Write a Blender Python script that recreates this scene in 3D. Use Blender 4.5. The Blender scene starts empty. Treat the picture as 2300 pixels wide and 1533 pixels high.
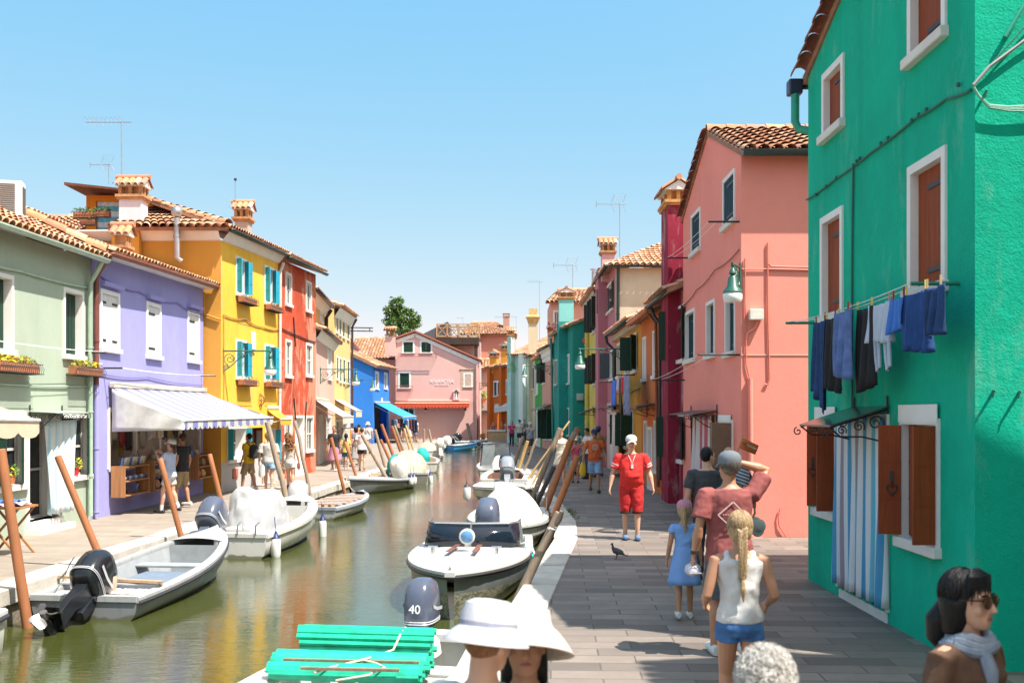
import bpy, math, random
from mathutils import Vector, Matrix
rad = math.radians
random.seed(7)
sc = bpy.context.scene
COL = sc.collection
# photo frame: focal length in pixels, principal column, horizon row, eye height above the pavement
F, CX, HY, H = 2300.0, 1150.0, 930.0, 2.15
# ---------------------------------------------------------------- camera
cd = bpy.data.cameras.new('camera')
cam = bpy.data.objects.new('camera', cd)
COL.objects.link(cam)
cam.location = (0, 0, H)
cam.rotation_euler = (rad(90), 0, 0)
cd.sensor_width = 36
cd.lens = 36
cd.shift_y = (HY - 766.5) / 2300
cd.clip_start = 0.05
cd.clip_end = 5000
cd.dof.use_dof = True
cd.dof.focus_distance = 20
cd.dof.aperture_fstop = 3.5
sc.camera = cam
# ---------------------------------------------------------------- light
SUN = Vector((0.47, -0.30, 1.0)).normalized()
SUN_EL = math.asin(SUN.z)
w = bpy.data.worlds.new("World")
sc.world = w
w.use_nodes = True
wn = w.node_tree
sky = wn.nodes.new('ShaderNodeTexSky')
sky.sky_type = 'NISHITA'
sky.sun_disc = False
sky.sun_elevation = SUN_EL
sky.sun_rotation = math.atan2(SUN.x, SUN.y)
sky.altitude = 0
sky.air_density = 0.6
sky.dust_density = 0.0
sky.ozone_density = 2.0
# hazy summer sky: even blue away from the sun, brighter all round it
_sep = wn.nodes.new('ShaderNodeSeparateColor')
_cmb = wn.nodes.new('ShaderNodeCombineColor')
wn.links.new(sky.outputs[0], _sep.inputs[0])
_tc = wn.nodes.new('ShaderNodeTexCoord')
_dot = wn.nodes.new('ShaderNodeVectorMath')
_dot.operation = 'DOT_PRODUCT'
wn.links.new(_tc.outputs['Generated'], _dot.inputs[0])
_dot.inputs[1].default_value = SUN


def _wm(op, a, b):
    m = wn.nodes.new('ShaderNodeMath')
    m.operation = op
    for i, v in enumerate((a, b)):
        if isinstance(v, bpy.types.NodeSocket): wn.links.new(v, m.inputs[i])
        else: m.inputs[i].default_value = v
    return m.outputs[0]


_halo = _wm('POWER', _wm('MAXIMUM', _dot.outputs['Value'], 0.0), 2.5)
SKY_STRENGTH = 0.15
for _i, (_k, _p) in enumerate(((0.80, 0.90), (0.465, 0.32), (0.435, 0.0))):
    _c = _wm('MULTIPLY', _wm('POWER', _wm('MULTIPLY', _sep.outputs[_i], SKY_STRENGTH), _p), _k / SKY_STRENGTH)
    wn.links.new(_wm('ADD', _c, _wm('MULTIPLY', _halo, (0.74, 0.58, 0.43)[_i] / SKY_STRENGTH)), _cmb.inputs[_i])
wn.nodes['Background'].inputs['Strength'].default_value = SKY_STRENGTH
wn.links.new(_cmb.outputs[0], wn.nodes['Background'].inputs['Color'])
sd = bpy.data.lights.new('sun', 'SUN')
sd.energy = 4.7
sd.angle = rad(0.5)
sd.color = (1.0, 0.94, 0.86)
so = bpy.data.objects.new('sun', sd)
COL.objects.link(so)
so.rotation_euler = (-SUN).to_track_quat('-Z', 'Y').to_euler()
so.location = (20, -15, 40)
vs = sc.view_settings
vs.view_transform = 'Standard'
vs.look = 'None'
vs.exposure = 1.15
vs.gamma = 1
vs.use_curve_mapping = False
sc.cycles.use_denoising = True
sc.cycles.max_bounces = 7
sc.cycles.diffuse_bounces = 4
sc.cycles.glossy_bounces = 3
sc.cycles.transmission_bounces = 4
sc.cycles.transparent_max_bounces = 6
sc.cycles.sample_clamp_indirect = 6
sc.cycles.caustics_reflective = False
sc.cycles.caustics_refractive = False
# ---------------------------------------------------------------- mesh helpers
V = Vector
ORG = {}


def Wp(px, py, Y):
    """point seen at photo pixel (px,py) at distance Y"""
    return V(((px - CX) / F * Y, Y, H - (py - HY) / F * Y))


def Gp(px, py, z=0.0):
    """point of the level z seen at photo pixel"""
    Y = F * (H - z) / (py - HY)
    return V(((px - CX) / F * Y, Y, z))


def perp(d):
    d = d.normalized()
    a = V((0, 0, 1)) if abs(d.z) < 0.9 else V((1, 0, 0))
    s = d.cross(a).normalized()
    return s, s.cross(d).normalized()


class MB:
    def __init__(s, M=None):
        s.v, s.f, s.m, s.M, s.cur = [], [], [], M, 0

    def add(s, vs, fs):
        b = len(s.v)
        if s.M is not None:
            vs = [s.M @ V(p) for p in vs]
        s.v += [V(p) for p in vs]
        for f in fs:
            s.f.append([b + i for i in f])
            s.m.append(s.cur)
        return s

    def box(s, x0, x1, y0, y1, z0, z1):
        return s.add([(x, y, z) for x in (x0, x1) for y in (y0, y1) for z in (z0, z1)],
                     [(0, 1, 3, 2), (4, 6, 7, 5), (0, 4, 5, 1), (2, 3, 7, 6), (0, 2, 6, 4), (1, 5, 7, 3)])

    def obox(s, c, a, b, d):
        c, a, b, d = V(c), V(a), V(b), V(d)
        return s.add([c + i * a + j * b + k * d for i in (-1, 1) for j in (-1, 1) for k in (-1, 1)],
                     [(0, 1, 3, 2), (4, 6, 7, 5), (0, 4, 5, 1), (2, 3, 7, 6), (0, 2, 6, 4), (1, 5, 7, 3)])

    def bar(s, p, q, w, h=None):
        p, q = V(p), V(q)
        a, b = perp(q - p)
        return s.obox((p + q) / 2, (q - p) / 2, a * w / 2, b * (h or w) / 2)

    def quad(s, *p):
        return s.add(p, [tuple(range(len(p)))])

    def loft(s, rings, closed=True, cap0=False, cap1=False):
        n = len(rings[0])
        vs = [p for r in rings for p in r]
        fs = []
        for i in range(len(rings) - 1):
            for j in range(n if closed else n - 1):
                k = (j + 1) % n
                fs.append((i * n + j, i * n + k, (i + 1) * n + k, (i + 1) * n + j))
        if cap0: fs.append(tuple(range(n))[::-1])
        if cap1: fs.append(tuple(range((len(rings) - 1) * n, len(rings) * n)))
        return s.add(vs, fs)

    def tube(s, pts, r, n=8, cap=True, squash=1.0):
        pts = [V(p) for p in pts]
        rs = r if isinstance(r, (list, tuple)) else [r] * len(pts)
        rings = []
        a = None
        for i, p in enumerate(pts):
            d = pts[min(i + 1, len(pts) - 1)] - pts[max(i - 1, 0)]
            if d.length < 1e-9: d = V((0, 0, 1))
            d.normalize()
            if a is None:
                a, b = perp(d)
            else:
                a = (a - d * a.dot(d))
                if a.length < 1e-6: a, b = perp(d)
                a.normalize()
            b = a.cross(d)
            rings.append([p + a * rs[i] * math.cos(t * 2 * math.pi / n) + b * rs[i] * squash * math.sin(t * 2 * math.pi / n) for t in range(n)])
        return s.loft(rings, True, cap, cap)

    def lathe(s, prof, c=(0, 0, 0), n=16, axis=None, sx=1, sy=1):
        c = V(c)
        if axis is None:
            X, Y, Z = V((1, 0, 0)), V((0, 1, 0)), V((0, 0, 1))
        else:
            Z = V(axis).normalized()
            X, Y = perp(Z)
        rings = [[c + Z * z + X * (r * sx * math.cos(2 * math.pi * t / n)) + Y * (r * sy * math.sin(2 * math.pi * t / n)) for t in range(n)] for r, z in prof]
        return s.loft(rings, True, True, True)

    def ell(s, c, rx, ry=None, rz=None, n=12, k=8, rot=None):
        ry = ry or rx
        rz = rz or rx
        c = V(c)
        rings = []
        for i in range(k + 1):
            a = math.pi * i / k
            sa, ca = max(math.sin(a), 1e-3), math.cos(a)
            ring = []
            for t in range(n):
                p = V((rx * sa * math.cos(2 * math.pi * t / n), ry * sa * math.sin(2 * math.pi * t / n), -rz * ca))
                if rot is not None: p = rot @ p
                ring.append(c + p)
            rings.append(ring)
        return s.loft(rings, True, True, True)

    def grid(s, fn, nu, nv):
        vs = [fn(i / nu, j / nv) for i in range(nu + 1) for j in range(nv + 1)]
        fs = [(i * (nv + 1) + j, (i + 1) * (nv + 1) + j, (i + 1) * (nv + 1) + j + 1, i * (nv + 1) + j + 1) for i in range(nu) for j in range(nv)]
        return s.add(vs, fs)

    def prism(s, pts, up):
        pts = [V(p) for p in pts]
        up = V(up)
        n = len(pts)
        return s.add(pts + [p + up for p in pts], [tuple(range(n))[::-1], tuple(range(n, 2 * n))] + [(i, (i + 1) % n, n + (i + 1) % n, n + i) for i in range(n)])


def tag(o, label=None, cat=None, group=None, kind=None):
    if label: o['label'] = label
    if cat: o['category'] = cat
    if group: o['group'] = group
    if kind: o['kind'] = kind
    return o


def thing(name, label, cat, loc=(0, 0, 0), group=None):
    o = bpy.data.objects.new(name, None)
    COL.objects.link(o)
    o.empty_display_size = 0.2
    o.location = loc
    ORG[o] = V(loc)
    return tag(o, label, cat, group)


def obj(name, mb, mats, parent=None, smooth=False, mods=(), org=None, label=None):
    """link the collected shape as ONE mesh object; its vertices are given in world metres"""
    me = bpy.data.meshes.new(name)
    o = bpy.data.objects.new(name, me)
    COL.objects.link(o)
    if parent is not None:
        o.parent = parent
        g = ORG[parent]
        ORG[o] = g
    else:
        g = V(org) if org is not None else (V(mb.v[0]) if mb.v else V())
        o.location = g
        ORG[o] = g
    me.from_pydata([p - g for p in mb.v], [], mb.f)
    for m in (mats if isinstance(mats, (list, tuple)) else [mats]):
        me.materials.append(m)
    me.polygons.foreach_set('material_index', mb.m)
    if smooth:
        me.polygons.foreach_set('use_smooth', [True] * len(me.polygons))
        if smooth != 'all':
            me.set_sharp_from_angle(angle=rad(42 if smooth is True else smooth))
    me.update()
    for t, kw in mods:
        md = o.modifiers.new(t.lower(), t)
        for k, v in kw.items(): setattr(md, k, v)
    if label: o['label'] = label
    return o


def bev(wd=0.01, seg=2): return ('BEVEL', dict(width=wd, segments=seg, limit_method='ANGLE', angle_limit=rad(40)))


def solid(t, off=0.0): return ('SOLIDIFY', dict(thickness=t, offset=off))


def fixnormals(o):
    import bmesh
    bm = bmesh.new()
    bm.from_mesh(o.data)
    bmesh.ops.recalc_face_normals(bm, faces=bm.faces)
    bm.to_mesh(o.data)
    bm.free()
    return o


def copy_tree(o, parent=None):
    c = o.copy()
    COL.objects.link(c)
    if parent is not None: c.parent = parent
    for ch in list(o.children): copy_tree(ch, c)
    return c


# ---------------------------------------------------------------- materials
MC = {}


class NT:
    def __init__(s, name):
        s.mat = bpy.data.materials.new(name)
        s.mat.use_nodes = True
        s.t = s.mat.node_tree
        s.b = s.t.nodes['Principled BSDF']

    def n(s, typ, **kw):
        nd = s.t.nodes.new('ShaderNode' + typ)
        for k, v in kw.items():
            if k[0] == '_':
                setattr(nd, k[1:], v)
            else:
                s.set(nd, k, v)
        return nd

    def set(s, nd, k, v):
        k = int(k[1:]) if (k[0] == 'i' and k[1:].isdigit()) else k.replace('__', ' ')
        sk = nd.inputs[k]
        if isinstance(v, bpy.types.NodeSocket):
            s.t.links.new(v, sk)
        elif isinstance(v, bpy.types.Node):
            s.t.links.new(v.outputs[0], sk)
        else:
            sk.default_value = (tuple(v) + (1,)) if isinstance(v, tuple) and len(v) == 3 and sk.type == 'RGBA' else v

    def pos(s, scale=(1, 1, 1), rot=(0, 0, 0)):
        g = s.n('NewGeometry')
        m = s.n('Mapping', Scale=scale, Rotation=rot)
        s.t.links.new(g.outputs['Position'], m.inputs['Vector'])
        return m

    def noise(s, scale, detail=4, rough=0.55, vec=None, dist=0.0):
        return s.n('TexNoise', Vector=vec or s.pos(), Scale=scale, Detail=detail, Roughness=rough, Distortion=dist)

    def ramp(s, fac, stops, interp='LINEAR'):
        r = s.n('ValToRGB', Fac=fac)
        cr = r.color_ramp
        cr.interpolation = interp
        while len(cr.elements) > len(stops): cr.elements.remove(cr.elements[-1])
        while len(cr.elements) < len(stops): cr.elements.new(1)
        for e, (p, c) in zip(cr.elements, stops):
            e.position = p
            e.color = tuple(c) + (1,) if isinstance(c, (tuple, list)) and len(c) == 3 else ((c, c, c, 1) if not isinstance(c, (tuple, list)) else c)
        return r

    def mix(s, fac, a, b, mode='MIX'):
        m = s.n('Mix', _data_type='RGBA', _blend_type=mode)
        for k, v in ((0, fac), (6, a), (7, b)):
            sk = m.inputs[k]
            if isinstance(v, bpy.types.Node): v = v.outputs[0]
            if isinstance(v, bpy.types.NodeSocket): s.t.links.new(v, sk)
            else: sk.default_value = (tuple(v) + (1,)) if isinstance(v, tuple) and len(v) == 3 else v
        return m.outputs[2]

    def math(s, op, a, b=0.0):
        m = s.n('Math', _operation=op)
        for k, v in ((0, a), (1, b)):
            if isinstance(v, bpy.types.Node): v = v.outputs[0]
            if isinstance(v, bpy.types.NodeSocket): s.t.links.new(v, m.inputs[k])
            else: m.inputs[k].default_value = v
        return m.outputs[0]

    def bump(s, h, strength=0.3, dist=0.02):
        b = s.n('Bump', Strength=strength, Distance=dist, Height=h)
        s.t.links.new(b.outputs[0], s.b.inputs['Normal'])

    def out(s, color=None, rough=None, **kw):
        if color is not None: s.set(s.b, 'Base Color', color)
        if rough is not None: s.set(s.b, 'Roughness', rough)
        for k, v in kw.items(): s.set(s.b, k, v)
        return s.mat


def sc3(c, k): return tuple(min(1, max(0, x * k)) for x in c)


def plain(name, col, rough=0.55, var=0.12, bump=0.0, scale=6.0, metal=0.0, **kw):
    """a painted, cloth, plastic ... surface with slight unevenness"""
    if name in MC: return MC[name]
    t = NT(name)
    nz = t.noise(scale, 5)
    c = t.mix(t.ramp(nz, [(0.3, 0.0), (0.7, 1.0)]), sc3(col, 1 - var), sc3(col, 1 + var))
    if bump: t.bump(t.noise(scale * 6, 4), bump, 0.01)
    MC[name] = t.out(c, rough, Metallic=metal, **kw)
    return MC[name]


def stucco(name, col, var=0.1, rough=0.9, patch=None, streak=0.25, bump=0.25, salt=0.0, big=0.55):
    if name in MC: return MC[name]
    t = NT(name)
    n1 = t.noise(big, 6, 0.6)
    n2 = t.noise(5, 6, 0.65)
    st = t.noise(1.0, 4, 0.6, t.pos((2.6, 2.6, 0.22)))
    c = t.mix(t.ramp(n1, [(0.3, 0.0), (0.7, 1.0)]), sc3(col, 1 - var), sc3(col, 1 + var))
    c = t.mix(t.math('MULTIPLY', t.ramp(n2, [(0.45, 0.0), (0.75, 1.0)]), 0.35), c, sc3(col, 1 + var * 1.6))
    c = t.mix(t.math('MULTIPLY', t.ramp(st, [(0.5, 0.0), (0.8, 1.0)]), streak), c, sc3(col, 0.6))
    if patch:
        pc, amt = patch
        pn = t.noise(0.8, 8, 0.68, t.pos((1, 1, 0.55)), 0.6)
        c = t.mix(t.ramp(pn, [(0.62 - amt * 0.2, 0.0), (0.68 - amt * 0.2, 0.9)]), c, pc)
    if salt:
        sn = t.noise(1.3, 9, 0.72, t.pos((1.4, 1.4, 0.5)), 0.4)
        c = t.mix(t.math('MULTIPLY', t.ramp(sn, [(0.55, 0.0), (0.75, 1.0)]), salt), c, (0.62, 0.58, 0.54))
    t.bump(t.mix(0.35, t.noise(9, 6, 0.65), t.noise(60, 3)), bump, 0.03)
    MC[name] = t.out(c, rough, Specular__IOR__Level=0.2) if False else t.out(c, rough)
    t.b.inputs['Specular IOR Level'].default_value = 0.2
    return MC[name]


def wood(name, col, rough=0.65, grain=(14, 14, 0.8), var=0.35):
    if name in MC: return MC[name]
    t = NT(name)
    g = t.noise(1.0, 6, 0.7, t.pos(grain), 0.4)
    n = t.noise(1.7, 4)
    c = t.mix(t.ramp(g, [(0.3, 0.0), (0.72, 1.0)]), sc3(col, 1 - var), sc3(col, 1 + var * 0.6))
    c = t.mix(t.math('MULTIPLY', t.ramp(n, [(0.45, 0), (0.75, 1)]), 0.4), c, sc3(col, 0.62))
    t.bump(g, 0.25, 0.01)
    MC[name] = t.out(c, rough)
    t.b.inputs['Specular IOR Level'].default_value = 0.22
    return MC[name]


def tilemat(name, cols, rough=0.85):
    if name in MC: return MC[name]
    t = NT(name)
    g = t.n('NewGeometry')
    k = len(cols)
    r = t.ramp(g.outputs['Random Per Island'], [((i + 0.0) / k, c) for i, c in enumerate(cols)], 'CONSTANT')
    nz = t.noise(7, 6, 0.7)
    c = t.mix(t.math('MULTIPLY', t.ramp(nz, [(0.42, 0), (0.72, 1)]), 0.5), r, (0.16, 0.10, 0.07))
    nl = t.noise(16, 4, 0.7)
    c = t.mix(t.math('MULTIPLY', t.ramp(nl, [(0.6, 0), (0.72, 1)]), 0.45), c, (0.55, 0.48, 0.38))
    t.bump(nz, 0.25, 0.01)
    MC[name] = t.out(c, rough)
    return MC[name]


def stripes(name, cols, axis, width, rough=0.8, rot=(0, 0, 0), duty=None, folds=0.0):
    """cloth with woven stripes; axis is a world direction, width one stripe in metres"""
    if name in MC: return MC[name]
    t = NT(name)
    g = t.n('NewGeometry')
    d = t.n('VectorMath', _operation='DOT_PRODUCT', i0=g.outputs['Position'])
    d.inputs[1].default_value = axis
    f = t.math('FRACT', t.math('DIVIDE', d.outputs['Value'], width * len(cols)))
    k = len(cols)
    ds = duty or [i / k for i in range(k)]
    r = t.ramp(f, list(zip(ds, cols)), 'CONSTANT')
    c = t.mix(t.math('MULTIPLY', t.noise(5, 5), 0.25), r, sc3(cols[0], 0.6))
    t.bump(t.noise(180, 2), 0.1, 0.002)
    MC[name] = t.out(c, rough)
    return MC[name]


def glassdark(name='dark_window_glass', col=(0.012, 0.016, 0.018)):
    if name in MC: return MC[name]
    t = NT(name)
    MC[name] = t.out(t.mix(t.noise(1.2, 3), col, sc3(col, 2.2)), 0.06)
    return MC[name]
# ================================================================ SETTING
def paving_mat(name, base, var, rowh, bw, mortar, rot=0.0, light=0.0):
    t = NT(name)
    v = t.pos((1, 1, 1), (0, 0, rot))
    wob = t.noise(0.9, 3, 0.5)
    vv = t.n('VectorMath', _operation='MULTIPLY_ADD', i0=wob.outputs['Color'], i2=v.outputs[0])
    vv.inputs[1].default_value = (0.03, 0.03, 0)
    b = t.n('TexBrick', Vector=vv.outputs[0], Color1=sc3(base, 1 - var), Color2=sc3(base, 1 + var), Mortar=mortar, Scale=1.0, Bias=0.0)
    b.offset = 0.43
    b.inputs['Mortar Size'].default_value = 0.008
    b.inputs['Mortar Smooth'].default_value = 0.3
    b.inputs['Brick Width'].default_value = bw
    b.inputs['Row Height'].default_value = rowh
    n = t.noise(2.3, 8, 0.7)
    c = t.mix(t.math('MULTIPLY', t.ramp(n, [(0.4, 0), (0.75, 1)]), 0.6), b.outputs['Color'], sc3(base, 0.6))
    n2 = t.noise(0.35, 5, 0.6)
    c = t.mix(t.math('MULTIPLY', t.ramp(n2, [(0.4, 0), (0.7, 1)]), 0.35), c, sc3(base, 1.25))
    n3 = t.noise(14, 3, 0.6)
    c = t.mix(t.math('MULTIPLY', t.ramp(n3, [(0.62, 0), (0.72, 1)]), 0.4), c, (0.13, 0.12, 0.11))
    hgt = t.mix(0.75, t.noise(22, 5), b.outputs['Fac'])
    bp = t.n('Bump', Strength=0.5, Distance=0.012, Height=hgt)
    bp.invert = True
    t.t.links.new(bp.outputs[0], t.b.inputs['Normal'])
    return t.out(c, 0.72)


PAVE_R = paving_mat('trachyte_paving', (0.185, 0.150, 0.123), 0.42, 0.27, 0.74, (0.06, 0.052, 0.047), 0.04)
PAVE_L = paving_mat('pale_stone_paving', (0.275, 0.228, 0.182), 0.16, 0.33, 0.9, (0.17, 0.14, 0.11), 0.06)
ISTRIA = stucco('white_kerb_stone', (0.50, 0.46, 0.40), var=0.2, streak=0.35, bump=0.6, big=1.6, patch=((0.30, 0.27, 0.22), 0.2))
t = NT('quay_wall')
_b = t.n('TexBrick', Vector=t.n('Mapping', Vector=t.n('NewGeometry').outputs['Position'], Rotation=(rad(90), 0, rad(90))), Color1=(0.27, 0.2, 0.15), Color2=(0.17, 0.14, 0.11), Mortar=(0.12, 0.11, 0.09), Scale=1.0)
_b.inputs['Brick Width'].default_value = 0.5
_b.inputs['Row Height'].default_value = 0.16
_b.inputs['Mortar Size'].default_value = 0.012
_z = t.n('SeparateXYZ', Vector=t.n('NewGeometry').outputs['Position'])
_wet = t.ramp(t.math('ADD', _z.outputs['Z'], t.math('MULTIPLY', t.noise(3, 4), 0.3)), [(0.0, 1.0), (0.02, 0.0)])
QUAY = t.out(t.mix(t.ramp(t.noise(3, 6), [(0.4, 0), (0.7, 1)]), _b.outputs['Color'], (0.07, 0.075, 0.04)), 0.8)
t.bump(t.noise(12, 5), 0.5, 0.03)
MC['quay_wall'] = QUAY

# canal water, murky green and rippled
t = NT('canal_water')
r1 = t.noise(1.0, 5, 0.55, t.pos((1.1, 2.8, 1)), 0.5)
r2 = t.noise(1.0, 4, 0.6, t.pos((6.0, 16.0, 1)), 0.4)
r3 = t.noise(0.25, 2, 0.5)
hh = t.math('ADD', t.math('MULTIPLY', r1.outputs[0], 0.55), t.math('MULTIPLY', t.math('MULTIPLY', r2.outputs[0], 0.45), t.ramp(r3, [(0.3, 0.25), (0.65, 1.0)])))
t.bump(hh, 0.085, 0.12)
WATER = t.out(t.mix(t.noise(0.5, 4), (0.036, 0.046, 0.009), (0.058, 0.064, 0.017)), 0.02)
t.b.inputs['IOR'].default_value = 1.9
t.b.inputs['Specular IOR Level'].default_value = 0.75
WZ = -0.45

L_EDGE = [(-7.0, -12), (-6.2, 12.5), (-6.02, 20), (-5.5, 28), (-5.05, 37), (-5.0, 50), (-5.6, 65), (-6.1, 78), (-5.6, 86.5)]
R_EDGE = [(-2.4, -12), (0.02, 11.3), (0.77, 17.7), (0.92, 20.5), (0.86, 24.2), (0.43, 36.4), (-0.27, 54), (-0.9, 66), (-1.5, 74), (-1.8, 78), (-1.9, 86.5)]


def flat_sheet(name, pts, z, m):
    mb = MB()
    mb.add([(x, y, z) for x, y in pts], [tuple(range(len(pts)))])
    o = obj(name, mb, m, org=(pts[0][0], pts[0][1], z))
    tag(o, kind='structure')
    return fixnormals(o)


mb = MB()
mb.quad((-900, -60, WZ), (900, -60, WZ), (900, 1500, WZ), (-900, 1500, WZ))
tag(obj('water', mb, WATER, org=(0, 0, WZ)), kind='structure')
flat_sheet('pavement_left', L_EDGE + [(-5.6, 88), (-700, 88), (-700, -12)], 0.0, PAVE_L)
flat_sheet('pavement_right', R_EDGE + [(-1.9, 88), (700, 88), (700, -12)], 0.0, PAVE_R)
flat_sheet('ground', [(-700, 86.5), (700, 86.5), (700, 1400), (-700, 1400)], -0.006, PAVE_L)


def kerb(name, pts, side, wdt):
    """white stone kerb blocks along the water and the wall below them"""
    mb = MB()
    wl = MB()
    rnd = random.Random(3)
    for (x0, y0), (x1, y1) in zip(pts[:-1], pts[1:]):
        a, b = V((x0, y0, 0)), V((x1, y1, 0))
        d = (b - a)
        L = d.length
        d.normalize()
        n = V((d.y, -d.x, 0)) * side     # towards the pavement
        k = max(1, round(L / 1.5))
        for i in range(k):
            p, q = a + d * (L * i / k + 0.012), a + d * (L * (i + 1) / k - 0.012)
            h = 0.012 + rnd.random() * 0.016
            ov = 0.05 + rnd.uniform(-.02, .02)
            mb.prism([p - n * ov + V((0, 0, h - .2)), q - n * ov + V((0, 0, h - .2)), q + n * wdt + V((0, 0, h - .2)), p + n * wdt + V((0, 0, h - .2))], (0, 0, 0.2))
        wl.quad(a + V((0, 0, -.18)), b + V((0, 0, -.18)), b + V((0, 0, -2)), a + V((0, 0, -2)))
        if abs(L) > 0: pass
    o = fixnormals(obj(name, mb, ISTRIA, mods=[bev(0.012, 2)]))
    tag(o, kind='structure')
    tag(obj('quay_wall', wl, QUAY), kind='structure')


kerb('kerb_left', L_EDGE, -1, 0.36)
kerb('kerb_right', R_EDGE, 1, 0.36)
kerb('kerb_far', [(-5.6, 86.5), (-1.9, 86.5)], -1, 0.36)
# low grass tufts along the joint of the right kerb
mb = MB()
rnd = random.Random(5)
for cx, cy, k in [(1.28, 22.6, 60), (1.30, 21.5, 25)]:
    for i in range(k):
        x, y = cx + rnd.gauss(0, .05), cy + rnd.gauss(0, .35)
        a = rnd.random() * 6.28
        s = rnd.uniform(.02, .06)
        mb.quad((x, y, 0), (x + s * math.cos(a), y + s * math.sin(a), .01), (x + 1.6 * s * math.cos(a + .4), y + 1.6 * s * math.sin(a + .4), rnd.uniform(.02, .07)))
tag(obj('grass', mb, plain('weed_green', (0.08, 0.13, 0.03), 0.7)), kind='stuff')

# ================================================================ FACADE MACHINERY
WHITE = stucco('white_plaster_trim', (0.74, 0.72, 0.68), var=0.06, streak=0.12, bump=0.12, big=2.0)
SILL = stucco('pale_stone_sill', (0.66, 0.63, 0.58), var=0.08, streak=0.1, bump=0.2, big=3.0)
IRON = plain('black_wrought_iron', (0.018, 0.02, 0.02), 0.5, 0.2)
GLASS = glassdark()
DARK = plain('painted_dark_interior', (0.02, 0.017, 0.015), 0.9)  # near-black colour standing in for unlit rooms behind openings
TILE = tilemat('terracotta_roof_tile', [(0.50, 0.20, 0.09), (0.58, 0.27, 0.13), (0.44, 0.19, 0.10), (0.60, 0.34, 0.20), (0.52, 0.24, 0.11), (0.38, 0.20, 0.13), (0.62, 0.38, 0.24)])
TILEB = plain('dark_tile_channel', (0.30, 0.15, 0.09), 0.9, 0.3)  # sheet under the barrel tiles, darker brown than they are
GUTTER = plain('dark_green_gutter', (0.014, 0.03, 0.028), 0.4, 0.2)
BROWNG = plain('brown_painted_gutter', (0.20, 0.065, 0.04), 0.45, 0.15)
ZINC = plain('zinc_metal', (0.42, 0.42, 0.43), 0.38, 0.1, metal=0.85)
DKGREEN = wood('dark_green_shutter_paint', (0.012, 0.045, 0.028), 0.45, (20, 20, 1.2), 0.25)
TEALSH = wood('dark_teal_shutter_paint', (0.006, 0.040, 0.055), 0.7, (20, 20, 1.2), 0.25)
BRWOOD = wood('red_brown_shutter_wood', (0.27, 0.056, 0.015), 0.65, (16, 16, 1.0), 0.3)
BRICK = None


class Fac:
    """a vertical wall plane standing on the plan line A-B; u along it, o outwards, z up"""

    def __init__(s, A, B, out):
        s.A, s.B = V((A[0], A[1], 0)), V((B[0], B[1], 0))
        d = s.B - s.A
        s.L = d.length
        s.t = d.normalized()
        s.n = V((s.t.y, -s.t.x, 0))
        if s.n.dot(V((out[0], out[1], 0))) < 0: s.n = -s.n

    def P(s, u, o=0.0, z=0.0): return s.A + s.t * u + s.n * o + V((0, 0, z))

    def uz(s, px, py):
        r = V(((px - CX) / F, 1, -(py - HY) / F))
        k = s.A.dot(s.n) / r.dot(s.n)
        p = r * k
        return (p - s.A).dot(s.t), p.z + H

    def rect(s, x0, x1, y0, y1):
        """photo pixels of an opening's edges (rows read at its middle) -> u0,u1,z0,z1"""
        xm = (x0 + x1) / 2
        a, b = s.uz(x0, HY)[0], s.uz(x1, HY)[0]
        return min(a, b), max(a, b), s.uz(xm, y1)[1], s.uz(xm, y0)[1]

    def box(s, mb, u0, u1, o0, o1, z0, z1):
        return mb.add([s.P(u, o, z) for u in (u0, u1) for o in (o0, o1) for z in (z0, z1)],
                      [(0, 1, 3, 2), (4, 6, 7, 5), (0, 4, 5, 1), (2, 3, 7, 6), (0, 2, 6, 4), (1, 5, 7, 3)])


def wall(mb, f, top, holes=(), zb=-0.3, u0=0.0, u1=None, o=0.0):
    """rectangular wall with real openings; top = [(u,z)...]"""
    u1 = f.L if u1 is None else u1
    if not isinstance(top, (list, tuple)): top = [(u0, top), (u1, top)]

    def tz(u):
        for (a, za), (b, zb_) in zip(top[:-1], top[1:]):
            if u <= b + 1e-9: return za + (zb_ - za) * ((u - a) / (b - a) if b > a else 0)
        return top[-1][1]
    us = sorted({round(x, 4) for x in [u0, u1] + [p[0] for p in top] + [x for h in holes for x in h[:2]] if u0 - 1e-6 <= x <= u1 + 1e-6})
    for a, b in zip(us[:-1], us[1:]):
        m = (a + b) / 2
        hs = sorted([h for h in holes if h[0] < m < h[1]], key=lambda h: h[2])
        z = zb
        for h in hs:
            if h[2] > z: mb.quad(f.P(a, o, z), f.P(b, o, z), f.P(b, o, h[2]), f.P(a, o, h[2]))
            z = h[3]
        mb.quad(f.P(a, o, z), f.P(b, o, z), f.P(b, o, tz(b)), f.P(a, o, tz(a)))


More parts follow.
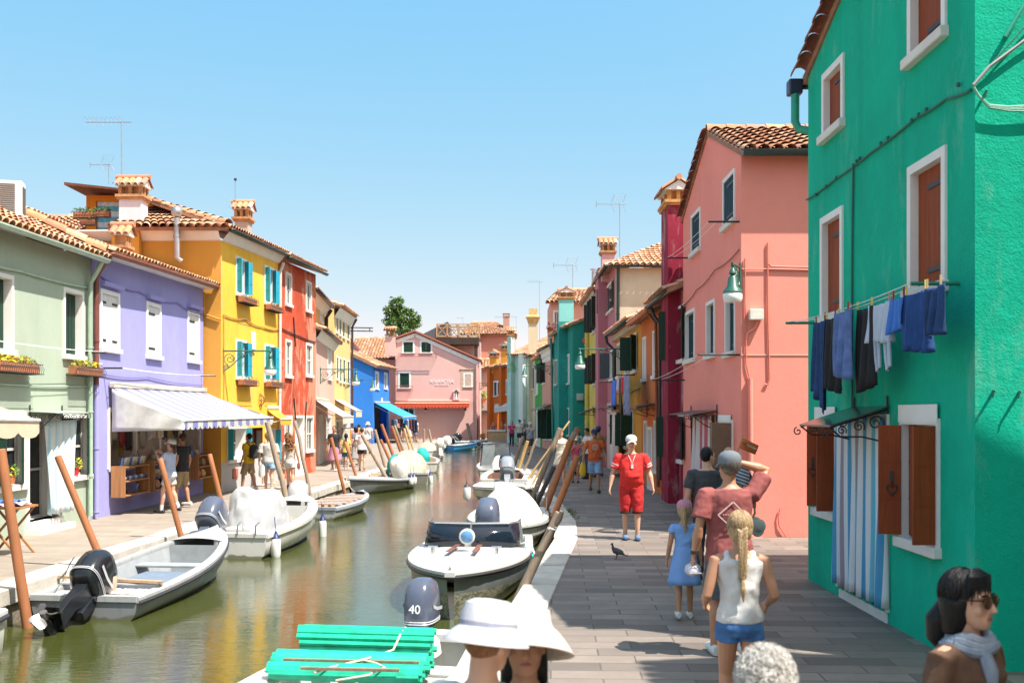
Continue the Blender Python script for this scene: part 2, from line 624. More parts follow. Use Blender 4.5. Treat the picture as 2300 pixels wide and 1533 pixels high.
def roof(parent, E0, E1, R0, R1=None, pitch=0.2, row=0.36, seg=6, clip=None, label=None, ridge=True, mat=None, thick=0.1):
    """barrel tiles laid from the eave E0-E1 up to the ridge R0-R1"""
    E0, E1, R0 = V(E0), V(E1), V(R0)
    R1 = V(R1) if R1 is not None else R0 + (E1 - E0)
    a = E1 - E0
    na = max(1, round(a.length / pitch))
    b0 = R0 - E0
    nb = max(1, round(b0.length / row))
    nrm = a.cross(b0).normalized()
    if nrm.z < 0: nrm = -nrm
    ad = a.normalized()
    mb = MB()
    rnd = random.Random(na * 7 + nb)

    def pt(u, v): return (E0 + (E1 - E0) * u) * (1 - v) + (R0 + (R1 - R0) * u) * v
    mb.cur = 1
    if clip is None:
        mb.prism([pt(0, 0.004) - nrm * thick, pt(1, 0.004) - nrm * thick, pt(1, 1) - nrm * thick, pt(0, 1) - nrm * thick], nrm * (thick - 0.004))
    mb.cur = 0
    for i in range(na):
        for j in range(nb):
            uc = (i + .5) / na
            if clip and not clip(uc, (j + .5) / nb): continue
            lo, hi = pt(uc, max(0, j / nb - 0.012) if j else -0.02), pt(uc, min(1, (j + 1.22) / nb))
            if rnd.random() < 0.25:
                sh = ad * rnd.uniform(-.012, .012)
                lo, hi = lo + sh, hi + sh
            r0, r1 = pitch * 0.47, pitch * 0.38
            rg = []
            for p, r, up in ((lo, r0, 0.035 + rnd.uniform(0, .012)), (hi, r1, 0.0)):
                rg.append([p + nrm * (up + r * 0.85 * math.sin(math.pi * k / seg) - 0.01) + ad * (r * math.cos(math.pi * k / seg)) for k in range(seg + 1)])
            mb.loft(rg, False)
    if ridge:
        L = (R1 - R0).length
        k = max(1, round(L / 0.4))
        d = (R1 - R0) / k
        for i in range(k):
            p, q = R0 + d * i, R0 + d * (i + 1.12)
            rg = []
            for c, r in ((p, .12), (q, .10)):
                rg.append([c + V((0, 0, .02 + r * math.sin(math.pi * m / 6))) + (nrm.cross(ad)).normalized() * (r * math.cos(math.pi * m / 6)) for m in range(7)])
            mb.loft(rg, False)
    return obj('roof', mb, [mat or TILE, TILEB], parent, smooth=True, label=label)


def gutter(parent, p, q, m=None, r=0.07):
    """half round gutter between two points"""
    p, q = V(p), V(q)
    d = (q - p).normalized()
    s_ = d.cross(V((0, 0, 1)))
    mb = MB()
    rg = [[c + s_ * (r * math.cos(math.pi * k / 8)) - V((0, 0, r * math.sin(math.pi * k / 8))) for k in range(9)] for c in (p, q)]
    mb.loft(rg, False)
    for c in (p, q): mb.add([c + s_ * (r * math.cos(math.pi * k / 8)) - V((0, 0, r * math.sin(math.pi * k / 8))) for k in range(9)], [tuple(range(9))])
    return obj('gutter', mb, m or GUTTER, parent, smooth=True, mods=[solid(0.006)])


def pipe(parent, pts, m, r=0.045, name='downpipe', n=10):
    mb = MB()
    mb.tube(pts, r, n)
    for p, q in zip(pts[:-1], pts[1:]):
        L = (V(q) - V(p)).length
        for k in range(1, int(L / 1.3) + 1):
            c = V(p).lerp(V(q), k * 1.3 / L)
            mb.tube([c - (V(q) - V(p)).normalized() * .015, c + (V(q) - V(p)).normalized() * .015], r * 1.25, n)
    return obj(name, mb, m, parent, smooth=True)


def panel(mb, f, u0, u1, o, z0, z1, th=0.035, style='boards'):
    """closed leaf parallel to the wall, with boards"""
    f.box(mb, u0, u1, o, o + th, z0, z1)
    if style == 'boards':
        k = max(1, round((u1 - u0) / 0.14))
        for i in range(1, k):
            u = u0 + (u1 - u0) * i / k
            f.box(mb, u - .004, u + .004, o + th, o + th + .004, z0, z1)
    if style in ('slats', 'rails'):
        k = max(2, round((z1 - z0) / (0.045 if style == 'slats' else 0.33)))
        for i in range(1, k):
            z = z0 + (z1 - z0) * i / k
            f.box(mb, u0 + .02, u1 - .02, o + th, o + th + .01, z - .008, z + .008)


def leaf(mb, f, u, z0, z1, wid, ang, side, o=0.0, th=0.035, boards=True):
    """a shutter leaf hinged at u, swung by ang degrees from closed (0) to flat on the wall (180); side=+1 leaf closes towards +u"""
    a = rad(ang)
    d = f.t * (side * math.cos(a)) + f.n * math.sin(a)
    nn = V((-d.y, d.x, 0))
    c = f.P(u, o, (z0 + z1) / 2) + d * wid / 2
    mb.obox(c, d * wid / 2, nn * th / 2, V((0, 0, (z1 - z0) / 2)))
    if boards:
        for s_ in (-1, 1):
            k = max(2, round((z1 - z0) / 0.36))
            for i in range(1, k):
                z = z0 + (z1 - z0) * i / k
                mb.obox(f.P(u, o, z) + d * wid / 2 + nn * (s_ * (th / 2 + .002)), d * wid / 2.1, nn * .003, V((0, 0, .006)))
    return d


def window(h, f, R_, fr=0.1, style='closed', m=None, trim=None, deep=0.14, sill=True, proud=0.025, name='window', ang=(95, 95), hinge=False, flat_top=True, split=True, glazing=(0.5, 0.5, 0.5), cap=True):
    """one window: white surround with real reveals, sill, and what closes it"""
    u0, u1, z0, z1 = R_
    trim = trim or WHITE
    mb = MB()
    if fr > 0:
        f.box(mb, u0 - fr, u0, -.01, proud, z0 - (0 if sill else fr), z1 + fr)
        f.box(mb, u1, u1 + fr, -.01, proud, z0 - (0 if sill else fr), z1 + fr)
        f.box(mb, u0, u1, -.01, proud, z1, z1 + fr)
        if not sill: f.box(mb, u0, u1, -.01, proud, z0 - fr, z0)
    pr = -.01 if fr > 0 else 0.0
    for a, b in ((u0, u0), (u1, u1)):
        mb.quad(f.P(a, pr, z0), f.P(a, -deep - .02, z0), f.P(a, -deep - .02, z1), f.P(a, pr, z1))
    mb.quad(f.P(u0, pr, z1), f.P(u1, pr, z1), f.P(u1, -deep - .02, z1), f.P(u0, -deep - .02, z1))
    mb.quad(f.P(u0, 0, z0), f.P(u1, 0, z0), f.P(u1, -deep - .02, z0), f.P(u0, -deep - .02, z0))
    wn_ = obj(name, mb, trim, h)
    if sill:
        sb = MB()
        f.box(sb, u0 - fr - .03, u1 + fr + .03, -.02, proud + .055, z0 - .1, z0)
        obj('sill', sb, SILL, wn_, mods=[bev(.008, 1)])
    uc = (u0 + u1) / 2
    if style == 'closed':
        sb = MB()
        if split:
            panel(sb, f, u0 + .004, uc - .004, -deep, z0 + .01, z1 - .005)
            panel(sb, f, uc + .004, u1 - .004, -deep, z0 + .01, z1 - .005)
        else:
            panel(sb, f, u0 + .004, u1 - .004, -deep, z0 + .01, z1 - .005, style='boards' if m is not BRWOOD else 'plain')
        s_ = obj('shutter', sb, m or DKGREEN, wn_)
        if hinge:
            for zz in (z0 + (z1 - z0) * .14, z0 + (z1 - z0) * .84):
                for a, b in ((u0 + .01, u0 + (u1 - u0) * .66),) if not split else ((u0 + .01, u0 + (u1 - u0) * .3), (u1 - .01, u1 - (u1 - u0) * .3)):
                    hb = MB()
                    f.box(hb, min(a, b), max(a, b), -deep + .035, -deep + .047, zz - .022, zz + .022)
                    obj('hinge_strap', hb, IRON, wn_)
    else:
        gb = MB()
        f.box(gb, u0, u1, -deep - .02, -deep - .012, z0, z1)
        obj('pane', gb, GLASS, wn_)
        fb = MB()
        for a, b in ((u0, u0 + .05), (uc - .025, uc + .025), (u1 - .05, u1)):
            f.box(fb, a, b, -deep - .012, -deep + .02, z0, z1)
        for zz in (z0, (z0 + z1) / 2 - .02, z1 - .05):
            f.box(fb, u0 + .05, u1 - .05, -deep - .012, -deep + .017, zz, zz + .045)
        obj('sash', fb, plain('window_sash_paint', glazing, 0.5), wn_)
        if style == 'open':
            wid = min(0.38, (u1 - u0) / 2)
            for k, (u, sd_) in enumerate(((u0, 1), (u1, -1))):
                if ang[k] is None: continue
                sb = MB()
                leaf(sb, f, u, z0 + .02, z1 - .01, wid, ang[k], sd_, proud + .01)
                obj('shutter', sb, m or DKGREEN, wn_)
    return wn_


def house(name, label, at, cat='house', group=None): return thing(name, label, cat, (at[0], at[1], 0), group)


def box_walls(h, f, depth, top, mat, holes=(), near=None, far=None, back=True, zb=-.3, name='wall', near_holes=(), near_mat=None):
    """front wall with holes, end walls and back wall as one 'wall' part; top as in wall()"""
    mb = MB()
    if not isinstance(top, (list, tuple)): top = [(0, top), (f.L, top)]
    wall(mb, f, top, holes, zb)
    a, b = f.P(0), f.P(f.L)
    fn = Fac((a.x, a.y), (a - f.n * depth).xy, (-f.t).xy)
    ff = Fac((b.x, b.y), (b - f.n * depth).xy, f.t.xy)
    ntop = near or [(0, top[0][1]), (depth, top[0][1])]
    if near_mat is None: wall(mb, fn, ntop, near_holes, zb)
    wall(mb, ff, far or [(0, top[-1][1]), (depth, top[-1][1])], (), zb)
    fb = Fac((a - f.n * depth).xy, (b - f.n * depth).xy, (-f.n).xy)
    wall(mb, fb, [(0, ntop[-1][1]), (f.L, (far or [(0, 0), (0, top[-1][1])])[-1][1])], (), zb)
    o = obj(name, mb, mat, h)
    if near_mat is not None:
        m2 = MB()
        wall(m2, fn, ntop, near_holes, zb)
        obj('side_wall', m2, near_mat, h)
    return fn, ff


def chimney(parent, x, y, z0, z1, wx, wy, mat, cap='gable', name='chimney', top=None, ang=0.0, brickmat=None):
    """square stack with an open brick lantern and a small tiled cap"""
    mb = MB(Matrix.Translation((x, y, 0)) @ Matrix.Rotation(ang, 4, 'Z'))
    mb.box(-wx / 2, wx / 2, -wy / 2, wy / 2, z0, z1)
    c = obj(name, mb, mat, parent)
    M = Matrix.Translation((x, y, z1)) @ Matrix.Rotation(ang, 4, 'Z')
    cb = MB(M)
    bm_ = top or brickmat or plain('chimney_brick', (0.42, 0.22, 0.10), 0.9, 0.3)
    e = .05
    cb.box(-wx / 2 - e, wx / 2 + e, -wy / 2 - e, wy / 2 + e, 0, .06)
    cb.box(-wx / 2 - e * 1.7, wx / 2 + e * 1.7, -wy / 2 - e * 1.7, wy / 2 + e * 1.7, .06, .13)
    hgt = .24
    for sx in (-1, 0, 1):
        for sy in (-1, 0, 1):
            if sx == 0 and sy == 0: continue
            cx_, cy_ = sx * (wx / 2 - .03), sy * (wy / 2 - .03)
            cb.box(cx_ - .045, cx_ + .045, cy_ - .045, cy_ + .045, .13, .13 + hgt)
    cb.box(-wx / 2 + .12, wx / 2 - .12, -wy / 2 + .12, wy / 2 - .12, .13, .13 + hgt)
    obj('chimney_lantern', cb, bm_, c)
    zt = .13 + hgt
    ov = .14
    rb = MB(M)
    hx, hy = wx / 2 + ov, wy / 2 + ov
    rise = .26
    rb.cur = 1
    ex = hx - .06
    rb.prism([(-ex, -hy + .04, zt), (-ex, hy - .04, zt), (-ex, 0, zt + rise - .03)] if cap == 'gable' else [(-hx + .04, -hy + .05, zt), (hx - .04, -hy + .05, zt), (0, -hy + .05, zt + rise - .03)],
             (2 * ex, 0, 0) if cap == 'gable' else (0, 2 * hy - .1, 0))
    rb.cur = 0
    if cap == 'gable':   # ridge along x, slopes face -y and +y
        k = max(2, round(2 * hx / .19))
        for s_ in (-1, 1):
            for i in range(k):
                xc = -hx + (i + .5) * 2 * hx / k
                r = hx / k * .95
                rb.loft([[V((xc + r * math.cos(math.pi * m / 6), s_ * yy, zz + r * .8 * math.sin(math.pi * m / 6))) for m in range(7)] for yy, zz in ((hy + .03, zt), (0.0, zt + rise))], False)
        rb.tube([(-hx - .03, 0, zt + rise + .03), (hx + .03, 0, zt + rise + .03)], .075, 8)
    else:                # ridge along y, gable faces the viewer
        k = max(2, round(2 * hy / .19))
        for s_ in (-1, 1):
            for i in range(k):
                yc = -hy + (i + .5) * 2 * hy / k
                r = hy / k * .95
                rb.loft([[V((s_ * xx, yc + r * math.cos(math.pi * m / 6), zz + r * .8 * math.sin(math.pi * m / 6))) for m in range(7)] for xx, zz in ((hx + .03, zt), (0.0, zt + rise))], False)
        rb.tube([(0, -hy - .03, zt + rise + .03), (0, hy + .03, zt + rise + .03)], .075, 8)
    obj('chimney_cap', rb, [TILE, WHITE], c, smooth=True)
    return c


def cable(parent, pts, m=None, r=0.012, name='cable', sag=0.0, n=6):
    P_ = []
    for a, b in zip(pts[:-1], pts[1:]):
        a, b = V(a), V(b)
        for i in range(6): P_.append(a.lerp(b, i / 6) - V((0, 0, sag * 4 * (i / 6) * (1 - i / 6))))
    P_.append(V(pts[-1]))
    mb = MB()
    mb.tube(P_, r, n)
    return obj(name, mb, m or IRON, parent, smooth=True)
# ================================================================ HOUSES, RIGHT BANK
GREEN = stucco('emerald_stucco', (0.003, 0.40, 0.25), 0.16, streak=0.45, bump=0.5, salt=0.2)
SALMON = stucco('salmon_stucco', (0.82, 0.275, 0.215), 0.06, streak=0.08, bump=0.2)
CRIMSON = stucco('crimson_stucco', (0.26, 0.022, 0.045), 0.15, salt=0.55, streak=0.3)
ORANGE = stucco('orange_stucco', (0.56, 0.17, 0.055), 0.1, streak=0.2)
OCHRE = stucco('ochre_stucco', (0.54, 0.27, 0.045), 0.1, streak=0.2)
MAUVE = stucco('mauve_stucco', (0.46, 0.18, 0.21), 0.08, streak=0.15)
CREAM = stucco('bare_cream_render', (0.56, 0.49, 0.37), 0.1, streak=0.3)
YELLOWR = stucco('lemon_stucco', (0.64, 0.52, 0.13), 0.08)
TEAL = stucco('teal_stucco', (0.022, 0.27, 0.235), 0.2, streak=0.3, patch=((0.10, 0.36, 0.32), 0.2))
PEACH = stucco('peach_stucco', (0.64, 0.33, 0.26), 0.07)
LEAFG = stucco('leaf_green_stucco', (0.07, 0.34, 0.07), 0.1)
BEIGE = stucco('beige_stucco', (0.56, 0.47, 0.32), 0.1, streak=0.3)
AQUA = stucco('pale_aqua_stucco', (0.43, 0.60, 0.55), 0.1, streak=0.4, patch=((0.22, 0.42, 0.25), 0.35))
RUST = stucco('burnt_orange_stucco', (0.56, 0.13, 0.02), 0.1, streak=0.2)
CHB = plain('chimney_brick', (0.42, 0.22, 0.10), 0.9, 0.3)


def slit(h, f, R_, m=None, fr=0.08, style='closed', **k):
    return window(h, f, R_, fr, style, m or DKGREEN, deep=0.1, **k)


# ---- emerald house, the nearest
f = Fac((3.87, 8.56), (3.87, 13.38), (-1, 0))
hG = house('green_house', 'tall emerald green house with brown wooden shutters and washing outside', (3.87, 8.56))
gtop = [(0, 6.6), (2.41, 7.43), (4.82, 6.6)]
gw = [f.rect(2050, 2119, 372, 642), f.rect(1854, 1892, 160, 287), f.rect(1850, 1890, 492, 706)]
a = f.rect(2050, 2119, 0, 95)
gw.append((a[0], a[1], 5.6, 6.62))
gg = [f.rect(2030, 2106, 953, 1216), f.rect(1838, 1877, 948, 1145)]
dr = f.rect(1886, 1994, 950, 1300)
dr = (dr[0], dr[1], 0.12, dr[3])
box_walls(hG, f, 5.5, gtop, GREEN, gw + gg + [dr], near=[(0, 6.6), (5.5, 6.6)])
for r_ in gw: window(hG, f, r_, 0.085, 'closed', BRWOOD, deep=0.09, split=False, hinge=True)
GV = plain('white_sash_paint', (0.6, 0.6, 0.58), 0.5)
for r_, wl in ((gg[0], .21), (gg[1], .11)):
    w_ = window(hG, f, r_, 0.06, 'glass', BRWOOD, deep=0.17, glazing=(0.62, 0.6, 0.56))
    lb = MB()
    f.box(lb, r_[0] - .06, r_[1] + .06, .026, .034, r_[3] + .02, r_[3] + .19)
    obj('lintel', lb, WHITE, w_)
    for u, sd_, an, ww in ((r_[1], -1, 112, wl), (r_[1] - .02, -1, 8, .17), (r_[0], 1, 93, .2)):
        sb = MB()
        leaf(sb, f, u, r_[2] + .02, r_[3] - .01, ww, an, sd_, .03 if an > 50 else -.06)
        s_ = obj('shutter', sb, BRWOOD, w_)
    # heart shaped iron latch on the leaf that faces the canal mouth
    d = f.t * (-math.cos(rad(112))) + f.n * math.sin(rad(112))
    c0 = f.P(r_[1], .03, (r_[2] * .58 + r_[3] * .42)) + d * wl * .45
    nn = V((0, -1, 0))
    hb = MB()
    hp = []
    for k in range(17):
        q = -math.pi / 2 + 2 * math.pi * k / 16
        x = .05 * math.sin(q) ** 3
        z = .0038 * (13 * math.cos(q) - 5 * math.cos(2 * q) - 2 * math.cos(3 * q) - math.cos(4 * q))
        hp.append(c0 + d * x + nn * .03 + V((0, 0, z)))
    hb.tube(hp, .006, 5)
    hb.tube([c0 + nn * .03 + V((0, 0, .02)), c0 + nn * .03 + V((0, 0, .08))], .008, 5)
    hb.obox(c0 + nn * .022 + V((0, 0, .13)), d * .012, nn * .008, V((0, 0, .05)))
    obj('latch', hb, IRON, w_)
# door: jambs, dark inside, step, striped curtain
db = MB()
f.box(db, dr[0] - .05, dr[0], -.01, .03, .12, dr[3] + .1)
f.box(db, dr[1], dr[1] + .05, -.01, .03, .12, dr[3] + .1)
f.box(db, dr[0], dr[1], -.01, .03, dr[3], dr[3] + .1)
for u in (dr[0], dr[1]): db.quad(f.P(u, -.01, .12), f.P(u, -.3, .12), f.P(u, -.3, dr[3]), f.P(u, -.01, dr[3]))
door = obj('door', db, WHITE, hG)
b_ = MB()
f.box(b_, dr[0], dr[1], -.3, -.28, .1, dr[3])
obj('door_leaf', b_, plain('dark_brown_door', (0.05, 0.03, 0.02), 0.6), door)
b_ = MB()
f.box(b_, dr[0], dr[1], -.3, .015, -.05, .1)
obj('step', b_, SILL, door, mods=[bev(.012, 2)])
roof(hG, (3.84, 8.36, 6.58), (9.4, 8.36, 6.58), (3.84, 10.97, 7.5), (9.4, 10.97, 7.5))
roof(hG, (9.4, 13.55, 6.58), (3.84, 13.55, 6.58), (9.4, 10.97, 7.5), (3.84, 10.97, 7.5), ridge=False)
vb = MB()   # verge tiles along the gable edge
for s_, y0, y1 in ((0, 13.55, 10.97), (1, 8.36, 10.97)):
    for k in range(8):
        p, q = V((3.8, y0 + (y1 - y0) * k / 8, 6.62 + .9 * k / 8)), V((3.8, y0 + (y1 - y0) * (k + 1.1) / 8, 6.62 + .9 * (k + 1.1) / 8))
        rg = []
        for c, r in ((p + V((0, 0, .02)), .125), (q, .105)):
            rg.append([c + V((-r * math.cos(math.pi * m / 7) * .9, 0, -.03 + r * math.sin(math.pi * m / 7))) for m in range(8)])
        vb.loft(rg, False)
obj('verge', vb, tilemat('dark_red_verge_tile', [(0.27, 0.085, 0.055), (0.31, 0.11, 0.07), (0.24, 0.075, 0.05)]), hG, smooth=True, mods=[solid(.012)])
gutter(hG, (3.75, 13.62, 6.55), (9.4, 13.62, 6.55), GUTTER, .08)
hb = MB()
hb.box(3.66, 3.84, 13.5, 13.68, 6.38, 6.58)
obj('rain_head', hb, plain('navy_gutter_end', (0.02, 0.025, 0.06), 0.4), hG, mods=[bev(.02, 2)])
pipe(hG, [(3.75, 13.56, 6.4), (3.75, 13.56, 6.02), (3.79, 13.54, 5.92), (3.93, 13.44, 5.86)], plain('green_downpipe', (0.012, 0.30, 0.19), 0.4), .055)
GC = plain('green_painted_cable', (0.012, 0.13, 0.09), 0.6)
def gpx(px, py, o=.02):
    u, z = f.uz(px, py)
    return f.P(u, o, z)
cable(hG, [f.P(4.82, .02, 4.95), gpx(1880, 402), gpx(1960, 343), gpx(2060, 266), gpx(2130, 222), f.P(.03, .02, 4.87)], GC, .013, sag=.012)
cable(hG, [gpx(1920, 372), gpx(1918, 520), gpx(1917, 640), gpx(1918, 915)], GC, .013)
for px, py in [(1838, 437), (1861, 418), (1884, 399), (1923, 371), (1937, 356), (1930, 362), (1985, 322), (2001, 310), (2055, 270), (2070, 258), (2088, 246), (2160, 190)]:
    kb = MB(); kb.ell(gpx(px, py, .03), .022, .022, .025, 6, 4)
    obj('cable_knot', kb, GC, hG)
fn = Fac((3.87, 8.56), (9.4, 8.56), (0, -1))
ypl = 8.56 - .05
def fpx(px, py, o=.05): return Wp(px, py, 8.56 - o)
cable(hG, [fpx(2186, 192), fpx(2222, 150), fpx(2300, 92), fpx(2500, -40)], plain('grey_cable', (0.25, 0.26, 0.25), 0.6), .016)
cable(hG, [fpx(2186, 190), fpx(2300, 62), fpx(2420, -70)], GC, .007)
for k in range(4):
    cable(hG, [fpx(2186, 194), fpx(2200, 216 + k), fpx(2222, 236 + 2 * k), fpx(2265, 240 + 3 * k), fpx(2300, 238 + 4 * k), fpx(2500, 225 + 4 * k)], plain('pale_green_cable', (0.16, 0.42, 0.30), 0.6), .009)
cable(hG, [fpx(2257, 84), fpx(2300, 12)], plain('green_downpipe', (0.012, 0.30, 0.19), 0.4), .02)
for px, py in ((2216, 205), (2232, 878), (2290, 880)):
    b_ = MB()
    b_.tube([Wp(px, py, 8.56), Wp(px, py, 8.48)], [.014, .011], 8)
    b_.tube([Wp(px, py, 8.48), Wp(px - 3, py + 14, 8.48)], .008, 6)
    obj('wall_hook', b_, GC, hG)

# ---- salmon house
f = Fac((4.03, 18.0), (4.03, 24.1), (-1, 0))
hS = house('salmon_house', 'salmon pink house with dark teal shutters, lamp at its sunlit corner', (4.03, 18.0))
st_ = [(0, 6.73), (3.05, 7.88), (6.1, 6.8)]
up = [f.rect(1627, 1650, 400, 500), f.rect(1555, 1573, 482, 562)]
mid = [f.rect(1589, 1605, 683, 795), f.rect(1632, 1651, 670, 790), f.rect(1541, 1560, 704, 806)]
gd = [f.rect(1616, 1646, 948, 1085)]
dr = f.rect(1547, 1602, 935, 1130)
dr = (dr[0] + .6, dr[1] - .3, .05, dr[3])
box_walls(hS, f, 6.5, st_, SALMON, up + mid + gd + [dr], near=[(0, 6.73), (6.5, 6.73)])
for r_ in up + mid: window(hS, f, r_, 0.075, 'closed', TEALSH, deep=0.1 if r_ in mid else 0.03, split=False, hinge=True)
w_ = window(hS, f, gd[0], 0.05, 'open', plain('olive_brown_shutter', (0.16, 0.12, 0.08), 0.5), deep=.12, ang=(100, 170))
lb = MB()
f.box(lb, gd[0][0] + .05, gd[0][1] - .02, .027, .035, gd[0][3] + .03, gd[0][3] + .14)
obj('lintel', lb, WHITE, w_)
b_ = MB()
f.box(b_, dr[0], dr[1], -.2, -.18, 0, dr[3])
obj('door', b_, plain('dark_brown_door', (0.05, 0.03, 0.02), 0.6), hS)
roof(hS, (4.0, 17.75, 6.72), (10.5, 17.75, 6.72), (4.0, 21.07, 7.98), (10.5, 21.07, 7.98), pitch=.23)
roof(hS, (10.5, 24.3, 6.75), (4.0, 24.3, 6.75), (10.5, 21.07, 7.98), (4.0, 21.07, 7.98), pitch=.23, ridge=False)
gutter(hS, (4.0, 17.68, 6.71), (10.5, 17.68, 6.71), GUTTER, .09)
vb = MB()
for k in range(9):
    p, q = V((3.97, 24.3 - 3.23 * k / 9, 6.75 + 1.2 * k / 9)), V((3.97, 24.3 - 3.23 * (k + 1.1) / 9, 6.75 + 1.2 * (k + 1.1) / 9))
    vb.loft([[c + V((-r * math.cos(math.pi * m / 6), 0, -.02 + r * math.sin(math.pi * m / 6))) for m in range(7)] for c, r in ((p + V((0, 0, .02)), .1), (q, .085))], False)
obj('verge', vb, MC['dark_red_verge_tile'], hS, smooth=True, mods=[solid(.012)])
SC = plain('salmon_painted_cable', (0.60, 0.17, 0.12), 0.6)
def spx(px, py, o=.025): return Wp(px, py, 18.0 - o)
cable(hS, [spx(1724, 545), spx(1724, 660), spx(1726, 760), spx(1728, 850), spx(1724, 864), spx(1717, 862)], SC, .016)
cable(hS, [spx(1726, 592), spx(1732, 598), spx(1815, 600), spx(1900, 602)], SC, .016)
cable(hS, [spx(1666, 604), spx(1720, 604), spx(1815, 606), spx(1900, 606)], SC, .012)
cable(hS, [spx(1673, 580), spx(1674, 690), spx(1676, 820), spx(1684, 850)], SC, .014)
pipe(hS, [spx(1685, 850, .05), spx(1686, 960, .05), spx(1686, 1204, .05)], SALMON, .045, 'conduit')
cable(hS, [spx(1702, 722), spx(1696, 736), spx(1678, 748), spx(1676, 760)], SALMON, .02)
b_ = MB()
b_.box(spx(1681, 0).x, spx(1712, 0).x, 17.86, 17.995, spx(0, 719).z, spx(0, 695).z)
obj('junction_box', b_, plain('cream_plastic_box', (0.66, 0.62, 0.54), 0.5), hS, mods=[bev(.012, 2)])
b_ = MB()
b_.box(4.03, 10.4, 17.988, 17.999, spx(0, 798).z, spx(0, 795.5).z)
obj('string_course', b_, stucco('pale_salmon_line', (0.72, 0.42, 0.33), .05), hS)
cable(hS, [spx(1752, 1142, .03), spx(1748, 1160, .03), spx(1750, 1180, .03), spx(1766, 1204, .03)], SC, .012)
cable(hS, [f.P(6.0, .03, 4.7), f.P(4.2, .03, 4.85), f.P(2.2, .03, 5.0), f.P(.05, .03, 5.05)], plain('dark_salmon_cable', (0.33, 0.10, 0.08), .6), .012, sag=.05)

# ---- crimson house with the big chimney
f = Fac((4.05, 24.1), (3.98, 27.2), (-1, 0))
hC = house('crimson_house', 'narrow crimson house with worn plaster and tall wall chimney', (4.05, 24.1))
rs = [f.rect(1517, 1537, 693, 808), f.rect(1512, 1536, 935, 1030)]
box_walls(hC, f, 6.0, 5.12, CRIMSON, rs)
for r_ in rs: window(hC, f, r_, .06, 'open', DKGREEN, deep=.12, ang=(165, 100))
roof(hC, (3.62, 24.1, 5.1), (3.58, 27.2, 5.05), (6.6, 24.1, 6.3), (6.6, 27.2, 6.3))
gutter(hC, (3.7, 24.12, 5.1), (3.6, 27.25, 5.02))
ch = chimney(hC, 4.02, 25.3, -.2, 7.2, .5, 1.1, CRIMSON, 'front', top=plain('orange_brick', (0.55, 0.27, 0.09), .9, .25))
pipe(hC, [(3.68, 27.2, 5.0), (3.78, 27.2, 4.75), (3.93, 27.18, 4.55), (3.93, 27.18, .4)], GUTTER)

# ---- orange house
f = Fac((3.98, 27.2), (3.92, 31.1), (-1, 0))
hO = house('orange_house', 'low orange house with white closed shutters beside crimson one', (3.98, 27.2))
WSH = wood('white_shutter_paint', (0.70, 0.69, 0.66), .5, (20, 20, 1.2), .1)
rs = [f.rect(1445, 1451, 762, 850), f.rect(1468, 1473, 748, 843)]
rg = [f.rect(1448, 1453, 950, 1035), f.rect(1471, 1478, 950, 1055)]
d_ = f.rect(1456, 1465, 965, 1100)
d_ = (d_[0], d_[1], .05, d_[3])
box_walls(hO, f, 6.0, 4.95, ORANGE, rs + rg + [d_])
for r_ in rs: window(hO, f, r_, .08, 'closed', WSH, deep=.05, split=False)
for r_ in rg: window(hO, f, r_, .08, 'glass', deep=.1)
window(hO, f, d_, .09, 'closed', WSH, deep=.1, split=False, sill=False, name='door', hinge=False)
roof(hO, (3.62, 27.2, 4.92), (3.55, 31.1, 4.9), (6.6, 27.2, 6.1), (6.6, 31.1, 6.1))
gutter(hO, (3.6, 27.3, 4.92), (3.53, 31.1, 4.88), plain('orange_gutter', (0.5, 0.13, 0.04), .45))
pipe(hO, [(3.6, 27.4, 4.9), (3.86, 27.5, 4.6), (3.92, 27.5, .2)], plain('rust_downpipe', (0.22, 0.06, 0.03), .5))

# ---- ochre house
f = Fac((3.92, 31.1), (3.88, 38.5), (-1, 0))
hY = house('ochre_house', 'ochre house with dark shutters and washing, between orange and mauve ones', (3.92, 31.1))
rs = [f.rect(1387, 1393, 775, 845), f.rect(1404, 1411, 762, 838), f.rect(1421, 1430, 754, 832)]
rg = [f.rect(1396, 1408, 930, 1000), f.rect(1412, 1422, 925, 1000)]
d_ = f.rect(1376, 1388, 930, 1040)
d_ = (d_[0], d_[1], .05, d_[3])
box_walls(hY, f, 6.5, 5.15, OCHRE, rs + rg + [d_])
for i, r_ in enumerate(rs): window(hY, f, r_, .08, 'open' if i == 2 else 'closed', DKGREEN, deep=.1, split=False, ang=(150, 95))
for r_ in rg: window(hY, f, r_, .08, 'open', DKGREEN, deep=.1, ang=(100, 95))
b_ = MB(); f.box(b_, d_[0], d_[1], -.2, -.18, 0, d_[3])
obj('door', b_, DARK, hY)  # no leaf: flat sheet painted as the dark inside
roof(hY, (3.55, 31.1, 5.08), (3.5, 38.5, 5.12), (6.6, 31.1, 6.3), (6.6, 38.5, 6.3))
gutter(hY, (3.53, 31.15, 5.05), (3.48, 38.4, 5.1))
pipe(hY, [(3.5, 38.2, 5.05), (3.55, 38.2, 4.8), (3.82, 38.2, 4.55), (3.82, 38.2, .3)], GUTTER, .06)
cb = MB(); f.box(cb, 0, f.L, .0, .16, 4.86, 5.06)
obj('cornice', cb, stucco('stone_cornice', (.52, .47, .38), .1), hY)
cable(hY, [(3.86, 38, 2.9), (3.88, 34, 2.85), (3.9, 31.2, 2.95)], None, .014)

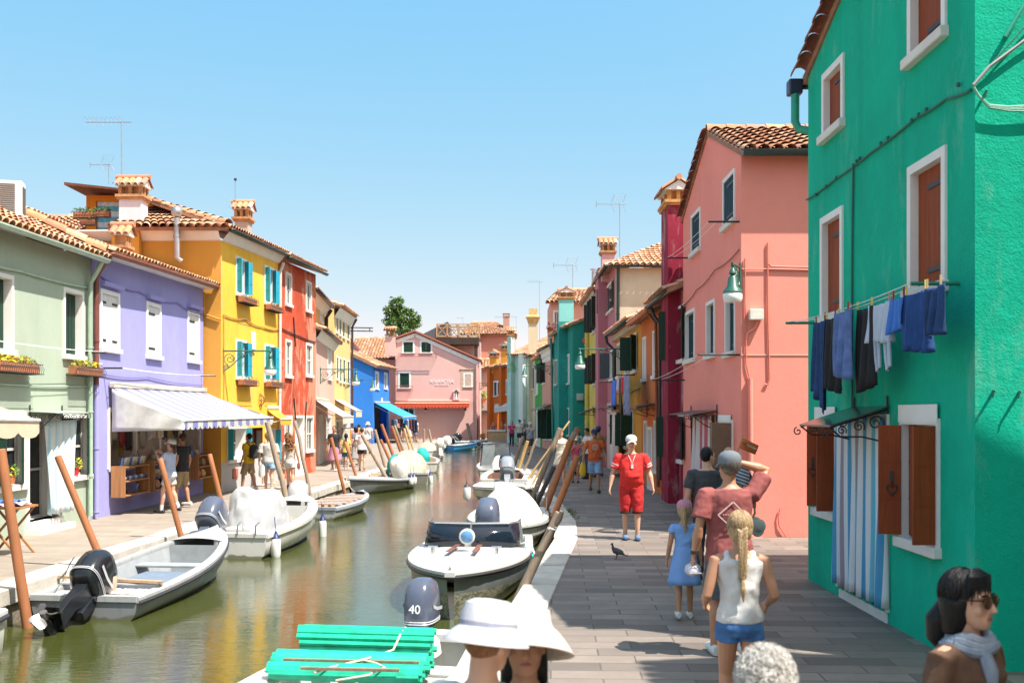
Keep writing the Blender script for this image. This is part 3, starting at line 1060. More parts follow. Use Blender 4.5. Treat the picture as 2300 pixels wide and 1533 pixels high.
# ---- mauve house, its near side bare cream render
f = Fac((3.88, 38.5), (3.86, 44.4), (-1, 0))
hM = house('mauve_house', 'tall mauve house whose near side wall is bare cream render', (3.88, 38.5))
rs = [f.rect(1363, 1377, 640, 698), f.rect(1371, 1379, 790, 850)]
box_walls(hM, f, 6.5, 7.75, MAUVE, rs, near=[(0, 7.65), (6.5, 7.65)], near_mat=CREAM)
for r_ in rs: window(hM, f, r_, .08, 'open', plain('slate_blue_shutter', (0.03, 0.05, 0.065), .5), deep=.1, ang=(172, 100))
roof(hM, (3.6, 38.2, 7.72), (10.4, 38.2, 7.72), (6.6, 41.4, 9.2), (10.4, 41.4, 9.2), pitch=.24)
roof(hM, (3.55, 44.4, 7.8), (3.55, 38.2, 7.72), (6.6, 41.6, 9.2), (6.6, 41.4, 9.2), pitch=.24)
gutter(hM, (3.6, 38.12, 7.7), (10.4, 38.12, 7.7)); gutter(hM, (3.52, 38.15, 7.7), (3.5, 44.4, 7.78))
pipe(hM, [(3.98, 38.35, 7.65), (3.98, 38.38, 7.2), (3.98, 38.42, 5.6)], GUTTER, .06)
cb = MB(); cb.box(3.5, 3.9, 41.6, 42.9, -.2, 8.1)
obj('chimney_breast', cb, MAUVE, hM)
chimney(hM, 3.85, 41.2, 7.5, 8.55, .5, .6, stucco('pink_chimney_stucco', (.62, .36, .36), .08), 'gable')
bb = MB(); f.box(bb, 0, f.L, .0, .02, -.1, 2.6)
obj('base_band', bb, stucco('pale_pink_base', (.60, .46, .42), .08, salt=.3), hM)

# ---- lemon house
f = Fac((3.86, 44.4), (3.84, 51.3), (-1, 0))
hL = house('yellow_house', 'lemon yellow house with open black shutters and pale curved cornice', (3.86, 44.4))
rs = [f.rect(1331, 1337, 680, 745), f.rect(1332, 1338, 800, 862), f.rect(1343, 1348, 668, 735), f.rect(1343, 1348, 795, 855)]
box_walls(hL, f, 6.5, 7.25, YELLOWR, rs)
for i, r_ in enumerate(rs): window(hL, f, r_, .08, 'open', plain('black_green_shutter', (0.012, 0.022, 0.02), .5), deep=.1, ang=(110, 95))
cb = MB()
cb.loft([[f.P(u, o, z) for o, z in ((0, 7.0), (.08, 7.1), (.12, 7.25), (.3, 7.4), (.36, 7.6), (0, 7.62))] for u in (0, f.L)], False)
obj('cornice', cb, stucco('stone_cornice', (.52, .47, .38), .1), hL)
roof(hL, (3.42, 44.4, 7.62), (3.4, 51.3, 7.62), (6.8, 44.4, 8.9), (6.8, 51.3, 8.9))
pipe(hL, [(3.74, 51.0, 6.9), (3.74, 51.0, .2)], YELLOWR, .12)
b_ = MB(); b_.tube([(3.9, 49, 7.7), (3.9, 49, 9.0)], .09, 10); b_.lathe([(.16, 0), (.16, .04), (.02, .1)], (3.9, 49, 9.05), 10)
obj('flue', b_, ZINC, hL, smooth=True)

# ---- teal house
f = Fac((3.05, 51.6), (2.45, 60.0), (-1, 0))
hT = house('teal_house', 'teal house jutting out with pale wall chimney and tiled cap', (3.05, 51.6))
rs = [f.rect(1272, 1279, 800, 860), f.rect(1247, 1251, 810, 862)]
rg = [f.rect(1264, 1278, 918, 975)]
tn = [(0, 6.65), (4.5, 8.3)]
box_walls(hT, f, 4.5, [(0, 6.65), (f.L, 6.75)], TEAL, rs + rg, near=tn, far=tn)
window(hT, f, rs[0], .1, 'closed', WSH, deep=.05); window(hT, f, rs[1], .08, 'closed', DKGREEN, deep=.05)
window(hT, f, rg[0], .06, 'glass', deep=.1)
roof(hT, (2.8, 51.5, 6.65), (2.2, 60, 6.75), (7.4, 51.5, 8.35), (7.0, 60, 8.35))
gutter(hT, (2.78, 51.5, 6.63), (2.18, 60, 6.72), plain('mossy_gutter', (.06, .17, .12), .5))
cb = MB(); cb.box(2.45, 3.0, 53.6, 55.2, -.2, 7.0)
obj('chimney_breast', cb, TEAL, hT)
chimney(hT, 2.98, 56.5, 6.3, 8.45, .8, .8, stucco('pale_teal_stucco', (.20, .50, .47), .1, streak=.3), 'front')
pipe(hT, [(2.25, 59.8, 6.6), (2.3, 59.8, 6.2), (2.4, 59.8, .2)], plain('teal_pipe', (.02, .22, .18), .5), .07)
b_ = MB(); b_.box(3.25, 3.6, 51.42, 51.6, 2.85, 3.2)
obj('meter_box', b_, plain('grey_green_box', (.35, .45, .42), .5), hT, mods=[bev(.02, 2)])

# ---- pink attic behind the teal house
hA = house('pink_attic_house', 'pink upper storey with tiled roof rising behind the teal house', (2.4, 62))
f = Fac((2.3, 61.5), (5.2, 61.5), (0, -1))
r_ = (.25, .5, 6.9, 8.3)
box_walls(hA, f, 5, 8.9, PEACH, [r_])
window(hA, f, r_, .08, 'glass', deep=.1)
roof(hA, (2.0, 61.2, 8.85), (5.4, 61.2, 8.85), (2.9, 64, 9.9), (5.4, 64, 9.9), pitch=.26)
cb = MB(); cb.box(2.95, 3.2, 61.1, 61.5, 6.4, 8.7)
obj('chimney_breast', cb, WHITE, hA)

# ---- peach, leaf green, beige, aqua
f = Fac((2.45, 60), (1.95, 66), (-1, 0))
hP = house('peach_house', 'peach house with moulded white cornice, between teal and green ones', (2.45, 60))
rs = [f.rect(1219, 1225, 815, 860)]
rg = [f.rect(1222, 1230, 920, 985), f.rect(1234, 1243, 918, 985)]
box_walls(hP, f, 6, 6.2, PEACH, rs + rg)
window(hP, f, rs[0], .08, 'open', MC['black_green_shutter'], deep=.1, ang=(110, 100))
for r_ in rg: window(hP, f, r_, .06, 'open', DKGREEN, deep=.1, ang=(100, 95))
cb = MB()
cb.loft([[f.P(u, o, z) for o, z in ((0, 5.35), (.06, 5.4), (.06, 5.65), (.14, 5.72), (.14, 5.95), (.26, 6.05), (.26, 6.2), (0, 6.22))] for u in (0, f.L)], False)
obj('cornice', cb, WHITE, hP)
roof(hP, (2.15, 60, 6.2), (1.65, 66, 6.2), (5.4, 60, 7.4), (5, 66, 7.4))
gutter(hP, (2.13, 60, 6.2), (1.62, 66, 6.2))
pipe(hP, [(1.75, 65.6, 6.15), (1.85, 65.6, 5.7), (1.95, 65.6, 5.2)], plain('brown_pipe', (.06, .03, .03), .5), .07)

f = Fac((1.95, 66), (1.6, 71), (-1, 0))
hE = house('leaf_green_house', 'narrow leaf green house with white door near canal end', (1.95, 66))
rs = [f.rect(1204, 1208, 835, 885)]
d_ = f.rect(1205, 1213, 925, 1003)
d_ = (d_[0], d_[1], .05, d_[3])
box_walls(hE, f, 6, 5.9, LEAFG, rs + [d_])
window(hE, f, rs[0], .15, 'closed', WSH, deep=.05)
window(hE, f, d_, .15, 'closed', WSH, deep=.1, sill=False, name='door', hinge=False)
roof(hE, (1.7, 66, 5.9), (1.35, 71, 5.9), (5, 66, 7.2), (4.6, 71, 7.2))

f = Fac((1.6, 71), (1.25, 75), (-1, 0))
hB = house('beige_house', 'beige house with a tall funnel topped chimney stack', (1.6, 71))
rs = [f.rect(1196, 1200, 825, 872)]
box_walls(hB, f, 6, 6.3, BEIGE, rs)
window(hB, f, rs[0], .08, 'closed', DKGREEN, deep=.05)
roof(hB, (1.35, 71, 6.3), (1.0, 75, 6.3), (5, 71, 7.6), (4.6, 75, 7.6))
gutter(hB, (1.3, 71, 6.3), (.95, 75, 6.3))
mb = MB(Matrix.Translation((1.5, 73, 0)))
mb.box(-.32, .32, -.3, .3, -.2, 8.6)
c = obj('chimney', mb, BEIGE, hB)
mb = MB(Matrix.Translation((1.5, 73, 8.6)))
mb.loft([[(-a, -a, z), (a, -a, z), (a, a, z), (-a, a, z)] for a, z in ((.33, 0), (.46, .4), (.5, .42), (.5, .5), (.3, .6), (.3, 1.05))], True, True, True)
obj('chimney_cap', mb, plain('ochre_cap', (.55, .36, .14), .9, .3), c)

f = Fac((-.1, 77.2), (1.25, 75.6), (0, -1))
hQ = house('aqua_house', 'pale aqua house with mossy green stains and two wall chimneys', (1.25, 75.6))
rs = [(1.3, 1.55, 3.9, 5.2)]
box_walls(hQ, f, 5, 6.6, AQUA, rs)
window(hQ, f, rs[0], .08, 'closed', WSH, deep=.05)
roof(hQ, f.P(-.1, .3, 6.6), f.P(f.L + .1, .3, 6.6), f.P(-.1, -4, 8.2), f.P(f.L + .1, -4, 8.2), pitch=.26)
for u, w_, zt, m in ((.22, .45, 7.9, AQUA), (1.55, .5, 6.6, stucco('whitish_aqua', (.62, .70, .66), .08, streak=.3))):
    cb = MB(); f.box(cb, u - w_ / 2, u + w_ / 2, 0, .35, -.2, zt)
    obj('chimney_breast', cb, m, hQ)
p = f.P(.22, .17)
chimney(hQ, p.x, p.y, 7.85, 8.0, .45, .4, AQUA, 'gable')

# ---- burnt orange house at the bend, salmon one behind, brick parapet
f = Fac((-2.1, 86), (-.1, 80), (-1, -1))
hX = house('burnt_orange_house', 'burnt orange house at the bend with two orange chimneys', (-.1, 80))
rs = [f.rect(1110, 1116, 858, 888), f.rect(1118, 1124, 858, 886), f.rect(1138, 1145, 855, 884)]
d_ = f.rect(1117, 1124, 920, 965)
d_ = (d_[0], d_[1], .05, d_[3])
box_walls(hX, f, 5, 6.0, RUST, rs + [d_])
for r_ in rs: window(hX, f, r_, .12, 'closed', DKGREEN, deep=.05)
b_ = MB(); f.box(b_, d_[0], d_[1], -.2, -.18, 0, d_[3]); obj('door', b_, DARK, hX)  # flat sheet carrying the doorway's darkness in its colour
roof(hX, f.P(-.1, .3, 6.0), f.P(f.L, .3, 6.0), f.P(-.1, -2.6, 7.1), f.P(f.L, -2.6, 7.1), pitch=.26)
for px, Y, w_, z1 in ((1110, 84.3, .62, 6.8), (1136, 81.7, .6, 7.25)):
    p = Wp(px, HY, Y)
    chimney(hX, p.x, p.y + .3, 5.5, z1, w_, .6, stucco('bright_orange_stucco', (.70, .30, .05), .08), 'front', ang=-.3)
for u in (f.uz(1105, HY)[0], f.uz(1131, HY)[0]):
    cb = MB(); f.box(cb, u - .3, u + .3, 0, .3, -.2, 6.0)
    obj('chimney_breast', cb, RUST, hX)
f = Fac((-3.3, 97), (.3, 97), (0, -1))
hZ = house('back_salmon_house', 'dull salmon house with tiled hip roof and brick chimney behind', (0, 97))
box_walls(hZ, f, 7, 9.7, stucco('dull_salmon_stucco', (.52, .22, .16), .08))
roof(hZ, (-4.9, 96.6, 9.7), (.4, 96.6, 9.7), (-3.8, 100, 11.1), (-1.6, 100, 11.1), pitch=.3)
roof(hZ, (.4, 96.6, 9.7), (.4, 103, 9.7), (-1.6, 100, 11.1), (-1.6, 101, 11.1), pitch=.3, ridge=False)
cb = MB(); cb.box(-.85, -.25, 98, 98.6, 9.7, 11.6); cb.box(-.9, -.2, 97.95, 98.65, 11.5, 11.62); cb.box(-.9, -.2, 97.95, 98.65, 11.75, 11.82)
for x in (-.85, -.35): cb.box(x, x + .1, 98, 98.6, 11.6, 11.8)
obj('chimney', cb, plain('pink_brick', (.40, .22, .17), .9, .25), hZ)
t = NT('brick_parapet')
_b = t.n('TexBrick', Vector=t.n('Mapping', Vector=t.n('NewGeometry').outputs['Position'], Rotation=(rad(90), 0, 0)), Color1=(0.55, 0.32, 0.15), Color2=(0.42, 0.22, 0.11), Mortar=(0.45, 0.36, 0.27), Scale=1.0)
_b.inputs['Brick Width'].default_value = 0.26; _b.inputs['Row Height'].default_value = 0.075; _b.inputs['Mortar Size'].default_value = 0.01
PARB = t.out(_b, .9)
mb = MB()
mb.prism([(-1.85, 79, -.5), (-.55, 79, -.5), (.35, 78.4, -.5), (.35, 78.4, .1), (-.55, 79, .82), (-1.85, 79, .82)], (0, .35, 0))
par = tag(obj('parapet', mb, PARB, org=(-1, 79, 0)), 'low orange brick parapet of bridge with pale stone coping', 'parapet')
mb = MB()
mb.box(-1.92, -.5, 78.94, 79.41, .82, .95)
obj('coping', mb, SILL, par, mods=[bev(.02, 2)])
# off to the right, outside the picture, the house across the little square that shades the foreground
f = Fac((5.6, 6.2), (5.6, -4.0), (-1, 0))
hN = house('square_house', 'tall plain ochre house across the small square', (5.6, 1))
box_walls(hN, f, 7, 9.1, near=[(0, 9.1), (1.6, 9.95), (7, 7.1)], far=[(0, 9.1), (1.6, 9.95), (7, 7.1)], mat=stucco('ochre_square_stucco', (.5, .33, .14), .1), holes=[(2, 2.9, 3.4, 4.8), (5, 5.9, 3.4, 4.8), (2, 2.9, .9, 2.3)])
for r_ in [(2, 2.9, 3.4, 4.8), (5, 5.9, 3.4, 4.8), (2, 2.9, .9, 2.3)]: window(hN, f, r_)
roof(hN, (5.45, 6.25, 9.03), (5.45, -4, 9.03), (7.2, 6.25, 9.96), (7.2, -4, 9.96))
roof(hN, (12.6, -4, 7.1), (12.6, 6.25, 7.1), (7.2, -4, 9.96), (7.2, 6.25, 9.96), ridge=False)
# ================================================================ HOUSES, LEFT BANK
PGREEN = stucco('pale_sage_stucco', (0.37, 0.43, 0.335), 0.07, streak=0.2, bump=0.2)
LILAC = stucco('lilac_stucco', (0.31, 0.30, 0.57), 0.08, streak=0.16, bump=0.2)
YOLK = stucco('yolk_yellow_stucco', (0.78, 0.45, 0.055), 0.13, patch=((0.66, 0.42, 0.16), 0.28), streak=0.25)
YSIDE = stucco('orange_ochre_stucco', (0.62, 0.30, 0.055), 0.06, streak=0.1, patch=((0.44, 0.24, 0.13), 0.02))
REDW = stucco('weathered_red_stucco', (0.46, 0.07, 0.03), 0.4, patch=((0.55, 0.24, 0.15), 0.62), streak=0.6, salt=0.25, bump=0.6)
LPINK = stucco('light_pink_stucco', (0.64, 0.38, 0.31), 0.05)
PYEL = stucco('pale_yellow_stucco', (0.68, 0.47, 0.19), 0.06)
LOCHRE = stucco('light_ochre_stucco', (0.66, 0.38, 0.14), 0.07)
BLUE = stucco('azure_blue_stucco', (0.035, 0.19, 0.58), 0.1, streak=0.15, big=0.4)
FPINK = stucco('restaurant_pink_stucco', (0.66, 0.40, 0.35), 0.05, streak=0.12)
TURQ = wood('turquoise_shutter_paint', (0.03, 0.36, 0.50), 0.5, (20, 20, 1.2), 0.12)

# ---- sage green house
f = Fac((-8.75, 11.0), (-8.62, 20.95), (1, 0))
h1 = house('sage_house', 'pale sage green house with dark green shutters at the left edge', (-8.7, 14))
rs = [f.rect(-22, 24, 622, 783), f.rect(145, 183, 658, 797)]
rg = [f.rect(140, 198, 938, 1068), f.rect(-14, 52, 930, 1090)]
d_ = f.rect(64, 128, 945, 1180)
d_ = (d_[0], d_[1], .22, d_[3])
box_walls(h1, f, 6, [(0, 5.2), (f.L, 5.32)], PGREEN, rs + rg + [d_])
for r_ in rs: window(h1, f, r_, .075, 'closed', DKGREEN, deep=.16, split=False)
for r_ in rg:
    w_ = window(h1, f, r_, .06, 'glass', deep=.12, glazing=(.6, .58, .52))
    for u, sd_, an, ww in ((r_[0], 1, 78, .2), (r_[0], 1, 12, .26), (r_[1], -1, 25, .3)):
        sb = MB(); leaf(sb, f, u, r_[2] + .02, r_[3] - .01, ww, an, sd_, .0)
        obj('shutter', sb, DKGREEN, w_)
dd = window(h1, f, d_, .09, 'none', sill=False, name='door', deep=.3)
b_ = MB(); f.box(b_, d_[0] - .15, d_[1] + .15, -.2, .3, -.05, .11); f.box(b_, d_[0] - .05, d_[1] + .05, -.2, .12, .11, .22)
obj('step', b_, SILL, dd, mods=[bev(.015, 2)])
roof(h1, (-8.42, 11, 5.22), (-8.3, 20.95, 5.34), (-13.6, 11, 7.75), (-13.6, 20.95, 7.85), pitch=.22, row=.38)
vb = MB()
for k in range(13):
    p, q = V((-8.25 - 5.3 * k / 13, 20.95, 5.44 + 2.55 * k / 13)), V((-8.25 - 5.3 * (k + 1.12) / 13, 20.95, 5.44 + 2.55 * (k + 1.12) / 13))
    vb.loft([[c + V((0, r * math.cos(math.pi * m / 8), r * math.sin(math.pi * m / 8))) for m in range(9)] for c, r in ((p + V((0, 0, .015)), .145), (q, .125))], False)
obj('verge', vb, TILE, h1, smooth=True)
SAGEG = plain('sage_gutter', (.36, .47, .36), .45, .1)
gutter(h1, (-8.38, 11, 5.2), (-8.26, 20.9, 5.3), SAGEG, .075)
pipe(h1, [(-8.3, 20.75, 5.25), (-8.42, 20.72, 5.0), (-8.53, 20.72, 4.8), (-8.53, 20.72, .1)], SAGEG, .05)
cable(h1, [f.P(1, .03, 4.5), f.P(4, .03, 4.62), f.P(7, .03, 4.66), f.P(9.9, .03, 4.72)], SAGEG, .02, sag=.03)
cable(h1, [f.P(1, .03, 2.7), f.P(6, .03, 2.66), f.P(9.9, .03, 2.72)], SAGEG, .015, sag=.02)

# ---- lilac house with shop
f = Fac((-8.6, 20.95), (-8.47, 28.1), (1, 0))
h2 = house('lilac_house', 'lilac house with white shutters above a striped shop awning', (-8.6, 21))
rs = [f.rect(228, 264, 662, 782), f.rect(331, 358, 688, 798), f.rect(423, 445, 706, 808)]
sh = (f.uz(243, HY)[0], f.uz(447, HY)[0], 1.0, 2.25)
box_walls(h2, f, 6, [(0, 5.42), (f.L, 5.58)], LILAC, rs + [sh])
for i, r_ in enumerate(rs):
    w_ = window(h2, f, r_, .085, 'closed', WSH, deep=.05, split=(i == 0), hinge=True)
    b_ = MB(); f.box(b_, r_[0] - .1, r_[1] + .1, .0, .12, r_[3] + .16, r_[3] + .24); obj('hood', b_, LILAC, w_)
roof(h2, (-8.22, 20.95, 5.5), (-8.12, 28.1, 5.68), (-13, 20.95, 7.2), (-13, 28.1, 7.35), pitch=.2)
sb = MB(); sb.prism([f.P(0, 0, 5.42), f.P(0, .34, 5.42), f.P(0, .34, 5.47), f.P(0, 0, 5.47)], f.t * f.L + V((0, 0, .16)))
obj('soffit', sb, plain('cream_soffit', (.62, .58, .52), .8), h2)
gutter(h2, (-8.2, 20.95, 5.46), (-8.1, 28.25, 5.66), BROWNG, .075)
pipe(h2, [(-8.22, 21.02, 5.45), (-8.45, 21.02, 5.1), (-8.53, 21.02, 4.95), (-8.53, 21.02, 2.75)], BROWNG, .05)
pipe(h2, [(-8.53, 21.02, 2.75), (-8.53, 21.02, .1)], LILAC, .052)
chimney(h2, -9.5, 25, 5.6, 6.12, .24, .3, LILAC, 'gable')
LC = plain('lilac_cable', (.15, .14, .38), .6)
cable(h2, [f.P(.2, .03, 5.05), f.P(2.5, .03, 4.95), f.P(5, .03, 4.98), f.P(7.1, .03, 4.9)], LC, .014, sag=.08)
cable(h2, [f.P(.3, .03, 3.0), f.P(3, .03, 3.02), f.P(7, .03, 2.95)], LC, .012, sag=.05)
# shop recess: back wall, posts
mb = MB()
f.box(mb, sh[0] - .1, sh[1] + .1, -.62, -.6, .9, 2.4)
f.box(mb, sh[0] - .1, sh[1] + .1, -.6, -.01, .93, .995)
for u in (sh[0] - .02, sh[1] + .02): mb.quad(f.P(u, 0, 1), f.P(u, -.6, 1), f.P(u, -.6, 2.25), f.P(u, 0, 2.25))
sw = obj('shop_window', mb, plain('cream_shop_panel', (.70, .60, .52), .8), h2)
mb = MB()
n_ = 4
for i in range(n_ + 1):
    u = sh[0] + (sh[1] - sh[0]) * i / n_
    f.box(mb, u - .05, u + .05, -.03, .03, .98, 2.25)
f.box(mb, sh[0], sh[1], -.03, .034, 2.2, 2.3)
f.box(mb, sh[0], sh[1], -.05, .05, .93, .98)
obj('frame', mb, plain('white_shop_frame', (.68, .63, .58), .6), sw)

# ---- yolk yellow corner house
f = Fac((-8.0, 28.15), (-7.65, 33.5), (1, 0))
h3 = house('yolk_yellow_house', 'bright yellow corner house with turquoise shutters and flower boxes', (-8, 28.2))
rs = [f.rect(531, 552, 584, 660), f.rect(595, 614, 604, 680), f.rect(531, 551, 768, 846), f.rect(595, 613, 778, 853)]
sh3 = f.rect(511, 552, 962, 1030)
d3 = f.rect(556, 590, 960, 1085)
d3 = (d3[0], d3[1], .05, d3[3])
w4 = f.rect(597, 618, 965, 1040)
tz0, tz1 = 6.92, 7.08
fn, ff = box_walls(h3, f, 6.2, [(0, tz0), (f.L, tz1)], YOLK, rs + [sh3, d3, w4], near=[(0, tz0), (6.2, tz0)], near_mat=YSIDE)
for r_ in rs:
    w_ = window(h3, f, r_, .07, 'glass', deep=.12)
    wd_ = .17
    for u, sd_, an in ((r_[0], 1, 112), (r_[1] - .14, -1, 60), (r_[1], -1, 112)):
        sb = MB(); leaf(sb, f, u, r_[2] + .02, r_[3] - .01, wd_, an, sd_, .03)
        obj('shutter', sb, TURQ, w_)
for r_ in (sh3, w4):
    w_ = window(h3, f, r_, .05, 'glass', deep=.3)
    for u, sd_, an in ((r_[0], 1, 100), (r_[1], -1, 85)):
        sb = MB(); leaf(sb, f, u, r_[2], r_[3], .16, an, sd_, .03)
        obj('shutter', sb, TURQ, w_)
b_ = MB(); f.box(b_, d3[0], d3[1], -.3, -.28, 0, d3[3]); obj('door', b_, plain('painted_dim_inside', (.16, .11, .08), .9), h3)  # flat sheet with the shop's dimness put into its colour, no leaf
cb = MB()
cb.loft([[f.P(u, o, z + dz * u / f.L) for o, z, dz in ((0, tz0, .16), (.05, tz0 + .02, .16), (.24, tz0 + .26, .16), (.24, tz0 + .3, .16), (-.02, tz0 + .3, .16))] for u in (-.0, f.L)], False)
cb.loft([[fn.P(u, o, z) for o, z in ((0, tz0), (.05, tz0 + .02), (.24, tz0 + .26), (.24, tz0 + .3), (-.02, tz0 + .3))] for u in (-.0, 6.2)], False)
cb.quad(f.P(0, .24, tz0 + .26), f.P(0, .24, tz0 + .3), fn.P(0, .24, tz0 + .3), fn.P(0, .24, tz0 + .26))
obj('cornice', cb, WHITE, h3)
b_ = MB(); f.box(b_, 0, f.L, 0, .012, -.1, .82)
for a_, b2 in ((d3[0], d3[1]),): pass
obj('base_band', b_, stucco('grey_base_render', (.46, .45, .44), .1, salt=.2), h3)
ez = 7.24
roof(h3, (-7.72, 27.85, ez), (-7.36, 33.5, ez + .16), (-10.6, 29.5, ez + 1.15), (-10.6, 33.5, ez + 1.3), pitch=.21)
roof(h3, (-11.0, 27.85, ez), (-7.72, 27.85, ez), (-10.9, 30.6, ez + 1.05), (-10.5, 30.6, ez + 1.1), pitch=.24, row=.4)
vb = MB()
for k in range(10):
    p0, p1 = V((-7.7, 27.87, ez + .08)), V((-10.6, 30.6, ez + 1.2))
    p, q = p0.lerp(p1, k / 10), p0.lerp(p1, (k + 1.12) / 10)
    sd_ = V((.68, .73, 0))
    vb.loft([[c + sd_ * (r * math.cos(math.pi * m / 7)) + V((0, 0, r * math.sin(math.pi * m / 7))) for m in range(8)] for c, r in ((p + V((0, 0, .02)), .13), (q, .11))], False)
obj('ridge_tile', vb, TILE, h3, smooth=True)
gutter(h3, (-7.68, 28.0, ez - .02), (-7.32, 33.5, ez + .12), GUTTER, .07)
CHG = stucco('grey_chimney_render', (.40, .34, .29), .15, patch=((.3, .14, .09), .1))
chimney(h3, -8.55, 32.6, 7.2, 8.25, .42, .5, CHG, 'gable')
chimney(h3, -10.57, 28.6, 6.9, 8.1, .62, .5, stucco('lilac_white_stucco', (.60, .56, .60), .06), 'gable')
b_ = MB(); b_.box(-10.95, -10.2, 28.0, 28.2, 5.9, 7.4); obj('chimney_breast', b_, YSIDE, h3)
b_ = MB()
x_ = -9.13
b_.tube([(x_ + .1, 27.95, 6.32), (x_, 27.9, 6.42), (x_, 27.9, 7.5)], .085, 12)
b_.ell((x_, 27.9, 7.66), .15, .15, .16, 14, 8)
b_.tube([(x_, 27.9, 6.98), (x_, 27.9, 7.02)], .1, 12)
obj('flue', b_, ZINC, h3, smooth=True)
pipe(h3, [f.P(f.L - .05, .2, 7.1), f.P(f.L - .05, .09, 6.8), f.P(f.L - .05, .06, .2)], plain('white_downpipe', (.62, .6, .57), .5), .05)
b_ = MB(); r_ = f.rect(563, 573, 745, 785); f.box(b_, r_[0], r_[1], 0, .03, r_[2], r_[3]); obj('plaque', b_, WHITE, h3, mods=[bev(.02, 2)])
YC = plain('yellow_cable', (.5, .25, .05), .6)
cable(h3, [f.P(.1, .03, 4.9), f.P(2, .03, 4.95), f.P(3.6, .03, 4.86), f.P(5.3, .03, 4.92)], YC, .016, sag=.05)
cable(h3, [f.P(.15, .03, 4.9), f.P(.15, .03, 2.5)], YC, .014)
pipe(h3, [fn.P(.45, .05, 5.5), fn.P(.45, .05, 4.9), fn.P(0, .05, 4.75)], YSIDE, .03, 'conduit')
# attic room with curtain on its terrace, behind
h3b = house('orange_attic_room', 'orange roof terrace room with turquoise striped curtain and flat brown roof', (-12, 30.5))
f = Fac((-12.6, 30.3), (-9.9, 30.3), (0, -1))
ob = f.rect(216, 272, 452, 520)
box_walls(h3b, f, 2.2, [(0, 8.62), (1.7, 8.62), (2.7, 8.0)], stucco('hot_orange_stucco', (.66, .22, .025), .1), [ob], zb=7.0)
b_ = MB(); b_.prism([(-12.95, 29.6, 8.78), (-11.3, 29.6, 8.62), (-11.3, 29.6, 8.68), (-12.95, 29.6, 8.86)], (0, 3, 0))
obj('roof', b_, wood('dark_brown_boards', (.16, .06, .04), .7), h3b)
b_ = MB(); b_.grid(lambda a, b: f.P(ob[0] + (ob[1] - ob[0]) * a, -.06 + .02 * math.sin(a * 22), ob[2] - .2 + (ob[3] - ob[2] + .2) * b), 30, 2)
obj('curtain', b_, stripes('turquoise_white_stripe', [(.66, .68, .68), (.08, .42, .55)], (0, 0, 1), .16), h3b, smooth='all')
h3c = house('tiled_back_house', 'low white house with broad tiled roof behind the sage house', (-15, 31))
f = Fac((-17.5, 31), (-12.6, 31), (0, -1))
box_walls(h3c, f, 6, 7.2, WHITE)
roof(h3c, (-17.6, 30.7, 7.2), (-12.2, 30.7, 7.55), (-17.6, 34.5, 8.75), (-13.0, 34.5, 8.75), pitch=.24)
h3d = house('red_chimney_house', 'small house end with tiled verge above the sage roof', (-13.4, 25))
f = Fac((-14.6, 26), (-12.35, 26), (0, -1))
box_walls(h3d, f, 3, [(0, 7.8), (1.2, 7.75), (2.25, 7.3)], stucco('pinkish_render', (.55, .38, .33), .1), zb=5.8)
roof(h3d, (-12.15, 25.8, 7.25), (-12.15, 29, 7.25), (-14.6, 25.8, 8.05), (-14.6, 29, 8.05), pitch=.22)

# ---- weathered red house
f = Fac((-7.65, 33.5), (-7.38, 38.5), (1, 0))
h4 = house('red_house', 'narrow weathered brick red house with peeling plaster and white framed windows', (-7.6, 34))
rs = [f.rect(642, 653, 618, 683), f.rect(688, 698, 637, 697), f.rect(642, 653, 768, 843), f.rect(688, 700, 776, 842)]
rg = [f.rect(640, 654, 938, 1012), f.rect(688, 702, 938, 1010)]
d_ = f.rect(664, 681, 938, 1052); d_ = (d_[0], d_[1], .05, d_[3])
box_walls(h4, f, 6.2, [(0, 7.25), (f.L, 7.4)], REDW, rs + rg + [d_])
for r_ in rs + rg: window(h4, f, r_, .09, 'glass', trim=SILL, deep=.05, glazing=(.36, .33, .2))
window(h4, f, d_, .09, 'closed', WSH, deep=.2, sill=False, name='door', hinge=False)
roof(h4, (-7.32, 33.5, 7.36), (-7.05, 38.6, 7.5), (-10.6, 33.5, 8.6), (-10.6, 38.6, 8.7), pitch=.21)
gutter(h4, (-7.3, 33.5, 7.3), (-7.0, 38.7, 7.45), GUTTER, .08)
cable(h4, [f.P(.1, .03, 5.0), f.P(2.5, .03, 4.9), f.P(4.9, .03, 4.85)], IRON, .02, sag=.02)
for u, z, an in ((1.9, 5.5, .12), (3.4, 2.6, -.15), (2.0, 2.7, .15)):
    b_ = MB(); b_.bar(f.P(u - an, .03, z), f.P(u + an, .03, z - 1.0), .035); obj('tie_iron', b_, IRON, h4)

# ---- light pink low house and the ochre one behind it
f = Fac((-8.15, 42.5), (-8.95, 51.5), (1, 0))
h5 = house('light_pink_house', 'light pink low house with white cornice behind white awning', (-8.3, 43))
rs = [f.rect(736, 744, 775, 850)]
d_ = f.rect(716, 724, 935, 1030); d_ = (d_[0], d_[1], .05, d_[3])
rg = [f.rect(729, 743, 938, 985)]
box_walls(h5, f, 6, 5.65, LPINK, rs + rg + [d_])
window(h5, f, rs[0], .1, 'closed', WSH, deep=.1); window(h5, f, rg[0], .06, 'glass', deep=.1)
window(h5, f, d_, .09, 'closed', WSH, deep=.1, sill=False, name='door', hinge=False)
cb = MB(); cb.loft([[f.P(u, o, z) for o, z in ((0, 5.3), (.06, 5.35), (.25, 5.65), (0, 5.7))] for u in (0, f.L)], False)
obj('cornice', cb, WHITE, h5)
roof(h5, f.P(0, .35, 5.72), f.P(f.L, .35, 5.72), f.P(0, -3, 6.9), f.P(f.L, -3, 6.9))
gutter(h5, f.P(0, .36, 5.7), f.P(f.L, .36, 5.7))
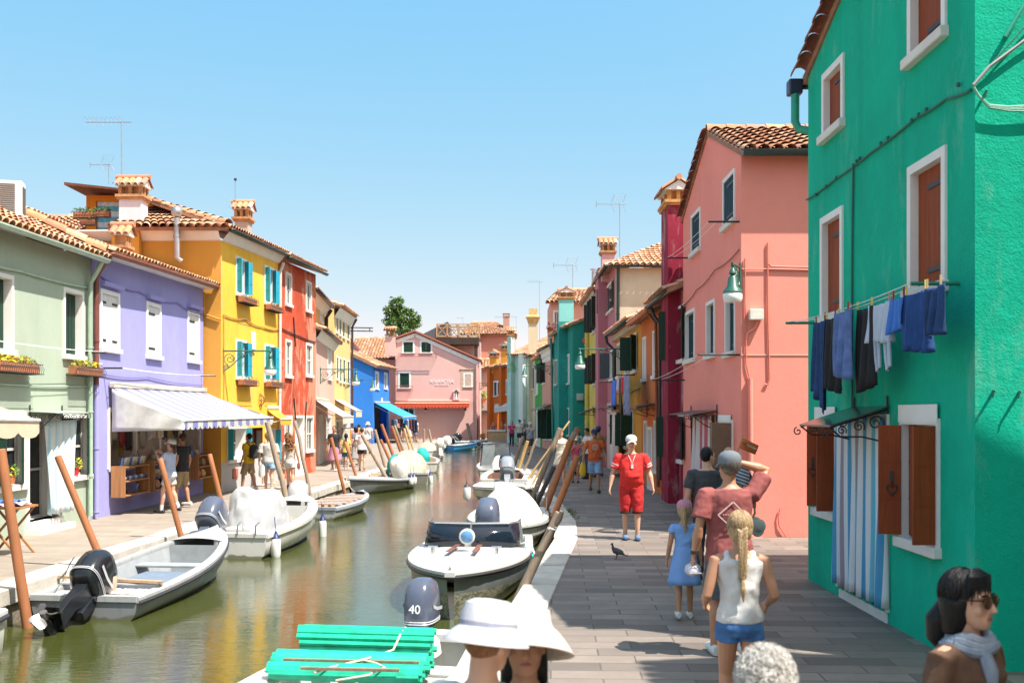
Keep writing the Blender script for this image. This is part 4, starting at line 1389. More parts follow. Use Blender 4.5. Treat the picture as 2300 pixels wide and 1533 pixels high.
f = Fac((-9.0, 45.0), (-9.6, 52.5), (1, 0))
h5b = house('light_ochre_house', 'light ochre upper house with white eaves above pink one', (-9.3, 47))
rs = [f.rect(719, 724, 705, 722), f.rect(731, 735, 714, 735)]
box_walls(h5b, f, 5, 7.6, LOCHRE, rs)
for r_ in rs: window(h5b, f, r_, .06, 'closed', WSH, deep=.08)
cb = MB(); cb.loft([[f.P(u, o, z) for o, z in ((0, 7.2), (.06, 7.25), (.35, 7.6), (0, 7.65))] for u in (0, f.L)], False)
fe = Fac((-9.0, 45.0), (-14, 45.0), (0, -1))
cb.loft([[fe.P(u, o, z) for o, z in ((0, 7.2), (.06, 7.25), (.35, 7.6), (0, 7.65))] for u in (0, 5)], False)
obj('cornice', cb, WHITE, h5b)
roof(h5b, f.P(-.3, .42, 7.66), f.P(f.L, .42, 7.66), f.P(2.2, -2.6, 8.7), f.P(f.L, -2.6, 8.7))
gutter(h5b, f.P(-.3, .44, 7.64), f.P(f.L, .44, 7.64), plain('black_gutter', (.015, .016, .02), .4), .1)
pipe(h5b, [f.P(f.L - .1, .35, 7.5), f.P(f.L - .1, .1, 7.1), f.P(f.L - .1, .1, 5.8)], MC['black_gutter'], .09)

# ---- pale yellow house
f = Fac((-9.4, 54.0), (-10.1, 64.0), (1, 0))
h6 = house('pale_yellow_house', 'pale yellow tall house with narrow dark green shutters', (-9.5, 55))
rs = []
for x0, x1, y0, y1 in ((755, 759, 712, 746), (762, 766, 718, 752), (769.5, 774, 723, 757), (779.5, 784, 730, 762), (756, 760, 803, 850), (763, 767, 806, 856), (770.5, 775, 808, 858), (780, 784.5, 812, 860)):
    rs.append(f.rect(x0, x1, y0, y1))
rg = [f.rect(755, 768, 945, 985), f.rect(772, 783, 945, 990)]
box_walls(h6, f, 6, [(0, 7.85), (f.L, 8.2)], PYEL, rs + rg)
for r_ in rs: window(h6, f, r_, .09, 'closed', DKGREEN, deep=.05, hinge=False)
for r_ in rg: window(h6, f, r_, .09, 'glass', deep=.2)
cb = MB(); cb.loft([[f.P(u, o, z + .35 * u / f.L) for o, z in ((0, 7.3), (.06, 7.35), (.35, 7.8), (0, 7.87))] for u in (0, f.L)], False)
obj('cornice', cb, WHITE, h6)
roof(h6, f.P(0, .45, 7.9), f.P(f.L, .45, 8.25), f.P(0, -3, 9), f.P(f.L, -3, 9.3))
pipe(h6, [f.P(f.L - .1, .4, 8.1), f.P(f.L - .05, .12, 7.6), f.P(f.L - .05, .12, .2)], plain('brown_pipe', (.06, .03, .03), .5), .07)

# ---- azure house
hb_ = house('blue_house', 'azure blue house with lean-to roof and two narrow windows', (-10.2, 75))
f = Fac((-10.2, 75.0), (-10.2, 85.0), (1, 0))
rs = [f.rect(843, 850, 838, 872), f.rect(863, 869.5, 840, 872)]
d_ = f.rect(841, 868, 915, 985); d_ = (d_[0], d_[1], .05, d_[3])
nt_ = [(0, 5.75), (3.0, 7.2), (6, 7.2)]
box_walls(hb_, f, 6, [(0, 5.75), (f.L, 5.95)], BLUE, rs + [d_], near=nt_, far=[(0, 5.95), (3, 7.2), (6, 7.2)])
for r_ in rs: window(hb_, f, r_, .15, 'glass', deep=.12)
b_ = MB(); f.box(b_, d_[0], d_[1], -.5, -.48, 0, d_[3]); obj('door', b_, DARK, hb_)  # recessed sheet painted with the inner darkness, no leaf
roof(hb_, (-9.8, 74.8, 5.7), (-9.6, 85.3, 5.9), (-13.3, 74.8, 7.35), (-13.3, 85.3, 7.4), pitch=.3, thick=.2)
# ---- pink restaurant house closing the canal
hr = house('pink_restaurant', 'pink gabled restaurant house with red awning closing the canal', (-6.9, 88))
f = Fac((-10.0, 88.0), (-2.75, 88.0), (0, -1))
gx = lambda px: (px - CX) / F * 88 + 10.0
gz = lambda py: H - (py - HY) / F * 88
rs = []
for x0, x1, y0, y1 in ((906.5, 927.5, 768, 791), (946.5, 967.5, 768, 791), (898, 919, 838, 870)):
    rs.append((gx(x0), gx(x1), gz(y1), gz(y0)))
rw = (gx(1044), gx(1058.5), gz(867), gz(840))
rd = (gx(906), gx(929), gz(953), gz(916))
box_walls(hr, f, 9, [(0, gz(758)), (gx(888), gz(758)), (gx(888) + .02, gz(762)), (gx(932), gz(747)), (gx(1078), gz(811))], FPINK, rs + [rw, rd])
for r_ in rs: window(hr, f, r_, .14, 'closed', DKGREEN, deep=.06)
window(hr, f, rw, .12, 'closed', DARK, deep=.05, split=False); window(hr, f, rd, .14, 'glass', deep=.2)  # rw: panel painted dark in place of glass, not a real shutter
b_ = MB(); f.box(b_, rw[0] - .35, rw[1] + .35, 0, .015, rw[2] - .3, rw[3] + .4); f.box(b_, rw[0] - .45, rw[1] + .45, 0, .06, rw[3] + .4, rw[3] + .46)
obj('brick_surround', b_, plain('bare_brick_patch', (.48, .36, .27), .9, .25), hr)
vb = MB()
for p0, p1 in (((gx(888), gz(760)), (gx(932), gz(744.5))), ((gx(932), gz(744.5)), (gx(1080), gz(809.5)))):
    vb.bar(f.P(p0[0], .12, p0[1] + .05), f.P(p1[0], .12, p1[1] + .05), .34, .14)
obj('roof', vb, plain('red_roof_edge', (.33, .11, .06), .8), hr)
vb = MB()
for p0, p1 in (((gx(890), gz(763)), (gx(932), gz(748))), ((gx(932), gz(748)), (gx(1078), gz(813.5)))):
    vb.bar(f.P(p0[0], .03, p0[1] - .15), f.P(p1[0], .03, p1[1] - .15), .1, .3)
obj('verge_band', vb, WHITE, hr)
rp0, rp1 = V((gx(932) - 10, 88, gz(744))), V((gx(932) - 10, 97, gz(744)))
b_ = MB(); b_.quad(rp0, rp1, rp1 + V((5.7, 0, -2.5)), rp0 + V((5.7, 0, -2.5))); b_.quad(rp0, rp1, rp1 + V((-1.7, 0, -.65)), rp0 + V((-1.7, 0, -.65)))
obj('roof', b_, TILEB, hr)
pipe(hr, [f.P(gx(1077), .1, gz(812)), f.P(gx(1071), .1, gz(822)), f.P(gx(1071), .1, 0)], FPINK, .09)
pipe(hr, [f.P(gx(1073), .22, gz(940)), f.P(gx(1073), .22, 0)], MC['brown_pipe'], .05)
cb = MB(); f.box(cb, gx(867), gx(889), .05, .6, gz(800), gz(756)); c_ = obj('chimney', cb, FPINK, hr)
mb = MB()
f.box(mb, gx(866), gx(890), 0, .65, gz(754), gz(752)); f.box(mb, gx(869), gx(873), .1, .5, gz(752), gz(743)); f.box(mb, gx(877), gx(880), .1, .5, gz(752), gz(743)); f.box(mb, gx(884), gx(888), .1, .5, gz(752), gz(743))
p = f.P(gx(877.5), .3, gz(743))
obj('chimney_lantern', mb, CHB, c_)
roof(c_, f.P(gx(864), .9, gz(742)), f.P(gx(891), .9, gz(742)), f.P(gx(864), .1, gz(736)), f.P(gx(891), .1, gz(736)), pitch=.2)
# roof left of the restaurant and a small pink gable
hl = house('left_tiled_house', 'pink house with orange tiled roof left of the restaurant', (-13, 92))
b_ = MB(); b_.box(-15, -10.2, 90.5, 97, -.2, gz(801)); obj('wall', b_, FPINK, hl)
roof(hl, (-14.5, 90, gz(801)), (-10.3, 90, gz(801)), (-14.5, 95, gz(746)), (-10.3, 95, gz(746)), pitch=.28)
gutter(hl, (-14.5, 89.9, gz(802)), (-10.3, 89.9, gz(802)), MC['black_gutter'], .09)
hq = house('small_pink_gable', 'small pink gable house end behind the azure roof', (-13.5, 86))
f2 = Fac((-14.5, 86), (-12.9, 86), (0, -1))
box_walls(hq, f2, 3, [(0, 8.9), (.55, 8.8), (1.6, 7.5)], FPINK, [(.1, .4, 6.9, 8.0)], zb=5)
b_ = MB(); f2.box(b_, .1, .4, -.1, -.08, 6.9, 8.0); obj('pane', b_, GLASS, hq)
b_ = MB(); b_.bar((-14, 85.9, 8.95), (-12.8, 85.9, 7.55), .3, .15); obj('verge', b_, MC['dark_red_verge_tile'], hq)
# black water tank and beams on the roofs behind
b_ = MB(); b_.box(-13.0, -10.6, 96, 97, gz(755), gz(740)); b_.box(-10.2, -9, 96, 97, gz(752), gz(738))
tag(obj('roof_vent', b_, plain('dark_sheet', (.05, .045, .045), .6), mods=[bev(.05, 2)]), 'dark sheet metal duct box on the roofs behind', 'roof vent')
b_ = MB(); b_.bar((-15.5, 95, 10.2), (-12.9, 95, 10.15), .1); b_.bar((-15.5, 95, 9.9), (-12.9, 95, 9.85), .1)
for x in (-15.2, -13.2): b_.bar((x, 95, 9.8), (x, 95, 10.22), .08)
tag(obj('roof_rail', b_, plain('dark_sheet', (.05, .045, .045), .6)), 'dark horizontal rails above roofs beside the pale yellow house', 'railing')

# awning-like altana (roof terrace) and dark sloped solar roof
al = thing('roof_terrace', 'wooden roof terrace with crossed railings above the restaurant', 'terrace', (-4.6, 93, 8.5))
k93 = lambda px, py: Wp(px, py, 93)
WOODL = wood('weathered_terrace_wood', (.42, .27, .15), .75)
x0, x1, zb, zt = k93(981, 0).x, k93(1075, 0).x, k93(0, 755).z, k93(0, 728).z
mb = MB()
n_ = 4
for yy in (93, 95.5):
    mb.bar((x0, yy, zb), (x1, yy, zb), .12); mb.bar((x0, yy, zt), (x1, yy, zt), .1); mb.bar((x0, yy, (zt * .72 + zb * .28)), (x1, yy, zt * .72 + zb * .28), .06)
    for i in range(n_ + 1):
        x = x0 + (x1 - x0) * i / n_
        mb.bar((x, yy, zb - .1), (x, yy, zt + .05), .12)
        if i < n_:
            xn = x0 + (x1 - x0) * (i + 1) / n_
            mb.bar((x, yy, zb), (xn, yy, zt), .07); mb.bar((x, yy, zt), (xn, yy, zb), .07)
for x in (x0, x1):
    for zz in (zb, zt): mb.bar((x, 93, zz), (x, 95.5, zz), .08)
obj('railing', mb, WOODL, al)
mb = MB(); mb.box(x0, x1, 92.9, 95.6, zb - .75, zb - .1); mb.box(x0 + .8, x0 + 1.2, 93, 93.4, 5.5, zb - .7); mb.box(x1 - .4, x1 - .1, 93, 93.4, 5.5, zb - .7)
obj('deck', mb, wood('dark_terrace_beams', (.05, .035, .03), .8), al)
mb = MB(); mb.prism([k93(945, 752), k93(1005, 722), k93(1010, 727), k93(1010, 768), k93(985, 768)], (0, 3, 0))
tag(obj('dormer', mb, plain('dark_zinc_dormer', (.07, .075, .085), .5)), 'dark sloping zinc dormer behind the restaurant gable', 'dormer')
hw = house('right_pink_annex', 'pale mauve pink house wall behind the restaurant gable', (-3.8, 95))
f2 = Fac((k93(1015, 0).x, 94.5), (k93(1078, 0).x, 94.5), (0, -1))
box_walls(hw, f2, 3, k93(0, 765).z, stucco('mauve_pink_render', (.5, .36, .36), .08))
# passage building between restaurant and burnt orange house
hd = house('passage_house', 'pale house in the narrow passage with planted balcony', (-2.6, 92))
f2 = Fac((-3.0, 92), (-1.2, 92), (0, -1))
box_walls(hd, f2, 3, 6.2, stucco('pinkish_passage', (.5, .34, .30), .1), [(.9, 1.6, .05, 2.2)])
b_ = MB(); f2.box(b_, .9, 1.6, -.1, -.08, 0, 2.2); obj('door', b_, DARK, hd)  # dark painted sheet fills the doorway, no leaf
roof(hd, (-3.1, 91.6, 6.2), (-1.1, 91.6, 6.2), (-3.1, 94, 7.2), (-1.1, 94, 7.2), pitch=.28)
b_ = MB(); f2.box(b_, .1, .75, 0, .5, 2.3, 2.5); f2.box(b_, .7, 1.8, 0, .9, 2.35, 2.42); obj('canopy', b_, plain('dark_canopy', (.03, .05, .04), .6), hd)
# ================================================================ AWNINGS, LAMPS, AERIALS, FLOWERS, WASHING
def cloth(c0, c1, drop, name, label, cat, m, folds=4, amp=.03, group=None, nu=28, nv=10, flare=0.0, hem=0.0, out=V((0, 0, 0)), th=.004, seed=0, slack=.02):
    """a hanging piece of cloth pinned between c0 and c1"""
    c0, c1 = V(c0), V(c1)
    d = c1 - c0
    n = V((-d.y, d.x, 0)).normalized()
    rnd = random.Random(seed)
    ph = rnd.random() * 6

    def fn(a, b):
        x = a + (a - .5) * flare * b
        w_ = math.sin(a * folds * 2 * math.pi + ph) * amp * (.35 + .65 * b) + math.sin(a * folds * 4.6 + ph * 2 + b * 2) * amp * .5 * b
        return c0 + d * x + n * w_ + out * b + V((0, 0, -drop * b * (1 + hem * (a - .5)) - slack * math.sin(math.pi * a) * (1 - b) * 1.0 + .012 * math.sin(a * 17 + ph) * b))
    mb = MB()
    mb.grid(fn, nu, nv)
    o = obj(name, mb, m, smooth='all', mods=[solid(th)], org=c0)
    return tag(o, label, cat, group)


def awning(label, wl0, wl1, fr0, fr1, m, val=.22, scal=.12, side=None, group='shop awnings over the left quay', frame=True, vm=None, n=None, cat='awning', bow=.03):
    """wl = wall corners, fr = front corners; canopy sheet, valance with scallops, front bar, arms"""
    wl0, wl1, fr0, fr1 = map(V, (wl0, wl1, fr0, fr1))
    t_ = thing('awning', label, cat, wl0, group)
    mb = MB()
    mb.grid(lambda a, b: wl0.lerp(wl1, a).lerp(fr0.lerp(fr1, a), b) - V((0, 0, bow * math.sin(math.pi * b))), 12, 6)
    obj('canopy', mb, m, t_, smooth='all', mods=[solid(.006)])
    L = (fr1 - fr0).length
    k = n or max(4, round(L / .24))
    mb = MB()

    def val_pts(a):
        p = fr0.lerp(fr1, a)
        ph = (a * k) % 1
        return p, p - V((0, 0, val - scal * (1 - math.sqrt(max(0, 1 - (2 * ph - 1) ** 2))) * .6 if scal else val))
    nn = k * 6
    mb.loft([[val_pts(i / nn + (1e-4 if i == 0 else -1e-4))[j] for j in (0, 1)] for i in range(nn + 1)], False)
    obj('valance', mb, vm or m, t_, mods=[solid(.006)])
    mb = MB(); mb.tube([fr0, fr1], .028, 8)
    obj('front_bar', mb, plain('white_painted_metal', (.66, .65, .62), .4), t_, smooth=True)
    mb = MB(); mb.bar(wl0 + V((0, 0, .05)), wl1 + V((0, 0, .05)), .12, .12)
    obj('case', mb, plain('beige_metal_case', (.55, .50, .42), .5), t_, mods=[bev(.02, 2)])
    if frame:
        for a in (.04, .96):
            mb = MB()
            p, q = wl0.lerp(wl1, a) - V((0, 0, .25)), fr0.lerp(fr1, a) - V((0, 0, .03))
            md = p.lerp(q, .5) - V((0, 0, .12))
            mb.tube([p, md, q], .018, 6)
            obj('arm', mb, MC['white_painted_metal'], t_, smooth=True)
    if side:
        mb = MB()
        a_, b_, c_ = wl0 - V((0, 0, .02)), fr0, V(side)
        mb.grid(lambda u, v: a_.lerp(b_, u).lerp(c_.lerp(b_ - V((0, 0, val)), u) + V((.05 * math.sin(u * 9) * (1 - u), .04 * math.sin(u * 14 + v * 3), 0)), v), 16, 8)
        obj('side_curtain', mb, plain('white_canvas', (.58, .57, .54), .85), t_, smooth='all', mods=[solid(.004)])
    return t_


LSTR = stripes('lilac_white_stripe', [(.50, .50, .49), (.17, .18, .42)], (0, 1, 0), .34)
awning('large lilac and white striped awning of the souvenir shop with white side curtain', (-8.5, 21.75, 2.72), (-8.45, 28.2, 2.76), (-6.9, 21.6, 2.02), (-6.75, 28.9, 2.06), LSTR, .2, .12, side=(-8.5, 21.75, 1.78), n=22)
CREAMC = plain('cream_canvas', (.62, .47, .33), .85, .06)
awning('cream canvas awning with scalloped edge at the left picture edge', (-8.7, 9.5, 2.85), (-8.65, 15.0, 2.75), (-7.05, 9.5, 2.15), (-6.95, 15.05, 2.06), CREAMC, .26, .14, n=9)
WC = plain('white_awning_canvas', (.55, .52, .46), .85, .05)
awning('white awning in front of the light pink house', (-8.1, 42.2, 2.75), (-8.6, 48.0, 2.75), (-6.9, 41.8, 2.05), (-7.4, 47.8, 2.05), WC, .3, 0)
awning('beige awning on arms in front of the pale yellow house', (-9.5, 54.5, 3.0), (-9.9, 60, 3.0), (-8.3, 54.5, 2.35), (-8.8, 60, 2.35), plain('beige_awning_canvas', (.60, .50, .38), .85, .05), .35, 0)
BLC = plain('bright_blue_canvas', (.015, .27, .62), .75, .06)
aw = awning('bright blue awning at the azure shop house', (-10.1, 75.5, 3.0), (-10.1, 84.5, 3.1), (-8.05, 75.8, 1.95), (-7.9, 84.5, 2.0), BLC, .45, 0, group='shop awnings over the left quay')
REDC = plain('red_canvas', (.62, .07, .02), .8, .06)
awning('rolled red scalloped awning across the pink restaurant front', ((889 - CX) / F * 88, 87.95, 3.28), ((1055 - CX) / F * 88, 87.95, 3.28), ((889 - CX) / F * 88, 87.2, 3.1), ((1055 - CX) / F * 88, 87.2, 3.1), REDC, .42, .4, group='shop awnings over the left quay', n=22, frame=False)
YCV = plain('yellow_canvas', (.66, .36, .03), .8, .06)
awning('small yellow awning beside the weathered red house', (-7.74, 32.3, 2.32), (-7.66, 33.4, 2.32), (-7.3, 32.3, 2.0), (-7.2, 33.4, 2.0), YCV, .2, .1, group='shop awnings over the left quay', n=6)
awning('white cloth awning at the burnt orange house door', Wp(1112, 905, 84.2), Wp(1142, 903, 80.8), Wp(1110, 915, 82.6), Wp(1140, 911, 79.6), WC, .4, 0, group='shop awnings over the left quay', frame=False)


def spiral(c, r, turns, X, Z, n=22, r0=.15):
    return [c + X * (r * (r0 + (1 - r0) * k / n) * math.cos(turns * 2 * math.pi * k / n)) + Z * (r * (r0 + (1 - r0) * k / n) * math.sin(turns * 2 * math.pi * k / n)) for k in range(n + 1)]


LGREEN = plain('dark_green_lamp_iron', (.02, .10, .07), .4, .2)
MILK = plain('milky_lamp_glass', (.74, .73, .70), .15, .03)


def street_lamp(label, base, tip, s=1.0):
    """scrolled wall bracket with a hanging bell lamp"""
    base, tip = V(base), V(tip)
    d = (tip - base); L = d.length; X = d.normalized(); Z = V((0, 0, 1))
    t_ = thing('street_lamp', label, 'street lamp', base, 'green wall lamps along the canal')
    mb = MB()
    mb.tube([base, tip + X * .05], .022 * s, 8)
    mb.tube([base + Z * .08, base - Z * .62 * s], .022 * s, 8)
    Q = min(L * .5, .75 * s)
    mb.tube([base - Z * .58 * s + X * .0, base - Z * .42 * s + X * Q * .35, base - Z * .2 * s + X * Q * .7, base - Z * .03 + X * Q * 1.15], .016 * s, 6)
    for c, r in ((base + X * .2 * s - Z * .22 * s, .17 * s), (base + X * .52 * s - Z * .14 * s, .11 * s), (base + X * .12 * s - Z * .45 * s, .08 * s), (base + X * min(L * .62, 1.0 * s) - Z * .09 * s, .075 * s)):
        mb.tube(spiral(c, r, 1.7, X, Z), .012 * s, 5)
        mb.tube(spiral(c + X * r * .4 + Z * r * .1, r * .55, -1.3, X, Z, 14), .01 * s, 5)
    obj('bracket', mb, LGREEN, t_, smooth=True)
    mb = MB()
    mb.lathe([(.012, .02), (.03, .0), (.03, -.05), (.015, -.07), (.05, -.12), (.065, -.17), (.035, -.2), (.08, -.25), (.1, -.40), (.16, -.46), (.17, -.50), (.15, -.5)], tip, 14)
    obj('lamp_cap', mb, LGREEN, t_, smooth=True)
    mb = MB()
    mb.lathe([(.145, -.5), (.165, -.53), (.168, -.61), (.14, -.66), (.02, -.675)], tip, 16)
    obj('lamp_shade', mb, MILK, t_, smooth=True)
    return t_


street_lamp('wall lamp on long scrolled bracket at the yellow house corner', (-8.0, 28.3, 3.9), (-6.68, 28.3, 3.9))
street_lamp('wall lamp on bracket at the light pink house', (-8.1, 43.3, 4.05), (-6.6, 43.3, 4.05))
street_lamp('small far wall lamp hanging before the azure house', (-9.85, 60.3, 4.2), (-8.2, 60.3, 4.2))
tl = street_lamp('nearest wall lamp at the corner of the salmon house', (4.0, 17.97, 4.72), (3.76, 17.45, 4.72), .9)
street_lamp('wall lamp on long arm from the ochre house', (3.9, 33.4, 4.28), (2.22, 33.4, 4.28))
street_lamp('far wall lamp arm between teal and green houses', (2.4, 60.3, 4.98), (.72, 60.3, 4.98))
street_lamp('farthest wall lamp in front of the burnt orange house', (-2.7, 86, 4.75), (-1.1, 86, 4.75))
# red wrought lantern on the yellow house
t_ = thing('hanging_lantern', 'rusty red openwork lantern sign on the yellow house', 'lantern', (-7.8, 32, 2.7))
c = Wp(580, 898, 31.6)
mb = MB()
for k in range(8):
    a = k * math.pi / 4
    mb.tube([c + V((.2 * math.sin(math.pi * i / 8) * math.cos(a), .2 * math.sin(math.pi * i / 8) * math.sin(a), -.26 + .52 * i / 8)) for i in range(9)], .012, 5)
for z, r in ((-.13, .14), (0, .2), (.13, .14)):
    mb.tube([c + V((r * math.cos(k * math.pi / 8), r * math.sin(k * math.pi / 8), z)) for k in range(17)], .012, 5)
mb.ell(c - V((0, 0, .3)), .05, .05, .06, 8, 6)
obj('cage', mb, plain('rusty_red_iron', (.28, .09, .05), .6), t_, smooth=True)
mb = MB(); mb.tube([c + V((0, 0, .26)), c + V((0, 0, .36)), c + V((-.3, 0, .5)), c + V((-.42, .0, .45)), c + V((-.42, 0, -.3))], .012, 5)
obj('bracket', mb, MC['rusty_red_iron'], t_, smooth=True)


def canopy(label, f_, u0, u1, z, out, drop, m=None, group='small door canopies on iron brackets', bow=True):
    t_ = thing('door_canopy', label, 'canopy', f_.P(u0, 0, z), group)
    mb = MB()
    mb.prism([f_.P(u0, .02, z), f_.P(u1, .02, z), f_.P(u1, out, z - drop), f_.P(u0, out, z - drop)], (0, 0, .018))
    obj('roof_sheet', mb, m or plain('dark_sheet_metal', (.05, .045, .045), .35), t_)
    for u in (u0 + .05, u1 - .05):
        mb = MB()
        mb.tube([f_.P(u, .02, z + .12), f_.P(u, .02, z - .38)], .012, 6)
        mb.tube([f_.P(u, .02, z - .36), f_.P(u, out * .45, z - .3), f_.P(u, out * .8, z - drop - .1), f_.P(u, out, z - drop)], .01, 6)
        mb.tube([f_.P(u, .02, z - .02), f_.P(u, out, z - drop - .01)], .012, 6)
        for a, r in ((.22, .085), (.5, .065), (.78, .05)):
            mb.tube(spiral(f_.P(u, out * a, z - drop * a - r - .03), r, 1.6, f_.n, V((0, 0, 1)), 16), .008, 5)
        mb.tube(spiral(f_.P(u, out + .03, z - drop - .06), .05, 1.2, f_.n, V((0, 0, 1)), 12), .008, 5)
        obj('bracket', mb, IRON, t_, smooth=True)
    return t_


fG = Fac((3.87, 8.56), (3.87, 13.38), (-1, 0))
canopy('dark sheet canopy over the striped door curtain of the emerald house', fG, 1.9, 3.02, 2.22, .62, .2, plain('tinted_canopy_sheet', (.055, .05, .055), .18))
fS = Fac((4.03, 18.0), (4.03, 24.1), (-1, 0))
canopy('brown canopy with scrolled iron over the red striped curtain', fS, 2.0, 5.0, 2.22, .5, .08, plain('brown_sheet_metal', (.11, .075, .06), .5))
fO = Fac((3.98, 27.2), (3.92, 31.1), (-1, 0))
canopy('dark canopy on scrolled brackets at the orange house door', fO, .5, 2.6, 2.45, .6, .12)
fY = Fac((3.92, 31.1), (3.88, 38.5), (-1, 0))
canopy('thin dark canopy over the white curtain of the ochre house', fY, 3.8, 7.2, 2.5, .6, .1)
fT = Fac((3.5, 50.9), (3.5, 51.5), (-1, 0))
canopy('slanted dark canopy before the yellow house door', Fac((3.86, 46.5), (3.85, 49), (-1, 0)), 0, 2.0, 2.45, .7, .25)
canopy('black canopy at the peach house doorway', Fac((2.45, 60), (1.95, 66), (-1, 0)), .5, 4.8, 2.75, .8, .3)
f1 = Fac((-8.75, 11.0), (-8.62, 20.95), (1, 0))
canopy('iron scrollwork canopy over the sage house window', f1, f1.uz(62, HY)[0], f1.uz(140, HY)[0], 2.2, .5, .03, plain('pale_canopy_sheet', (.45, .5, .42), .6))

# door curtains
BST = [(.70, .73, .74), (.015, .28, .52), (.70, .72, .73), (.08, .44, .60), (.68, .70, .72), (.30, .22, .27), (.70, .72, .73), (.015, .28, .52)]
cloth(fG.P(1.95, .07, 2.12), fG.P(3.5, .07, 2.12), 1.95, 'door_curtain', 'blue, white and grey striped curtain hanging in the emerald house door', 'curtain', stripes('blue_white_stripe_cloth', BST, (0, 1, 0), .055), 8, .045, 'cloth curtains hanging in doorways', 60, 16, flare=.06, th=.003, slack=0)
cloth(fS.P(2.35, .07, 2.12), fS.P(4.55, .07, 2.12), 1.75, 'door_curtain', 'pink and white striped curtain hanging at the salmon house', 'curtain', stripes('pink_white_stripe_cloth', [(.64, .60, .58), (.50, .06, .12)], (0, 1, 0), .3), 5, .05, 'cloth curtains hanging in doorways', 50, 14, hem=-.5, th=.003, slack=0)
cloth(fY.P(4.0, .35, 2.3), fY.P(6.2, .3, 2.3), 2.1, 'door_curtain', 'plain white curtain bulging before the ochre house door', 'curtain', plain('white_curtain_cloth', (.66, .60, .55), .85, .05), 3, .08, 'cloth curtains hanging in doorways', 30, 10, slack=0)
cloth(f1.P(f1.uz(82, HY)[0], .12, 2.02), f1.P(f1.uz(136, HY)[0], .3, 2.05), 1.72, 'door_curtain', 'pale blue and white curtain blown aside at the sage house door', 'curtain', stripes('pale_blue_stripe_cloth', [(.62, .66, .64), (.36, .54, .62), (.66, .68, .66), (.50, .60, .64)], (.25, 1, 0), .05), 5, .05, 'cloth curtains hanging in doorways', 44, 14, flare=-.35, slack=0)

# ---------------------------------------------------------------- roof aerials and boxes
AL = plain('aerial_aluminium', (.34, .36, .40), .4, .1, metal=.6)


def aerial(label, x, y, z0, z1, kind='yagi', s=1.0, dr=-1, m=None):
    t_ = thing('tv_aerial', label, 'aerial', (x, y, z0), 'television aerials on the roofs')
    mb = MB(); mb.tube([(x, y, z0), (x, y, z1)], .016 * s, 6)
    obj('mast', mb, AL, t_)
    if kind == 'pole':
        mb = MB(); mb.ell((x, y, z1), .05, .05, .05, 8, 6); mb.tube([(x, y, z0 + .35), (x + .18, y, z0 + .35)], .01, 5)
        obj('tip', mb, IRON, t_); return t_
    mb = MB()
    b0, b1 = V((x + .25 * s * -dr, y, z1 - .05)), V((x + .95 * s * dr, y + .1, z1 - .02))
    mb.tube([b0, b1], .012 * s, 5)
    for k in range(9):
        p = b0.lerp(b1, .25 + .75 * k / 8)
        h = (.10 if kind == 'yagi' else .03) * s
        mb.tube([p - V((0, .14 * s, -h)), p + V((0, .14 * s, h))], .005 * s, 4)
        if kind == 'yagi': mb.tube([p - V((0, .02, h)), p + V((0, .02, h))], .005 * s, 4)
    if kind == 'grid':
        for sg in (-1, 1):
            for k in range(4):
                q = V((x + .02 * dr * s + dr * .0, y, z1)) + V((-.12 * s * dr * k / 3 + .1 * dr * s, 0, sg * (.06 + .1 * k) * s))
                mb.tube([q - V((.24 * s, .05, 0)), q + V((.24 * s, -.05, 0))], .005 * s, 4)
            for e in (-.24, .24):
                mb.tube([V((x + .1 * dr * s + e * s, y, z1 + sg * .05 * s)), V((x - .02 * dr * s + e * s, y, z1 + sg * .37 * s))], .008 * s, 4)
        mb.tube([b1 + V((0, 0, -.13 * s)), b1 + V((0, 0, .13 * s))], .018 * s, 5)
    obj('antenna_array', mb, AL, t_)
    return t_


aerial('tall aerial with long boom behind the lilac white chimney', -10.9, 28.6, 8.5, 10.35, 'yagi', 1.1)
aerial('short aerial above the brown terrace roof', -11.5, 29.2, 8.7, 9.3, 'grid', .6)
aerial('dark plain pole beside the yellow house chimney', -8.78, 32.5, 7.3, 9.6, 'pole')
aerial('tall grid aerial above the mauve house chimney', 4.42, 42, 8.0, 10.8, 'grid', 1.0)
aerial('aerial above the teal house cap', 3.35, 56.5, 8.4, 10.4, 'grid', 1.1)
aerial('aerial right of the funnel chimney', 1.78, 66.5, 7.0, 10.8, 'yagi', .8)
aerial('faint far aerial left of the aqua house', -.75, 95, 9.7, 11.2, 'yagi', .9)
aerial('faint far aerial above the aqua chimney', .4, 95, 9.7, 11.2, 'yagi', .8)
aerial('thin mast before the tree', -4.65, 97, 8, 11.3, 'yagi', .7)
ac = thing('air_conditioner', 'white air conditioner unit standing on the sage house roof', 'air conditioner', (-9.9, 20, 6.0))
mb = MB(Matrix.Translation((-9.8, 19.6, 5.88)) @ Matrix.Rotation(.25, 4, 'Z'))
mb.box(-.55, .42, -.17, .17, .05, .72)
obj('casing', mb, plain('white_ac_casing', (.68, .68, .66), .4, .03), ac, mods=[bev(.02, 2)])
mb.__init__(mb.M)
for k in range(14): mb.box(-.45, .30, -.185, -.172, .12 + k * .04, .135 + k * .04)
mb.box(.424, .43, -.12, .12, .12, .62)
obj('grille', mb, plain('dark_ac_grille', (.08, .08, .08), .6), ac)

# ---------------------------------------------------------------- plants
LEAF = [plain('leaf_mid', (.07, .17, .03), .6, .3), plain('leaf_light', (.17, .26, .04), .6, .3), plain('leaf_dark', (.03, .085, .022), .6, .3)]
YFL = plain('yellow_petal', (.72, .52, .02), .6, .15)


